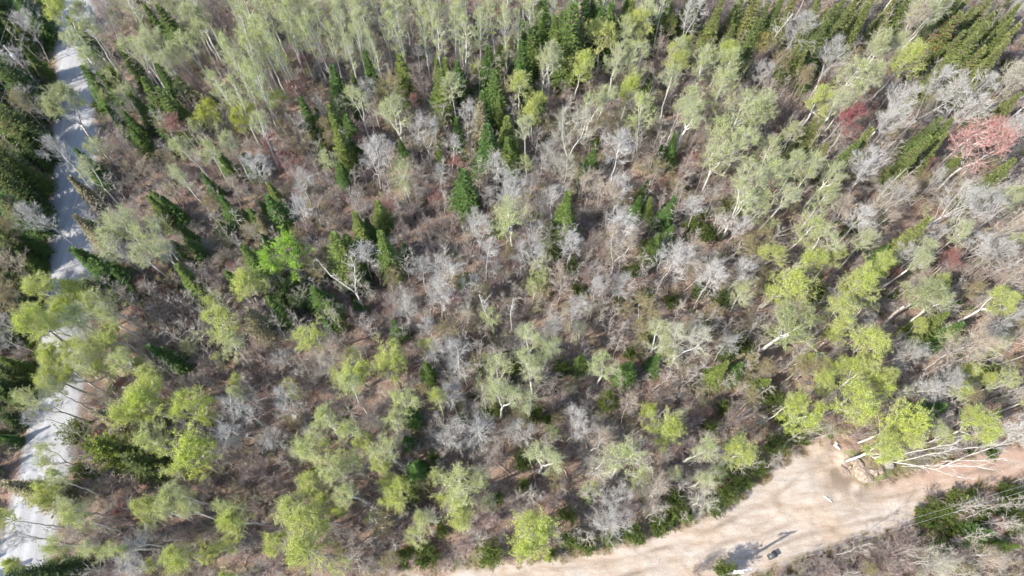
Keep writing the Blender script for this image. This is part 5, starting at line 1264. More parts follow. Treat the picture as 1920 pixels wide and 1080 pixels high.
('O',27.8,45.6,5.2,1.8,0,'small tan budding tree above the fan shaped bare tree'),
('B',42.1,3.8,4.0,2.4,0,'small bare brown twiggy shrub, second below right of the boulders'),
('B',-37.0,28.1,5.6,3.3,0,'large bare brown twiggy shrub, nearest below left of the round bright green tree'),
('B',-30.0,31.1,5.1,3.0,0,'medium bare brown twiggy shrub below left of the round bright green tree'),
('W',-12.5,49.6,5.3,2.2,0,'small bare grey-white tree, nearest above left of the crimson shrub'),
('O',5.6,67.4,5.4,1.9,0,'small tan budding tree below the tallest dark spruce'),
('G',-9.0,10.9,3.4,2.5,0,'medium leafy green shrub above right of the small round lime tree'),
('B',-11.6,24.2,3.6,2.2,0,'small bare brown twiggy shrub below right of the forked dead snag'),
('O',-22.7,34.4,6.2,2.8,0,'large tan budding tree below right of the round bright green tree'),
('O',4.5,11.7,5.3,2.4,0,'medium tan budding tree above right of the yellow green tree by the track'),
('O',20.6,46.2,4.9,2.2,0,'medium tan budding tree, nearest above the fan shaped bare tree'),
('B',-16.2,7.3,5.0,3.0,0,'medium bare brown twiggy shrub, nearest left of the small round lime tree'),
('C',-12.0,69.1,4.4,2.1,0,'small dark green fir above the purple brown bare tree'),
('A',-38.4,59.7,5.5,2.5,0,'small pale green leafing aspen, nearest above left of the two roadside lime trees'),
('W',25.3,40.7,6.7,2.3,0,'small bare grey-white tree above the fan shaped bare tree'),
('O',23.0,28.7,5.9,2.3,0,'medium tan budding tree below the fan shaped bare tree'),
('C',-46.9,33.8,3.8,1.8,0,'small dark green fir, nearest above the yellow tipped evergreen'),
('B',28.8,40.7,5.3,3.2,0,'medium bare brown twiggy shrub above right of the fan shaped bare tree'),
('O',50.8,63.8,4.9,2.1,0,'small tan budding tree above right of the crimson maple'),
('A',40.8,29.8,6.0,2.4,0,'small pale green leafing aspen right of the broadest lime crown'),
('C',43.3,63.3,3.4,1.5,1,'small dark green fir above left of the crimson maple'),
('B',-42.8,35.9,4.7,2.8,0,'small bare brown twiggy shrub, second left of the round bright green tree'),
('O',56.7,28.0,6.2,2.6,0,'medium tan budding tree above right of the spreading white tree'),
('A',34.8,52.4,7.0,2.9,0,'medium pale green leafing aspen left of the crimson maple'),
('O',4.3,10.5,4.7,1.8,0,'small tan budding tree, nearest above right of the yellow green tree by the track'),
('A',-23.2,49.5,6.8,2.4,0,'small pale green leafing aspen above the tan budding tree'),
('C',16.5,62.2,4.8,2.2,0,'small dark green fir, nearest below right of the tallest dark spruce'),
('A',-37.6,13.7,6.7,2.4,1,'small pale green leafing aspen left of the sunlit lime tree'),
('A',30.7,49.7,4.8,1.7,0,'small pale green leafing aspen below left of the crimson maple'),
('O',51.7,47.3,4.9,2.2,0,'medium tan budding tree right of the thick white birch trunk'),
('A',-53.9,60.2,4.8,1.9,0,'small pale green leafing aspen below right of the transformer pole'),
('O',27.8,37.0,6.0,2.1,0,'medium tan budding tree above right of the fan shaped bare tree'),
('Y',-12.2,10.0,6.2,2.1,0,'small lime green leafing tree above right of the small round lime tree'),
('O',-11.4,7.5,5.1,1.8,0,'small tan budding tree right of the small round lime tree'),
('C',-30.5,41.1,5.4,2.5,0,'small dark green fir, second above left of the round bright green tree'),
('B',-45.9,43.6,3.5,2.1,0,'small bare brown twiggy shrub below left of the two roadside lime trees'),
('G',-8.7,2.9,3.5,2.6,0,'medium leafy green shrub, second below right of the small round lime tree'),
('W',-33.8,45.2,7.5,2.6,0,'small bare grey-white tree below the two roadside lime trees'),
('C',35.8,50.1,5.0,2.0,1,'small dark green fir left of the thick white birch trunk'),
('G',13.6,25.3,2.8,2.1,0,'small leafy green shrub, second above the round lime tree'),
('Y',-32.5,17.1,5.9,2.2,0,'small lime green leafing tree, nearest above right of the sunlit lime tree'),
('Y',46.2,15.0,5.5,2.1,0,'small lime green leafing tree right of the lime tree on the cut bank'),
('O',-33.0,28.2,4.9,2.1,0,'small tan budding tree below left of the round bright green tree'),
('B',-38.1,69.4,4.6,2.8,0,'small bare brown twiggy shrub above the two roadside lime trees'),
('O',14.4,26.9,6.0,2.3,0,'medium tan budding tree below left of the fan shaped bare tree'),
('B',-27.8,38.5,5.4,3.2,0,'large bare brown twiggy shrub above left of the round bright green tree'),
('C',51.9,30.8,3.9,1.8,0,'small dark green fir above left of the spreading white tree'),
('A',-17.1,1.8,6.4,2.8,1,'medium pale green leafing aspen below left of the small round lime tree'),
('W',46.9,43.9,8.1,3.4,0,'medium bare grey-white tree, second below right of the thick white birch trunk'),
('C',-15.2,41.3,4.1,1.9,0,'small dark green fir below left of the crimson shrub'),
('A',33.6,46.9,5.8,2.8,0,'medium pale green leafing aspen, second left of the thick white birch trunk'),
('A',21.4,11.7,5.8,2.1,0,'small pale green leafing aspen, second below right of the round lime tree'),
('C',57.3,50.9,5.4,2.1,1,'small dark green fir below left of the coral red maple'),
('G',1.1,10.3,2.5,1.9,0,'small leafy green shrub above the yellow green tree by the track'),
('A',35.7,37.8,4.5,2.0,0,'small pale green leafing aspen above the broadest lime crown'),
('R',-27.1,45.6,3.7,2.2,0,'medium red budding maple above left of the tan budding tree'),
('B',-29.7,4.6,3.4,2.1,0,'small bare brown twiggy shrub, second below right of the sunlit lime tree'),
('W',5.5,49.2,5.5,2.3,0,'small bare grey-white tree, second below right of the largest fir of the file'),
('B',-12.2,44.2,4.1,2.5,0,'small bare brown twiggy shrub below left of the crimson shrub'),
('W',-12.9,27.1,5.4,2.4,0,'small bare grey-white tree, second below right of the forked dead snag'),
('W',48.9,20.9,6.4,2.6,0,'small bare grey-white tree below left of the spreading white tree'),
('A',30.3,25.9,5.7,2.2,0,'small pale green leafing aspen below left of the broadest lime crown'),
('W',40.7,27.9,5.7,2.1,0,'small bare grey-white tree right of the broadest lime crown'),
('W',45.9,44.7,6.8,2.4,0,'small bare grey-white tree, nearest below right of the thick white birch trunk'),
('W',23.5,24.4,8.1,3.3,0,'medium bare grey-white tree left of the broadest lime crown'),
('A',17.0,10.9,4.7,1.8,0,'small pale green leafing aspen below the round lime tree'),
('W',52.5,46.7,6.3,2.8,0,'small bare grey-white tree below left of the coral red maple'),
('A',-35.6,10.8,5.1,2.3,1,'small pale green leafing aspen, nearest below left of the sunlit lime tree'),
('R',-38.9,20.5,4.0,2.4,0,'medium red budding maple above the sunlit lime tree'),
('B',18.8,61.2,3.4,2.0,0,'small bare brown twiggy shrub below right of the tallest dark spruce'),
('B',12.4,27.0,5.1,3.0,0,'medium bare brown twiggy shrub below left of the fan shaped bare tree'),
('O',4.4,12.7,4.5,2.0,0,'small tan budding tree, second above right of the yellow green tree by the track'),
('C',61.6,71.1,5.0,2.0,1,'small dark green fir below the rust brown dead spire'),
('W',9.1,8.8,6.3,2.3,0,'small bare grey-white tree, nearest above the starburst white tree'),
('C',-11.4,14.7,4.5,2.1,0,'small dark green fir left of the white limbed bare tree'),
('C',67.6,65.5,4.9,2.0,1,'small dark green fir below right of the rust brown dead spire'),
('C',43.6,39.0,4.6,2.1,0,'small dark green fir below the thick white birch trunk'),
('A',-20.1,13.4,7.0,3.4,1,'large pale green leafing aspen, nearest above left of the small round lime tree'),
('W',-0.7,39.4,4.9,1.8,0,'small bare grey-white tree above right of the silvery bare tree'),
('Y',15.9,63.5,4.7,2.0,0,'small lime green leafing tree below right of the tallest dark spruce'),
('C',62.9,59.1,4.9,2.0,1,'small dark green fir, nearest above the coral red maple'),
('W',2.4,46.3,5.0,2.4,0,'small bare grey-white tree, second right of the lone bright fir'),
('O',14.0,54.0,4.9,2.4,0,'medium tan budding tree, second right of the largest fir of the file'),
('A',-2.6,19.0,4.9,2.2,0,'small pale green leafing aspen, nearest above the white limbed bare tree'),
('A',-17.9,24.4,4.6,2.1,1,'small pale green leafing aspen, nearest below the forked dead snag'),
('W',57.7,38.1,5.9,2.9,0,'small bare grey-white tree above the spreading white tree'),
('O',-30.0,63.0,5.9,2.1,0,'medium tan budding tree, nearest above right of the two roadside lime trees'),
('Y',34.5,20.2,4.7,1.9,0,'small lime green leafing tree, second below right of the broadest lime crown'),
('A',31.4,64.7,4.6,2.2,0,'small pale green leafing aspen, nearest below left of the yellow budding tree'),
('A',52.9,24.4,7.4,3.5,0,'large pale green leafing aspen below right of the spreading white tree'),
('C',60.5,72.9,3.6,1.5,1,'small dark green fir, nearest below left of the rust brown dead spire'),
('A',-12.9,45.5,7.2,3.0,0,'medium pale green leafing aspen left of the crimson shrub'),
('B',-21.8,29.8,3.8,2.3,0,'small bare brown twiggy shrub below left of the forked dead snag'),
('O',-14.1,33.7,5.1,2.4,0,'medium tan budding tree right of the forked dead snag'),
('C',65.7,63.4,4.0,1.7,1,'small dark green fir, second above the coral red maple'),
('C',-21.3,28.6,4.9,2.2,0,'small dark green fir below left of the forked dead snag'),
('A',-34.4,30.5,6.6,3.1,1,'large pale green leafing aspen, nearest below left of the round bright green tree'),
('B',-13.9,30.2,5.5,3.3,0,'large bare brown twiggy shrub right of the forked dead snag'),
('C',36.5,65.3,4.8,1.9,1,'small dark green fir below the yellow budding tree'),
('O',28.1,22.8,5.4,2.7,0,'large tan budding tree below left of the broadest lime crown'),
('W',59.9,61.6,6.2,2.6,0,'small bare grey-white tree above left of the coral red maple'),
('G',26.7,12.3,3.4,2.5,0,'medium leafy green shrub above the small cabinet on the sand'),
('A',4.2,13.6,4.8,1.8,0,'small pale green leafing aspen, second right of the white limbed bare tree'),
('A',-21.6,13.2,5.6,2.5,1,'small pale green leafing aspen, second above left of the small round lime tree'),
('A',-2.4,28.4,6.9,3.1,0,'large pale green leafing aspen left of the two tall white snags'),
('B',14.2,15.5,3.6,2.2,0,'small bare brown twiggy shrub left of the round lime tree'),
('O',14.9,24.5,4.1,2.0,0,'small tan budding tree above the round lime tree'),
('C',-18.2,30.7,3.8,1.8,0,'small dark green fir below the forked dead snag'),
('O',-39.1,37.6,3.9,1.8,0,'small tan budding tree left of the round bright green tree'),
('R',18.9,47.0,3.7,2.2,0,'medium red budding maple above left of the fan shaped bare tree'),
('C',-3.3,54.7,4.1,1.9,0,'small dark green fir above right of the lone bright fir'),
('Y',-34.4,62.3,5.4,2.4,0,'small lime green leafing tree above right of the two roadside lime trees'),
('O',51.4,15.6,3.9,1.5,0,'small tan budding tree right of the lime tree on the cut bank'),
('O',58.4,47.4,6.1,2.9,0,'large tan budding tree below the coral red maple'),
('A',53.5,20.9,6.9,3.0,0,'medium pale green leafing aspen below right of the spreading white tree'),
('C',-49.3,37.7,4.6,2.1,0,'small dark green fir, fourth below left of the two roadside lime trees'),
('B',-27.3,7.3,3.6,2.2,0,'small bare brown twiggy shrub, nearest below right of the sunlit lime tree'),
('B',63.2,48.4,4.7,2.8,0,'medium bare brown twiggy shrub below right of the coral red maple'),
('R',-28.4,64.0,3.1,1.8,0,'small red budding maple above right of the two roadside lime trees'),
('C',-14.6,35.8,4.0,1.9,0,'small dark green fir above right of the forked dead snag'),
('O',-4.1,23.6,4.7,1.7,0,'small tan budding tree below left of the two tall white snags'),
('C',16.7,43.7,5.4,2.4,0,'small dark green fir, second above left of the fan shaped bare tree'),
('B',15.8,11.6,3.9,2.3,0,'small bare brown twiggy shrub below the round lime tree'),
('O',49.4,53.5,6.0,2.7,0,'large tan budding tree above right of the thick white birch trunk'),
('B',-10.3,56.6,4.6,2.8,0,'small bare brown twiggy shrub below the purple brown bare tree'),
('C',15.5,26.7,4.8,2.2,0,'small dark green fir below left of the fan shaped bare tree'),
('Y',-20.3,8.2,5.8,2.1,0,'small lime green leafing tree, second left of the small round lime tree'),
('B',-57.9,70.5,4.3,2.6,0,'small bare brown twiggy shrub right of the transformer pole'),
('A',31.2,40.5,5.1,2.5,0,'medium pale green leafing aspen above right of the fan shaped bare tree'),
('O',-29.4,6.2,3.8,1.8,0,'small tan budding tree below right of the sunlit lime tree'),
('C',-10.0,12.3,4.0,1.9,0,'small dark green fir above right of the small round lime tree'),
('A',60.7,43.3,7.3,3.6,0,'large pale green leafing aspen below the coral red maple'),
('C',32.5,73.3,4.2,1.7,1,'small dark green fir above left of the yellow budding tree'),
('O',-9.8,20.2,4.8,1.7,0,'small tan budding tree, second above left of the white limbed bare tree'),
('A',16.9,24.2,7.1,3.2,0,'large pale green leafing aspen above the round lime tree'),
('B',20.7,15.6,3.7,2.2,0,'small bare brown twiggy shrub right of the round lime tree'),
('Y',-33.8,56.9,4.7,2.3,0,'small lime green leafing tree, nearest right of the two roadside lime trees'),
('B',-39.1,72.3,5.0,3.0,0,'medium bare brown twiggy shrub, nearest above the two roadside lime trees'),
('Y',-43.4,16.7,5.1,1.9,0,'small lime green leafing tree, nearest above the yellow tipped evergreen'),
('O',23.0,34.5,6.1,2.8,0,'large tan budding tree above the fan shaped bare tree'),
('A',28.6,51.9,5.1,1.9,0,'small pale green leafing aspen below the yellow budding tree'),
('A',43.9,19.9,5.1,1.8,0,'small pale green leafing aspen above right of the lime tree on the cut bank'),
('O',42.4,47.9,4.9,1.7,0,'small tan budding tree, nearest below left of the thick white birch trunk'),
('B',52.7,22.3,3.9,2.3,0,'small bare brown twiggy shrub below the spreading white tree'),
('A',-35.3,71.5,6.2,2.4,0,'small pale green leafing aspen above the two roadside lime trees'),
('A',13.5,10.1,6.1,3.0,0,'medium pale green leafing aspen above right of the starburst white tree'),
('Y',29.6,31.1,5.6,2.4,0,'small lime green leafing tree above left of the broadest lime crown'),
('O',4.9,16.9,4.0,1.7,0,'small tan budding tree right of the white limbed bare tree'),
('B',17.7,17.1,4.7,2.8,0,'medium bare brown twiggy shrub above right of the round lime tree'),
('A',-32.5,23.6,5.0,2.3,1,'small pale green leafing aspen, nearest above the sunlit lime tree'),
('Y',-41.7,23.1,4.7,2.2,0,'small lime green leafing tree, third above the yellow tipped evergreen'),
('O',-18.0,4.2,5.2,1.9,0,'small tan budding tree below left of the small round lime tree'),
('C',-10.1,54.5,5.5,2.5,0,'small dark green fir, nearest below the purple brown bare tree'),
('W',-6.9,19.6,7.6,2.6,0,'small bare grey-white tree, second above left of the white limbed bare tree'),
('B',25.0,52.1,4.3,2.6,0,'small bare brown twiggy shrub below left of the yellow budding tree'),
('A',8.1,9.4,5.8,2.9,0,'medium pale green leafing aspen above left of the starburst white tree')]
CLEAR=[(-17.64, -0.78), (-11.14, 1.16), (-5.02, 1.57), (2.25, 2.72), (5.63, 3.03), (10.17, 3.77), (13.63, 4.78), (18.87, 6.19), (21.93, 7.94), (25.61, 9.62), (28.15, 11.15), (32.09, 13.82), (34.09, 15.12), (35.94, 15.41), (36.87, 13.93), (37.2, 11.9), (38.57, 10.47), (40.3, 10.35), (43.46, 11.44), (48.51, 12.88), (53.52, 13.93), (62.48, 16.01), (75.49, 18.75), (74.16, 15.12), (60.8, 12.47), (56.46, 11.72), (51.46, 10.58), (47.65, 9.34), (45.14, 8.5), (43.36, 7.01), (41.71, 6.03), (37.52, 5.05), (33.92, 3.98), (30.39, 3.08), (25.6, 1.0), (18.65, -1.79), (-17.36, -3.77)]
ROADL=[(-69.1, 86.64), (-65.33, 72.23), (-60.5, 52.41), (-57.39, 36.83), (-55.33, 23.15), (-54.41, 13.93), (-54.02, 5.48), (-54.33, 0.23), (-54.77, -5.71)]
CABINET=[(27.32, 3.24, 0)]
POLE_A=[(21.8, 1.46, 8.2)]
POLE_A2=[(43.54, 7.28, 8.2)]
POLE_B=[(-65.48, 64.48, 8.2)]
PANEL=[(36.19, 14.59, 0.9)]
PLANK=[(34.37, 9.05, 0.1)]
BOULDERS=[(36.64, 11.99, 0.62, 1.9), (38.0, 12.57, 0.95, 1.3), (38.55, 11.54, 1.2, 1.5), (39.65, 11.83, 0.85, 1.2), (40.39, 11.9, 0.6, 1.0), (37.7, 13.09, 0.6, 1.5), (37.24, 13.48, 0.42, 1.2), (41.44, 12.57, 0.8, 1.2), (39.23, 11.16, 0.45, 1.0), (38.33, 12.96, 0.4, 1.0), (37.29, 12.31, 0.4, 1.0)]
LEANERS=[(41.55, 13.0, 45.94, 10.65, 5.5), (41.88, 12.88, 45.37, 12.91, 6.5), (42.75, 13.64, 45.32, 13.83, 6.5), (43.11, 12.53, 47.4, 11.46, 6.5), (47.67, 13.11, 50.72, 12.16, 5.5), (49.17, 14.4, 51.48, 14.09, 6.0), (46.86, 12.18, 52.16, 14.53, 6.0)]
LOGS=[(1.57, 9.9, 4.22, 8.33), (-1.6, 12.76, 0.41, 11.04), (5.44, 12.88, 6.32, 10.75), (2.07, 13.05, 2.91, 9.34), (-3.16, 7.39, -2.56, 5.05), (-28.26, 2.04, -28.06, 3.35), (-33.77, 3.14, -30.12, 3.19), (-28.63, 4.52, -26.28, 3.88), (7.56, 17.52, 8.35, 14.52), (-5.76, 29.44, -3.54, 30.46), (6.33, 27.08, 7.96, 28.42), (-20.58, 30.46, -19.15, 32.55), (8.21, 11.04, 8.43, 9.34), (-15.28, 11.61, -15.71, 9.62), (-10.53, 10.75, -9.43, 12.18), (38.92, 10.75, 41.33, 11.09), (28.02, 30.81, 30.19, 32.55), (-26.19, 23.8, -24.16, 25.1), (21.43, 32.55, 23.91, 31.5)]

RNG = np.random.default_rng(11)
random.seed(11)

# ------------------------------------------------------------------ materials
def mat(name):
    m = bpy.data.materials.new(name)
    m.use_nodes = True
    nt = m.node_tree
    return m, nt, nt.nodes, nt.links, nt.nodes['Principled BSDF']

def noise(N, L, scale, detail=4, vec=None, rough=.55):
    n = N.new('ShaderNodeTexNoise')
    n.inputs['Scale'].default_value = scale
    n.inputs['Detail'].default_value = detail
    n.inputs['Roughness'].default_value = rough
    if vec is not None: L.new(vec, n.inputs['Vector'])
    return n

def ramp(N, L, fac, stops):
    r = N.new('ShaderNodeValToRGB')
    e = r.color_ramp.elements
    e[0].position, e[0].color = stops[0][0], (*stops[0][1], 1)
    e[1].position, e[1].color = stops[-1][0], (*stops[-1][1], 1)
    for p, c in stops[1:-1]:
        x = e.new(p); x.color = (*c, 1)
    L.new(fac, r.inputs['Fac'])
    return r

def mix(N, L, fac, a, b, mode='MIX'):
    m = N.new('ShaderNodeMix'); m.data_type = 'RGBA'; m.blend_type = mode
    for s, val in ((m.inputs[0], fac), (m.inputs[6], a), (m.inputs[7], b)):
        if hasattr(val, 'is_linked'): L.new(val, s)
        else: s.default_value = val if not isinstance(val, tuple) else (*val, 1)
    return m.outputs[2]

def plain(name, col, rough=.7, metal=0.0, nscale=8.0, amount=.35):
    m, nt, N, L, b = mat(name)
    tc = N.new('ShaderNodeTexCoord')
    n = noise(N, L, nscale, 5, tc.outputs['Object'])
    lo = tuple(c * (1 - amount) for c in col); hi = tuple(min(1, c * (1 + amount * .6)) for c in col)
    r = ramp(N, L, n.outputs['Fac'], [(.3, lo), (.7, hi)])
    L.new(r.outputs['Color'], b.inputs['Base Color'])
    b.inputs['Roughness'].default_value = rough
    b.inputs['Metallic'].default_value = metal
    return m

def tinted(name, trans=0.0, spread=.45, rough=.75):
    """colour comes from the object's own colour; each leaf or twig varies around it"""
    m, nt, N, L, b = mat(name)
    oi = N.new('ShaderNodeObjectInfo'); ge = N.new('ShaderNodeNewGeometry')
    mr = N.new('ShaderNodeMapRange')
    mr.inputs['To Min'].default_value = 1 - spread; mr.inputs['To Max'].default_value = 1 + spread
    L.new(ge.outputs['Random Per Island'], mr.inputs['Value'])
    sc = N.new('ShaderNodeVectorMath'); sc.operation = 'SCALE'
    L.new(oi.outputs['Color'], sc.inputs[0]); L.new(mr.outputs['Result'], sc.inputs['Scale'])
    L.new(sc.outputs['Vector'], b.inputs['Base Color'])
    b.inputs['Roughness'].default_value = rough
    b.inputs['Specular IOR Level'].default_value = .25
    if trans:
        t = N.new('ShaderNodeBsdfTranslucent'); L.new(sc.outputs['Vector'], t.inputs['Color'])
        mx = N.new('ShaderNodeMixShader'); mx.inputs[0].default_value = trans
        L.new(b.outputs[0], mx.inputs[1]); L.new(t.outputs[0], mx.inputs[2])
        L.new(mx.outputs[0], N['Material Output'].inputs['Surface'])
    return m

def bark(name, light, dark, cover):
    m, nt, N, L, b = mat(name)
    tc = N.new('ShaderNodeTexCoord'); mp = N.new('ShaderNodeMapping')
    mp.inputs['Scale'].default_value = (3, 3, 1.2)
    L.new(tc.outputs['Object'], mp.inputs['Vector'])
    n = noise(N, L, 2.2, 6, mp.outputs['Vector'], .65)
    r = ramp(N, L, n.outputs['Fac'], [(cover - .06, dark), (cover + .05, light), (.8, tuple(min(1, c * 1.12) for c in light))])
    L.new(r.outputs['Color'], b.inputs['Base Color'])
    b.inputs['Roughness'].default_value = .85
    return m

M = dict(
    leaf=tinted('young_leaves', .5, .45), needle=tinted('conifer_needles', .12, .45), twig=tinted('fine_twigs', 0, .3),
    white=bark('white_birch_bark', (.66, .63, .57), (.2, .17, .14), .40), grey=bark('grey_bark', (.47, .43, .38), (.15, .12, .1), .46),
    dark=bark('dark_bark', (.17, .13, .10), (.06, .045, .035), .45), dead=bark('weathered_wood', (.56, .53, .48), (.22, .19, .16), .40),
    log=bark('rotting_log_bark', (.36, .28, .21), (.13, .09, .07), .45))

# ------------------------------------------------------------------ mesh helpers
def mesh(name, V, Q, m, T=None, smooth=False):
    """V (n,3), Q (k,4) quads and optional T (j,3) triangles -> mesh"""
    V = np.asarray(V, dtype=np.float32)
    Q = np.zeros((0, 4), np.int32) if Q is None else np.asarray(Q, np.int32)
    T = np.zeros((0, 3), np.int32) if T is None else np.asarray(T, np.int32)
    me = bpy.data.meshes.new(name)
    me.vertices.add(len(V)); me.vertices.foreach_set('co', V.ravel())
    nl = Q.size + T.size
    me.loops.add(nl); me.loops.foreach_set('vertex_index', np.concatenate([Q.ravel(), T.ravel()]))
    me.polygons.add(len(Q) + len(T))
    st = np.concatenate([np.arange(len(Q)) * 4, Q.size + np.arange(len(T)) * 3]).astype(np.int32)
    me.polygons.foreach_set('loop_start', st)
    if smooth: me.polygons.foreach_set('use_smooth', np.ones(len(st), bool))
    me.update(calc_edges=True)
    if m: me.materials.append(m)
    return me

def unit(a):
    return a / np.maximum(np.linalg.norm(a, axis=-1, keepdims=True), 1e-9)

def segs(P0, P1, R0, R1, n=3):
    """straight tapered n-sided rods"""
    P0, P1 = np.asarray(P0, float), np.asarray(P1, float)
    R0, R1 = np.asarray(R0, float), np.asarray(R1, float)
    d = unit(P1 - P0)
    ref = np.where(np.abs(d[:, 2:3]) > .9, np.array([[1., 0, 0]]), np.array([[0, 0, 1.]]))
    a = unit(np.cross(d, ref)); b = np.cross(d, a)
    N = len(P0)
    th = np.arange(n) / n * 2 * math.pi
    ring = a[:, None] * np.cos(th)[None, :, None] + b[:, None] * np.sin(th)[None, :, None]
    V = np.concatenate([P0[:, None] + ring * R0[:, None, None], P1[:, None] + ring * R1[:, None, None]], 1).reshape(-1, 3)
    k = np.arange(N)[:, None] * 2 * n; i = np.arange(n)[None]; j = (i + 1) % n
    Q = np.stack([k + i, k + j, k + n + j, k + n + i], -1).reshape(-1, 4)
    return V, Q

def tube(P, R, n=7):
    P = np.asarray(P, float); m = len(P)
    d = unit(np.gradient(P, axis=0))
    a = unit(np.cross(d, np.array([[0.02, 1., 0.01]]))); b = np.cross(d, a)
    th = np.arange(n) / n * 2 * math.pi
    V = (P[:, None] + (a[:, None] * np.cos(th)[None, :, None] + b[:, None] * np.sin(th)[None, :, None]) * np.asarray(R)[:, None, None]).reshape(-1, 3)
    k = np.arange(m - 1)[:, None] * n; i = np.arange(n)[None]; j = (i + 1) % n
    Q = np.stack([k + i, k + j, k + n + j, k + n + i], -1).reshape(-1, 4)
    V = np.concatenate([V, P[:1], P[-1:]])
    c0, c1 = m * n, m * n + 1
    T = [(c0, (q + 1) % n, q) for q in range(n)] + [(c1, (m - 1) * n + q, (m - 1) * n + (q + 1) % n) for q in range(n)]
    return V, Q, np.array(T)

class Bag:
    def __init__(s): s.V, s.Q, s.T, s.n = [], [], [], 0
    def add(s, V, Q=None, T=None):
        s.V.append(V)
        if Q is not None and len(Q): s.Q.append(np.asarray(Q) + s.n)
        if T is not None and len(T): s.T.append(np.asarray(T) + s.n)
        s.n += len(V)
    def mesh(s, name, m, smooth=False):
        return mesh(name, np.concatenate(s.V), np.concatenate(s.Q) if s.Q else None, m, np.concatenate(s.T) if s.T else None, smooth)

def box(x0, x1, y0, y1, z0, z1):
    V = np.array([(x, y, z) for z in (z0, z1) for y in (y0, y1) for x in (x0, x1)], float)
    return V, np.array([(0, 2, 3, 1), (4, 5, 7, 6), (0, 1, 5, 4), (2, 6, 7, 3), (0, 4, 6, 2), (1, 3, 7, 5)])

def quads(C, U, W):
    """leaf faces: centre, half axis, half axis"""
    V = np.stack([C - U, C + W, C + U, C - W], 1).reshape(-1, 3)
    return V, np.arange(len(V)).reshape(-1, 4)

def rand_dirs(r, n):
    return unit(r.normal(size=(n, 3)))

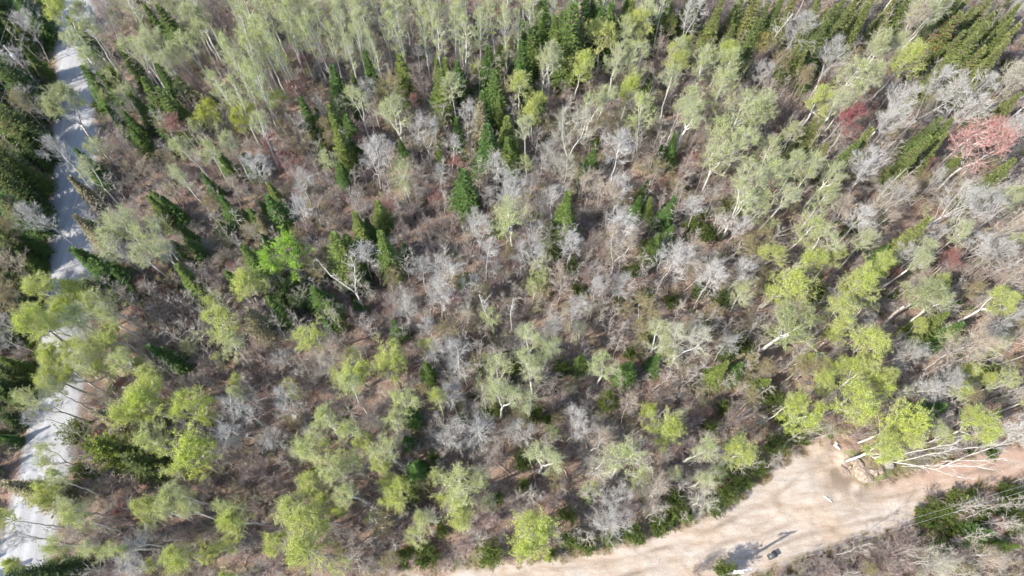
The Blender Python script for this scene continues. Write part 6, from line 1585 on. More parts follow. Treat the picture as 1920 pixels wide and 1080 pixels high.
# ------------------------------------------------------------------ plants (prototype meshes)
def deciduous(seed, h, R, D, nl, nsub, ntw, tr, twr, leaders, el=(30, 72), trunk_mat='white', leaf=None, twl=(.35, .85), limb_r=.42):
    """returns dict of meshes: trunk (with limbs), branches, foliage"""
    r = np.random.default_rng(seed); cb = max(.08, 1 - D * 1.02 / h)
    ez, rz = h - D * .5, D * .5
    lobes = [(r.uniform(0, 6.28), r.uniform(.05, .13), q) for q in (2, 3, 5)]
    def env(p):
        a = np.arctan2(p[..., 1], p[..., 0]); s = 1 + sum(m * np.cos(q * a + f) for f, m, q in lobes)
        zz = (p[..., 2] - ez) / rz; k = np.where(zz < 0, 1.25, 1.0)
        return np.sqrt((p[..., 0] ** 2 + p[..., 1] ** 2) / (R * s) ** 2 + (zz * np.where(zz < 0, .9, 1)) ** 2)
    B = Bag(); tw0, tw1, tr0, tr1 = [], [], [], []
    fork = cb * r.uniform(.55, 1.0) if leaders > 1 else 1
    paths = []
    n = 12
    def path(p, top, n, wob):
        t = np.linspace(0, 1, n)[:, None]
        w_ = np.cumsum(r.normal(0, wob, (n, 3)) * [1, 1, .1], 0); w_ -= w_[0]
        return p * (1 - t) + top * t + w_ * np.sin(t * math.pi) ** .5
    if leaders == 1:
        P = path(np.zeros(3), np.array([r.normal(0, .3), r.normal(0, .3), h * .97]), n, .09)
        Rr = tr * (1 - np.linspace(0, 1, n) ** 1.1 * .86); Rr[0] *= 1.35
        B.add(*tube(P, Rr)); paths.append((P, Rr, 0.0))
    else:
        fz = fork * h
        P = path(np.zeros(3), np.array([r.normal(0, .12), r.normal(0, .12), fz]), 5, .05)
        Rr = tr * np.linspace(1.25, .82, 5); B.add(*tube(P, Rr))
        a0 = r.uniform(0, 6.28)
        for k in range(leaders):
            az = a0 + k * 2 * math.pi / leaders + r.normal(0, .3); ro = R * r.uniform(.32, .6)
            top = np.array([math.cos(az) * ro, math.sin(az) * ro, h * r.uniform(.84, .98)])
            P2 = path(P[-1], top, 9, .1); s = np.linspace(0, 1, 9)
            P2[:, :2] += np.outer(np.sin(s * math.pi) * .25, [math.cos(az), math.sin(az)]) * ro
            R2 = tr * .68 * (1 - s * .82); B.add(*tube(P2, R2, 6)); paths.append((P2, R2, fz / h))
    per = max(4, nl // len(paths)); g = r.uniform(0, 6.28)
    for P, Rr, z0 in paths:
        zl, zh = max(cb, z0 + .02), 1 - .1 * D / h
        for i in range(per):
            u = (i + r.uniform(.1, .9)) / per
            z = (zl + (zh - zl) * u) * h
            zz = P[:, 2]; q = min(max(np.searchsorted(zz, z), 1), len(P) - 1)
            f = min(1, max(0, (z - zz[q - 1]) / max(1e-6, zz[q] - zz[q - 1])))
            p = P[q - 1] * (1 - f) + P[q] * f; rr = Rr[q - 1] * (1 - f) + Rr[q] * f
            g += 2.4 + r.normal(0, .35)
            e = math.radians(el[0] + (el[1] - el[0]) * u + r.normal(0, 7))
            d = np.array([math.cos(g) * math.cos(e), math.sin(g) * math.cos(e), math.sin(e)])
            ls = np.linspace(.15, 1, 30) * D * 1.1; ins = env(p + d * ls[:, None]) < 1
            L3 = (ls[np.nonzero(ins)[0][-1]] if ins.any() else .3) * r.uniform(.82, 1.02); L_ = min(L3, R)
            m = 6; pts = [p]; dd = d.copy()
            for s in range(m - 1):
                dd = unit(dd + r.normal(0, .13, 3) + np.array([0, 0, .07])); pts.append(pts[-1] + dd * L3 / (m - 1))
            pts = np.array(pts); r0 = max(rr * limb_r, twr * 1.6); rl = r0 * (1 - np.linspace(0, 1, m) * .8)
            V, Q = segs(pts[:-1], pts[1:], rl[:-1], rl[1:], 4); B.add(V, Q)
            ns = max(3, int(nsub * (.6 + .5 * L_ / R)))
            s = r.uniform(.18, 1, ns); s[0] = 1
            idx = np.minimum((s * (m - 1)).astype(int), m - 2); f = s * (m - 1) - idx
            b0 = pts[idx] * (1 - f)[:, None] + pts[idx + 1] * f[:, None]
            bd = unit(unit(pts[idx + 1] - pts[idx]) * .9 + rand_dirs(r, ns) * .85 + np.array([0, 0, .22]))
            bl = L3 * r.uniform(.25, .5, ns) * (1.15 - .5 * s)
            bm = b0 + bd * bl[:, None] * .5; bd2 = unit(bd + r.normal(0, .22, (ns, 3)) + np.array([0, 0, .1])); be = bm + bd2 * bl[:, None] * .5
            kp = env(be) < 1.06 + r.normal(0, .04, ns); kp[0] = True; b0, bm, be, bd2 = b0[kp], bm[kp], be[kp], bd2[kp]; ns = len(b0)
            q0 = twr * 1.7
            tw0 += [b0, bm]; tw1 += [bm, be]; tr0 += [np.full(ns, q0), np.full(ns, q0 * .8)]; tr1 += [np.full(ns, q0 * .8), np.full(ns, q0 * .55)]
            k = ntw * ns
            ii = np.repeat(np.arange(ns), ntw); s2 = r.uniform(.15, 1, k)
            t0 = np.where((s2 < .5)[:, None], b0[ii] + (bm - b0)[ii] * (s2 * 2)[:, None], bm[ii] + (be - bm)[ii] * (s2 * 2 - 1)[:, None])
            td = unit(bd2[ii] + rand_dirs(r, k) * .8 + np.array([0, 0, .15]))
            t1 = t0 + td * r.uniform(twl[0], twl[1], k)[:, None]
            tw0.append(t0); tw1.append(t1); tr0.append(np.full(k, twr)); tr1.append(np.full(k, twr * .45))
    out = {'trunk': B.mesh('trunk', M[trunk_mat], True)}
    A0, A1 = np.concatenate(tw0), np.concatenate(tw1)
    V, Q = segs(A0, A1, np.concatenate(tr0), np.concatenate(tr1), 3)
    out['branches'] = mesh('branches', V, Q, M['twig'])
    if leaf:
        per_l, size, keep = leaf
        sel = r.uniform(size=len(A0)) < keep
        a0, a1 = A0[sel], A1[sel]
        k = len(a0) * per_l; ii = np.repeat(np.arange(len(a0)), per_l)
        s = r.uniform(.25, 1.1, k)[:, None]
        C = a0[ii] * (1 - s) + a1[ii] * s + r.normal(0, .07, (k, 3))
        nrm = unit(rand_dirs(r, k) + np.array([0, 0, .35])); U = unit(np.cross(nrm, rand_dirs(r, k))); W_ = np.cross(nrm, U)
        sz = r.uniform(.6, 1.3, k)[:, None] * size
        V, Q = quads(C, U * sz, W_ * sz * .8)
        out['foliage'] = mesh('foliage', V, Q, M['leaf'])
    return out

def conifer(seed, h, R, power, lv, nb, sprig, rough=.14, sparse=0.0, topz=.985):
    r = np.random.default_rng(seed)
    B = Bag()
    P = np.array([[r.normal(0, .02), r.normal(0, .02), z] for z in np.linspace(0, h * .99, 7)])
    B.add(*tube(P, np.linspace(.016 * h, .004 * h, 7), 6))
    CC, UU, WW, A0, A1 = [], [], [], [], []
    lob = [(r.uniform(0, 6.28), r.uniform(-.16, .16), k) for k in (1, 2, 3)]
    for i in range(lv):
        t = .05 + (topz - .05) * (i + .5 + r.normal(0, .12)) / lv; z = t * h
        n = max(4, int(nb * (1.15 - .6 * t)))
        for k in range(n):
            if r.uniform() < sparse: continue
            az = 2.4 * i + 2 * math.pi * (k + r.uniform(-.3, .3)) / n
            L_ = R * (1 - t) ** power * (1 + r.normal(0, rough)) * (1 + sum(a * math.cos(q * az + p) for p, a, q in lob)) + .10
            if L_ < .08: continue
            e = math.radians(-14 + 48 * t ** 1.5 + r.normal(0, 6))
            hd = np.array([math.cos(az), math.sin(az), 0.]); sd = np.array([-hd[1], hd[0], 0.]); up = np.array([0, 0, 1.])
            ax = hd * math.cos(e) + up * math.sin(e)
            p0 = np.array([0, 0, z])
            ns = max(3, int(L_ / sprig * 1.9))
            s = (np.arange(ns) + .7) / ns
            cen = p0 + ax * (s * L_)[:, None] + up * ((s ** 2.2) * L_ * .16)[:, None]
            A0.append(p0); A1.append(p0 + ax * L_ + up * L_ * .15)
            for side in (-1, 1):
                l = (sprig * (.55 + .6 * (1 - s)) * r.uniform(.75, 1.25, ns))[:, None]
                dv = unit(ax * .75 + sd * side * .85 + r.normal(0, .18, (ns, 3)) + up * -.08)
                wv = unit(np.cross(dv, up + r.normal(0, .35, (ns, 3))))
                CC.append(cen + dv * l * .5); UU.append(dv * l * .62); WW.append(wv * l * .26)
            CC.append((p0 + ax * L_ + up * L_ * .17)[None]); UU.append((ax * sprig * .55)[None]); WW.append((sd * sprig * .2)[None])
    # leader sprigs
    k = 8; az = r.uniform(0, 6.28, k); zt = h * r.uniform(.9, 1.0, k)
    d = np.stack([np.cos(az) * .5, np.sin(az) * .5, np.full(k, 1.)], 1); d = unit(d)
    CC.append(np.stack([np.zeros(k), np.zeros(k), zt], 1)); UU.append(d * sprig * .5); WW.append(unit(np.cross(d, rand_dirs(r, k))) * sprig * .14)
    V, Q = segs(np.array(A0), np.array(A1), np.full(len(A0), .018), np.full(len(A0), .006), 3)
    B.add(V, Q)
    out = {'trunk': B.mesh('trunk', M['dark'], True)}
    V, Q = quads(np.concatenate(CC), np.concatenate(UU), np.concatenate(WW))
    out['foliage'] = mesh('foliage', V, Q, M['needle'])
    return out

def shrub(seed, h, R, stems, ntw, leaf, twr=.014, trunk_mat='grey', twl=(.3, .7), spread=1.0):
    """many stems from one root; leaf = (count per twig, size) or None"""
    r = np.random.default_rng(seed)
    B = Bag(); t0s, t1s = [], []
    for i in range(stems):
        az = r.uniform(0, 6.28); ro = R * math.sqrt(r.uniform(.02, 1)) * .85; top = np.array([math.cos(az) * ro, math.sin(az) * ro, h * r.uniform(.6, 1) * (1 - .35 * (ro / R) ** 2)])
        s = np.linspace(0, 1, 5)[:, None]
        P = top * s * [1, 1, 1]; P[:, :2] *= s ** .25 * spread; P = P + np.cumsum(r.normal(0, .05, (5, 3)), 0) * s
        P[0] = [math.cos(az) * .12, math.sin(az) * .12, -.05]
        rr = np.linspace(twr * 2.0, twr * .8, 5)
        V, Q = segs(P[:-1], P[1:], rr[:-1], rr[1:], 4); B.add(V, Q)
        k = ntw; s2 = r.uniform(.3, 1, k); idx = np.minimum((s2 * 4).astype(int), 3); f = (s2 * 4 - idx)[:, None]
        b0 = P[idx] * (1 - f) + P[idx + 1] * f
        b1 = b0 + unit(unit(P[idx + 1] - P[idx]) + rand_dirs(r, k) * .9) * r.uniform(*twl, k)[:, None]
        t0s.append(b0); t1s.append(b1)
        m_ = np.repeat(np.arange(k), 3); s3 = r.uniform(.3, 1, len(m_))[:, None]
        c0 = b0[m_] * (1 - s3) + b1[m_] * s3
        t0s.append(c0); t1s.append(c0 + unit(unit(b1 - b0)[m_] + rand_dirs(r, len(m_)) * .8) * r.uniform(twl[0] * .6, twl[1] * .6, len(m_))[:, None])
    A0, A1 = np.concatenate(t0s), np.concatenate(t1s)
    out = {'trunk': B.mesh('stems', M[trunk_mat])}
    V, Q = segs(A0, A1, np.full(len(A0), twr), np.full(len(A0), twr * .5), 3)
    out['branches'] = mesh('branches', V, Q, M['twig'])
    if leaf:
        n, size = leaf
        k = len(A0) * n; ii = np.repeat(np.arange(len(A0)), n); s = r.uniform(.2, 1.1, k)[:, None]
        C = A0[ii] * (1 - s) + A1[ii] * s + r.normal(0, .05, (k, 3))
        nrm = unit(rand_dirs(r, k) + np.array([0, 0, .5])); U = unit(np.cross(nrm, rand_dirs(r, k))); W_ = np.cross(nrm, U)
        sz = r.uniform(.6, 1.3, k)[:, None] * size
        V, Q = quads(C, U * sz, W_ * sz * .75)
        out['foliage'] = mesh('foliage', V, Q, M['leaf'])
    return out

def snag(seed, h, fork):
    r = np.random.default_rng(seed)
    B = Bag()
    def limb(p, d, L_, r0, m=7, wob=.1, up=.0, taper=.75):
        pts = [p]; dd = d
        for s in range(m - 1):
            dd = unit(dd + r.normal(0, wob, 3) + np.array([0, 0, up])); pts.append(pts[-1] + dd * L_ / (m - 1))
        pts = np.array(pts); rl = r0 * (1 - np.linspace(0, 1, m) * taper)
        B.add(*tube(pts, rl, 6)); return pts, rl
    r0 = .008 * h + .025; up = np.array([r.normal(0, .05), r.normal(0, .05), 1.])
    stems = []
    if fork:
        P, Rl = limb(np.zeros(3), unit(up), h * .38, r0, 5, .06, 0, .25)
        a = r.uniform(0, 6.28)
        for s in range(2):
            stems.append(limb(P[-1], unit(np.array([math.cos(a + s * 2.9) * .5, math.sin(a + s * 2.9) * .5, 1.])), h * (.66, .5)[s], Rl[-1] * .8, 8, .17, .12, .72))
    else: stems.append(limb(np.zeros(3), unit(up), h, r0, 9, .035, .12, .75))
    for P, Rl in stems:
        for q in range(9 if not fork else 7):
            k = r.integers(len(P) // 2, len(P)) if not fork else r.integers(2, len(P)); a = r.uniform(0, 6.28)
            P2, R2 = limb(P[k], unit(np.array([math.cos(a), math.sin(a), r.uniform(.3, 1.2)])), h * r.uniform(.05, .17), max(.014, Rl[k] * .5), 5, .2)
            for w_ in range(3):
                limb(P2[r.integers(1, 5)], unit(rand_dirs(r, 1)[0] + [0, 0, .6]), h * r.uniform(.03, .07), .012, 3, .2)
    return {'trunk': B.mesh('trunk', M['dead'], True)}

PROTO = {}
def make(kind, n, f): PROTO[kind] = [f(i) for i in range(n)]
RATIO = {}
def bins(kind, ratios, per, h, f):
    """prototypes sorted by slenderness (height over crown width), so that crowns keep their own shape"""
    PROTO[kind] = []; RATIO[kind] = ratios
    for b_, q in enumerate(ratios):
        for i in range(per): PROTO[kind].append(f(b_ * per + i, h, h / q / 2))
bins('A', (2.0, 2.7, 3.6), 4, 13, lambda i, h, R: deciduous(100 + i, h, R, R * 2.35, 30, 7, 5, .15, .012, (1, 2, 1, 3)[i % 4], leaf=(6, .0135 * R + .0115, .88)))
bins('N', (4.2,), 5, 15, lambda i, h, R: deciduous(200 + i, h, R, R * 4.6, 34, 5, 5, .19, .012, 1, leaf=(6, .045, .62), el=(28, 66)))
bins('Y', (1.7, 2.3, 3.2), 4, 11.5, lambda i, h, R: deciduous(300 + i, h, R, R * 2.2, 32, 8, 5, .14, .012, (1, 2, 3, 2)[i % 4], leaf=(9, .0135 * R + .0125, .9), trunk_mat=('white', 'grey')[i % 2]))
bins('W', (1.6, 2.2, 3.0), 4, 11.5, lambda i, h, R: deciduous(400 + i, h, R, R * 2.3, 28, 8, 8, .105, .0021 * R + .0037, (1, 2, 1, 3)[i % 4], trunk_mat=('white', 'grey', 'dead', 'grey', 'grey')[i % 5], twl=(.15 * R, .36 * R), limb_r=.4))
bins('O', (1.5, 2.3), 3, 7, lambda i, h, R: deciduous(500 + i, h, R, R * 2.2, 24, 6, 6, .07, .011, (2, 3, 1)[i % 3], leaf=(3, .04, .8), trunk_mat='grey', twl=(.25, .6)))
bins('R', (1.4, 2.2), 3, 8, lambda i, h, R: deciduous(600 + i, h, R, R * 1.9, 32, 7, 6, .08, .012, (3, 2, 1)[i % 3], leaf=(3, .036, .85), trunk_mat='grey', twl=(.3, .7), limb_r=.5))
bins('C', (2.4,), 7, 8, lambda i, h, R: conifer(700 + i, h, R * (.95, .85, 1.05, .9, 1.1, .8, 1.0)[i], (1.1, 1.2, 1.05, 1.25, 1.0, 1.15, 1.1)[i], (22, 26, 19, 24, 20, 28, 23)[i], 19, .27, .17, (.04, .12, .05, .08, .02, .15, .08)[i]))
bins('F', (2.1,), 5, 9, lambda i, h, R: conifer(800 + i, h, R, (.5, .42, .6, .48, .55)[i], 30, 12, .36, .3, .14, .95))
bins('K', (4.,), 1, 10, lambda i, h, R: conifer(900 + i, h, R, .8, 30, 8, .24, .2, .35))
bins('B', (1.6,), 6, 6, lambda i, h, R: shrub(1000 + i, h, R, 18, 14, None, .014))
bins('G', (1.2,), 5, 3.5, lambda i, h, R: shrub(1100 + i, h, R, 24, 10, (5, .06), .009, 'dark'))
bins('D', (3.3,), 5, 10, lambda i, h, R: snag(1200 + i, h, i == 4))
NOMH = dict(A=13, N=15, Y=11.5, W=11.5, O=7, R=8, C=8, F=9, K=10, B=6, G=3.5, D=10)

# ------------------------------------------------------------------ ground: one height field, three named sheets
def seg_dist(px, py, ax, ay, bx, by):
    vx, vy = bx - ax, by - ay
    t = np.clip(((px - ax) * vx + (py - ay) * vy) / (vx * vx + vy * vy + 1e-9), 0, 1)
    return np.hypot(px - ax - t * vx, py - ay - t * vy)

def poly_sd(px, py, poly):
    """signed distance, positive inside"""
    d = np.full(px.shape, 1e9); ins = np.zeros(px.shape, bool)
    for (ax, ay), (bx, by) in zip(poly, poly[1:] + poly[:1]):
        d = np.minimum(d, seg_dist(px, py, ax, ay, bx, by))
        c = (ay > py) != (by > py)
        xs = ax + (py - ay) * (bx - ax) / (by - ay if by != ay else 1e-9)
        ins ^= c & (px < xs)
    return np.where(ins, d, -d)

def vnoise(px, py, s, seed):
    r = np.random.default_rng(seed); G = r.uniform(-1, 1, (64, 64))
    x, y = px / s + 1000.3, py / s + 1000.7
    i, j = np.floor(x).astype(int), np.floor(y).astype(int); fx, fy = x - i, y - j
    fx, fy = fx * fx * (3 - 2 * fx), fy * fy * (3 - 2 * fy)
    g = lambda a, b: G[a % 64, b % 64]
    return (g(i, j) * (1 - fx) + g(i + 1, j) * fx) * (1 - fy) + (g(i, j + 1) * (1 - fx) + g(i + 1, j + 1) * fx) * fy

ROADW = 5.4
ROAD = ROADL + [(x + ROADW, y) for x, y in ROADL[::-1]]
def sand_sd(x, y): return poly_sd(x, y, CLEAR) + vnoise(x, y, 2.3, 1) * .5 + vnoise(x, y, .7, 2) * .25
def road_sd(x, y): return poly_sd(x, y, ROAD) + vnoise(x, y, 2.0, 3) * .25 + vnoise(x, y, .6, 4) * .15
BANK = (sum(b[0] for b in BOULDERS) / len(BOULDERS), sum(b[1] for b in BOULDERS) / len(BOULDERS))
def rut(x, y, s):
    """worn wheel tracks that follow the edge of the track, 0..1"""
    wob = vnoise(x, y, 7, 21) * .7 + vnoise(x, y, 2.5, 22) * .15
    k = np.zeros(x.shape)
    for c, a in ((1.5, .6), (3.1, .8), (4.6, .55), (6.2, .7)):
        k = np.maximum(k, a * 1.15 * np.exp(-((s + wob - c) / .24) ** 2) * np.clip(.7 + vnoise(x, y, 3.3, 23), 0, 1))
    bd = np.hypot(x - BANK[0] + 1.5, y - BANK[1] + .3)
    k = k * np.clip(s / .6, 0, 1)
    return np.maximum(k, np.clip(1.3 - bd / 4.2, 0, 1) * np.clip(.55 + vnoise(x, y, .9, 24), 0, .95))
def gz(x, y):
    x = np.asarray(x, float); y = np.asarray(y, float)
    s, rd = poly_sd(x, y, CLEAR), poly_sd(x, y, ROAD)
    z = vnoise(x, y, 14, 5) * .5 + vnoise(x, y, 5, 6) * .16 + vnoise(x, y, 1.4, 7) * .05
    k = np.clip((np.maximum(s, rd) + 1.5) / 3, 0, 1)
    z = z * (1 - .85 * k)
    z = z + np.clip((rd + .5) / 1.5, 0, 1) * .3 - np.exp(-((rd + 2.2) / 1.3) ** 2) * .5      # raised road, ditches
    bd = np.hypot(x - BANK[0], y - BANK[1])
    bank = np.exp(-(bd / 4.5) ** 2)
    z = z + bank * np.clip(.7 - s * .9, 0, 1.3) * .55 * (1 + .7 * vnoise(x, y, .8, 8))
    t = np.clip(s / 1.5, 0, 1)
    z = z - rut(x, y, s) * .09
    z = z + t * .05 * vnoise(x + y * .2, y * 2.5, .5, 9) + t * .06 * vnoise(x, y, 1.1, 10)
    return z

def axis(lo, hi, step, far):
    a = np.arange(lo, hi + 1e-6, step); ext = [8, 20, 50, 120, 300, 700]
    return np.concatenate([[lo - e for e in ext[::-1]], a, [hi + e for e in ext]])
def refine(a, lo, hi, n):
    keep = a[(a <= lo) | (a >= hi)]
    return np.sort(np.concatenate([keep, np.linspace(lo, hi, n)[1:-1]]))
gx, gy = refine(axis(-92, 92, .45, 0), -14.6, 66.4, 340), refine(axis(-14, 104, .45, 0), -2.75, 22.0, 120)
GX, GY = np.meshgrid(gx, gy)
SS, RS = sand_sd(GX, GY), road_sd(GX, GY)
GZ = gz(GX, GY)
V = np.stack([GX.ravel(), GY.ravel(), GZ.ravel()], 1)
nx, ny = len(gx), len(gy)
i, j = np.meshgrid(np.arange(nx - 1), np.arange(ny - 1))
Q = np.stack([j * nx + i, j * nx + i + 1, (j + 1) * nx + i + 1, (j + 1) * nx + i], -1).reshape(-1, 4)
qs = SS.ravel()[Q].mean(1); qr = RS.ravel()[Q].mean(1)

def ground_mat():
    m, nt, N, L, b = mat('ground')
    at_s = N.new('ShaderNodeAttribute'); at_s.attribute_name = 'sand'
    at_r = N.new('ShaderNodeAttribute'); at_r.attribute_name = 'road'
    at_g = N.new('ShaderNodeAttribute'); at_g.attribute_name = 'green'
    ge = N.new('ShaderNodeNewGeometry'); P = ge.outputs['Position']
    big = noise(N, L, .09, 4, P); mid = noise(N, L, .7, 6, P, .65); fine = noise(N, L, 5.5, 6, P, .75)
    litter = ramp(N, L, fine.outputs['Fac'], [(.25, (.10, .077, .061)), (.45, (.215, .165, .134)), (.6, (.325, .258, .212)), (.8, (.46, .39, .33))])
    tone = ramp(N, L, mid.outputs['Fac'], [(.3, (.62, .55, .5)), (.55, (1., .94, .88)), (.75, (1.22, 1.15, 1.02))])
    c = mix(N, L, 1.0, litter.outputs['Color'], tone.outputs['Color'], 'MULTIPLY')
    rust = ramp(N, L, big.outputs['Fac'], [(.42, (1, 1, 1)), (.62, (1.06, .98, .94))])
    c = mix(N, L, .9, c, rust.outputs['Color'], 'MULTIPLY')
    g = ramp(N, L, fine.outputs['Fac'], [(.3, (.05, .085, .02)), (.55, (.14, .20, .045)), (.75, (.27, .30, .10))])
    c = mix(N, L, at_g.outputs['Fac'], c, g.outputs['Color'])
    # sand: tracked in long streaks along the track
    mp = N.new('ShaderNodeMapping'); mp.inputs['Rotation'].default_value = (0, 0, math.radians(-24)); mp.inputs['Scale'].default_value = (.3, 1.1, 1)
    L.new(P, mp.inputs['Vector'])
    st = noise(N, L, 1.3, 6, mp.outputs['Vector'], .62); sb = noise(N, L, .22, 4, P); sf = noise(N, L, 9, 5, P, .7)
    s1 = ramp(N, L, st.outputs['Fac'], [(.3, (.345, .28, .22)), (.5, (.445, .39, .335)), (.72, (.52, .47, .42))])
    s2 = ramp(N, L, sb.outputs['Fac'], [(.36, (1.0, .9, .79)), (.6, (1.02, 1.0, .98))])
    s3 = ramp(N, L, sf.outputs['Fac'], [(.3, (.72, .70, .68)), (.55, (1, 1, 1)), (.8, (1.08, 1.08, 1.08))])
    sc = mix(N, L, 1.0, s1.outputs['Color'], s2.outputs['Color'], 'MULTIPLY'); sc = mix(N, L, 1.0, sc, s3.outputs['Color'], 'MULTIPLY')
    pk = N.new('ShaderNodeAttribute'); pk.attribute_name = 'pink'
    sc = mix(N, L, pk.outputs['Fac'], sc, mix(N, L, 1.0, (.42, .285, .215), s3.outputs['Color'], 'MULTIPLY'))
    tk = N.new('ShaderNodeAttribute'); tk.attribute_name = 'rut'
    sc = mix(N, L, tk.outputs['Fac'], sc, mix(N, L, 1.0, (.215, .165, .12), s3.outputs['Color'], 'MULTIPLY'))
    c = mix(N, L, at_s.outputs['Fac'], c, sc)
    # gravel road
    mr = N.new('ShaderNodeMapping'); mr.inputs['Scale'].default_value = (1.2, .1, 1); L.new(P, mr.inputs['Vector'])
    rn = noise(N, L, .9, 5, mr.outputs['Vector']); rf = noise(N, L, 14, 4, P, .7)
    r1 = ramp(N, L, rn.outputs['Fac'], [(.35, (.33, .325, .318)), (.65, (.47, .46, .45))])
    r2 = ramp(N, L, rf.outputs['Fac'], [(.3, (.74, .74, .74)), (.65, (1.06, 1.06, 1.06))])
    rc = mix(N, L, 1.0, r1.outputs['Color'], r2.outputs['Color'], 'MULTIPLY')
    c = mix(N, L, at_r.outputs['Fac'], c, rc)
    L.new(c, b.inputs['Base Color'])
    b.inputs['Roughness'].default_value = .95; b.inputs['Specular IOR Level'].default_value = .15
    bp = N.new('ShaderNodeBump'); bp.inputs['Strength'].default_value = .7; bp.inputs['Distance'].default_value = .12
    L.new(fine.outputs['Fac'], bp.inputs['Height']); L.new(bp.outputs['Normal'], b.inputs['Normal'])
    return m
GM = ground_mat()
def smooth01(a, lo, hi):
    t = np.clip((a - lo) / (hi - lo), 0, 1); return t * t * (3 - 2 * t)
A_s = smooth01(SS, -.55, .45).ravel(); A_r = smooth01(RS, -.5, .35).ravel()
pinkw = smooth01(GX, 36, 44) * smooth01(GY, 8, 12)
A_p = np.clip(pinkw * (.75 + .4 * vnoise(GX, GY, 1.5, 12)), 0, 1).ravel()
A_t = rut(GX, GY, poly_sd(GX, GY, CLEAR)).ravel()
A_g = np.clip(smooth01(-GX, 63, 69) * smooth01(GY, 50, 60) * (.8 + .5 * vnoise(GX, GY, 2, 13)) + .55 * np.exp(-((SS + .9) / .9) ** 2) * (vnoise(GX, GY, 2.2, 14) > .0), 0, 1).ravel()
def sheet(name, sel):
    q = Q[sel]; used = np.unique(q); inv = np.zeros(len(V), np.int32); inv[used] = np.arange(len(used))
    me = mesh(name, V[used], inv[q], GM, smooth=True)
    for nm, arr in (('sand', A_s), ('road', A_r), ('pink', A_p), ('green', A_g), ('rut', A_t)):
        a = me.attributes.new(nm, 'FLOAT', 'POINT'); a.data.foreach_set('value', arr[used].astype(np.float32))
    o = bpy.data.objects.new(name, me); COL.objects.link(o); o['kind'] = 'structure'
    return o
is_r = qr > 0; is_s = (qs > 0) & ~is_r
sheet('forest_floor', ~(is_r | is_s)); sheet('sandy_clearing', is_s); sheet('gravel_road', is_r)

# ------------------------------------------------------------------ trees and shrubs, one by one
def ob(name, me, parent=None, color=None):
    o = bpy.data.objects.new(name, me); COL.objects.link(o); o.parent = parent
    if color: o.color = (*color, 1)
    return o

def tag(o, label, cat, group=None):
    o['label'] = label; o['category'] = cat
    if group: o['group'] = group

INFO = {'A': ('aspen_tree', 'aspen', 'aspens coming into leaf'), 'N': ('aspen_tree', 'aspen', 'narrow aspens of the far stand'), 'Y': ('leafing_tree', 'tree', 'lime green leafing trees'),
        'W': ('bare_tree', 'tree', 'bare grey white trees'), 'B': ('bare_shrub', 'shrub', 'bare brown shrubs'), 'O': ('budding_tree', 'tree', 'tan budding trees'), 'L': ('budding_tree', 'tree', None),
        'R': ('red_maple', 'maple', 'red budding maples'), 'C': ('fir_tree', 'fir', 'dark green firs'), 'F': ('evergreen_tree', 'evergreen', 'broad olive evergreens'),
        'G': ('green_shrub', 'shrub', 'leafy green shrubs'), 'D': ('dead_snag', 'snag', 'white dead snags'), 'K': ('dead_conifer', 'conifer', None)}
def lerp3(a, b, t): return tuple(x + (y - x) * t for x, y in zip(a, b))
def colours(k, pale, rnd, label):
    """leaf, twig colour of one tree"""
    t = rnd.random()
    if k == 'A' and pale: return lerp3((.53, .60, .14), (.57, .61, .20), t), (.44, .41, .33)
    if k == 'A': return lerp3((.50, .57, .18), (.55, .585, .25), t), (.46, .43, .37)
    if k == 'N': return lerp3((.50, .585, .13), (.54, .59, .19), t), (.48, .45, .40)
    if k == 'Y':
        c = lerp3((.54, .62, .10), (.59, .63, .17), t)
        if pale: c = (.37, .41, .16)
        if label.startswith('round bright green'): c = (.36, .57, .05)
        if label.startswith('bright lime'): c = (.47, .52, .05)
        return c, (.40, .37, .29)
    if k == 'W': return None, ((.50, .47, .36) if pale else (.47, .39, .30) if t > .72 else lerp3((.42, .40, .36), (.58, .545, .50), t / .72))
    if k == 'O': return lerp3((.38, .37, .13), (.40, .34, .17), t), (.34, .27, .19)
    if k == 'L': return (.50, .42, .06), (.40, .33, .2)
    if k == 'R':
        if label.startswith('big coral'): return (.56, .25, .21), (.54, .37, .32)
        if label.startswith('crimson'): return (.40, .08, .09), (.36, .20, .18)
        return lerp3((.42, .13, .12), (.46, .24, .19), t), (.38, .24, .21)
    if k == 'C' and pale: return lerp3((.12, .165, .045), (.21, .225, .07), t), (.1, .08, .06)
    if k == 'C':
        return lerp3((.075, .14, .032), (.18, .215, .05), t * t) if t < .93 else (.26, .23, .13), (.1, .08, .06)
    if k == 'F':
        c = lerp3((.05, .085, .025), (.10, .125, .035), t)
        if pale: c = (.12, .15, .02)
        return c, (.1, .08, .06)
    if k == 'K': return (.32, .16, .09), (.2, .12, .08)
    if k == 'B': return None, lerp3((.30, .235, .20), (.40, .30, .265), t)
    if k == 'G': return lerp3((.10, .155, .03), (.18, .235, .05), t), (.16, .13, .09)
    return None, None

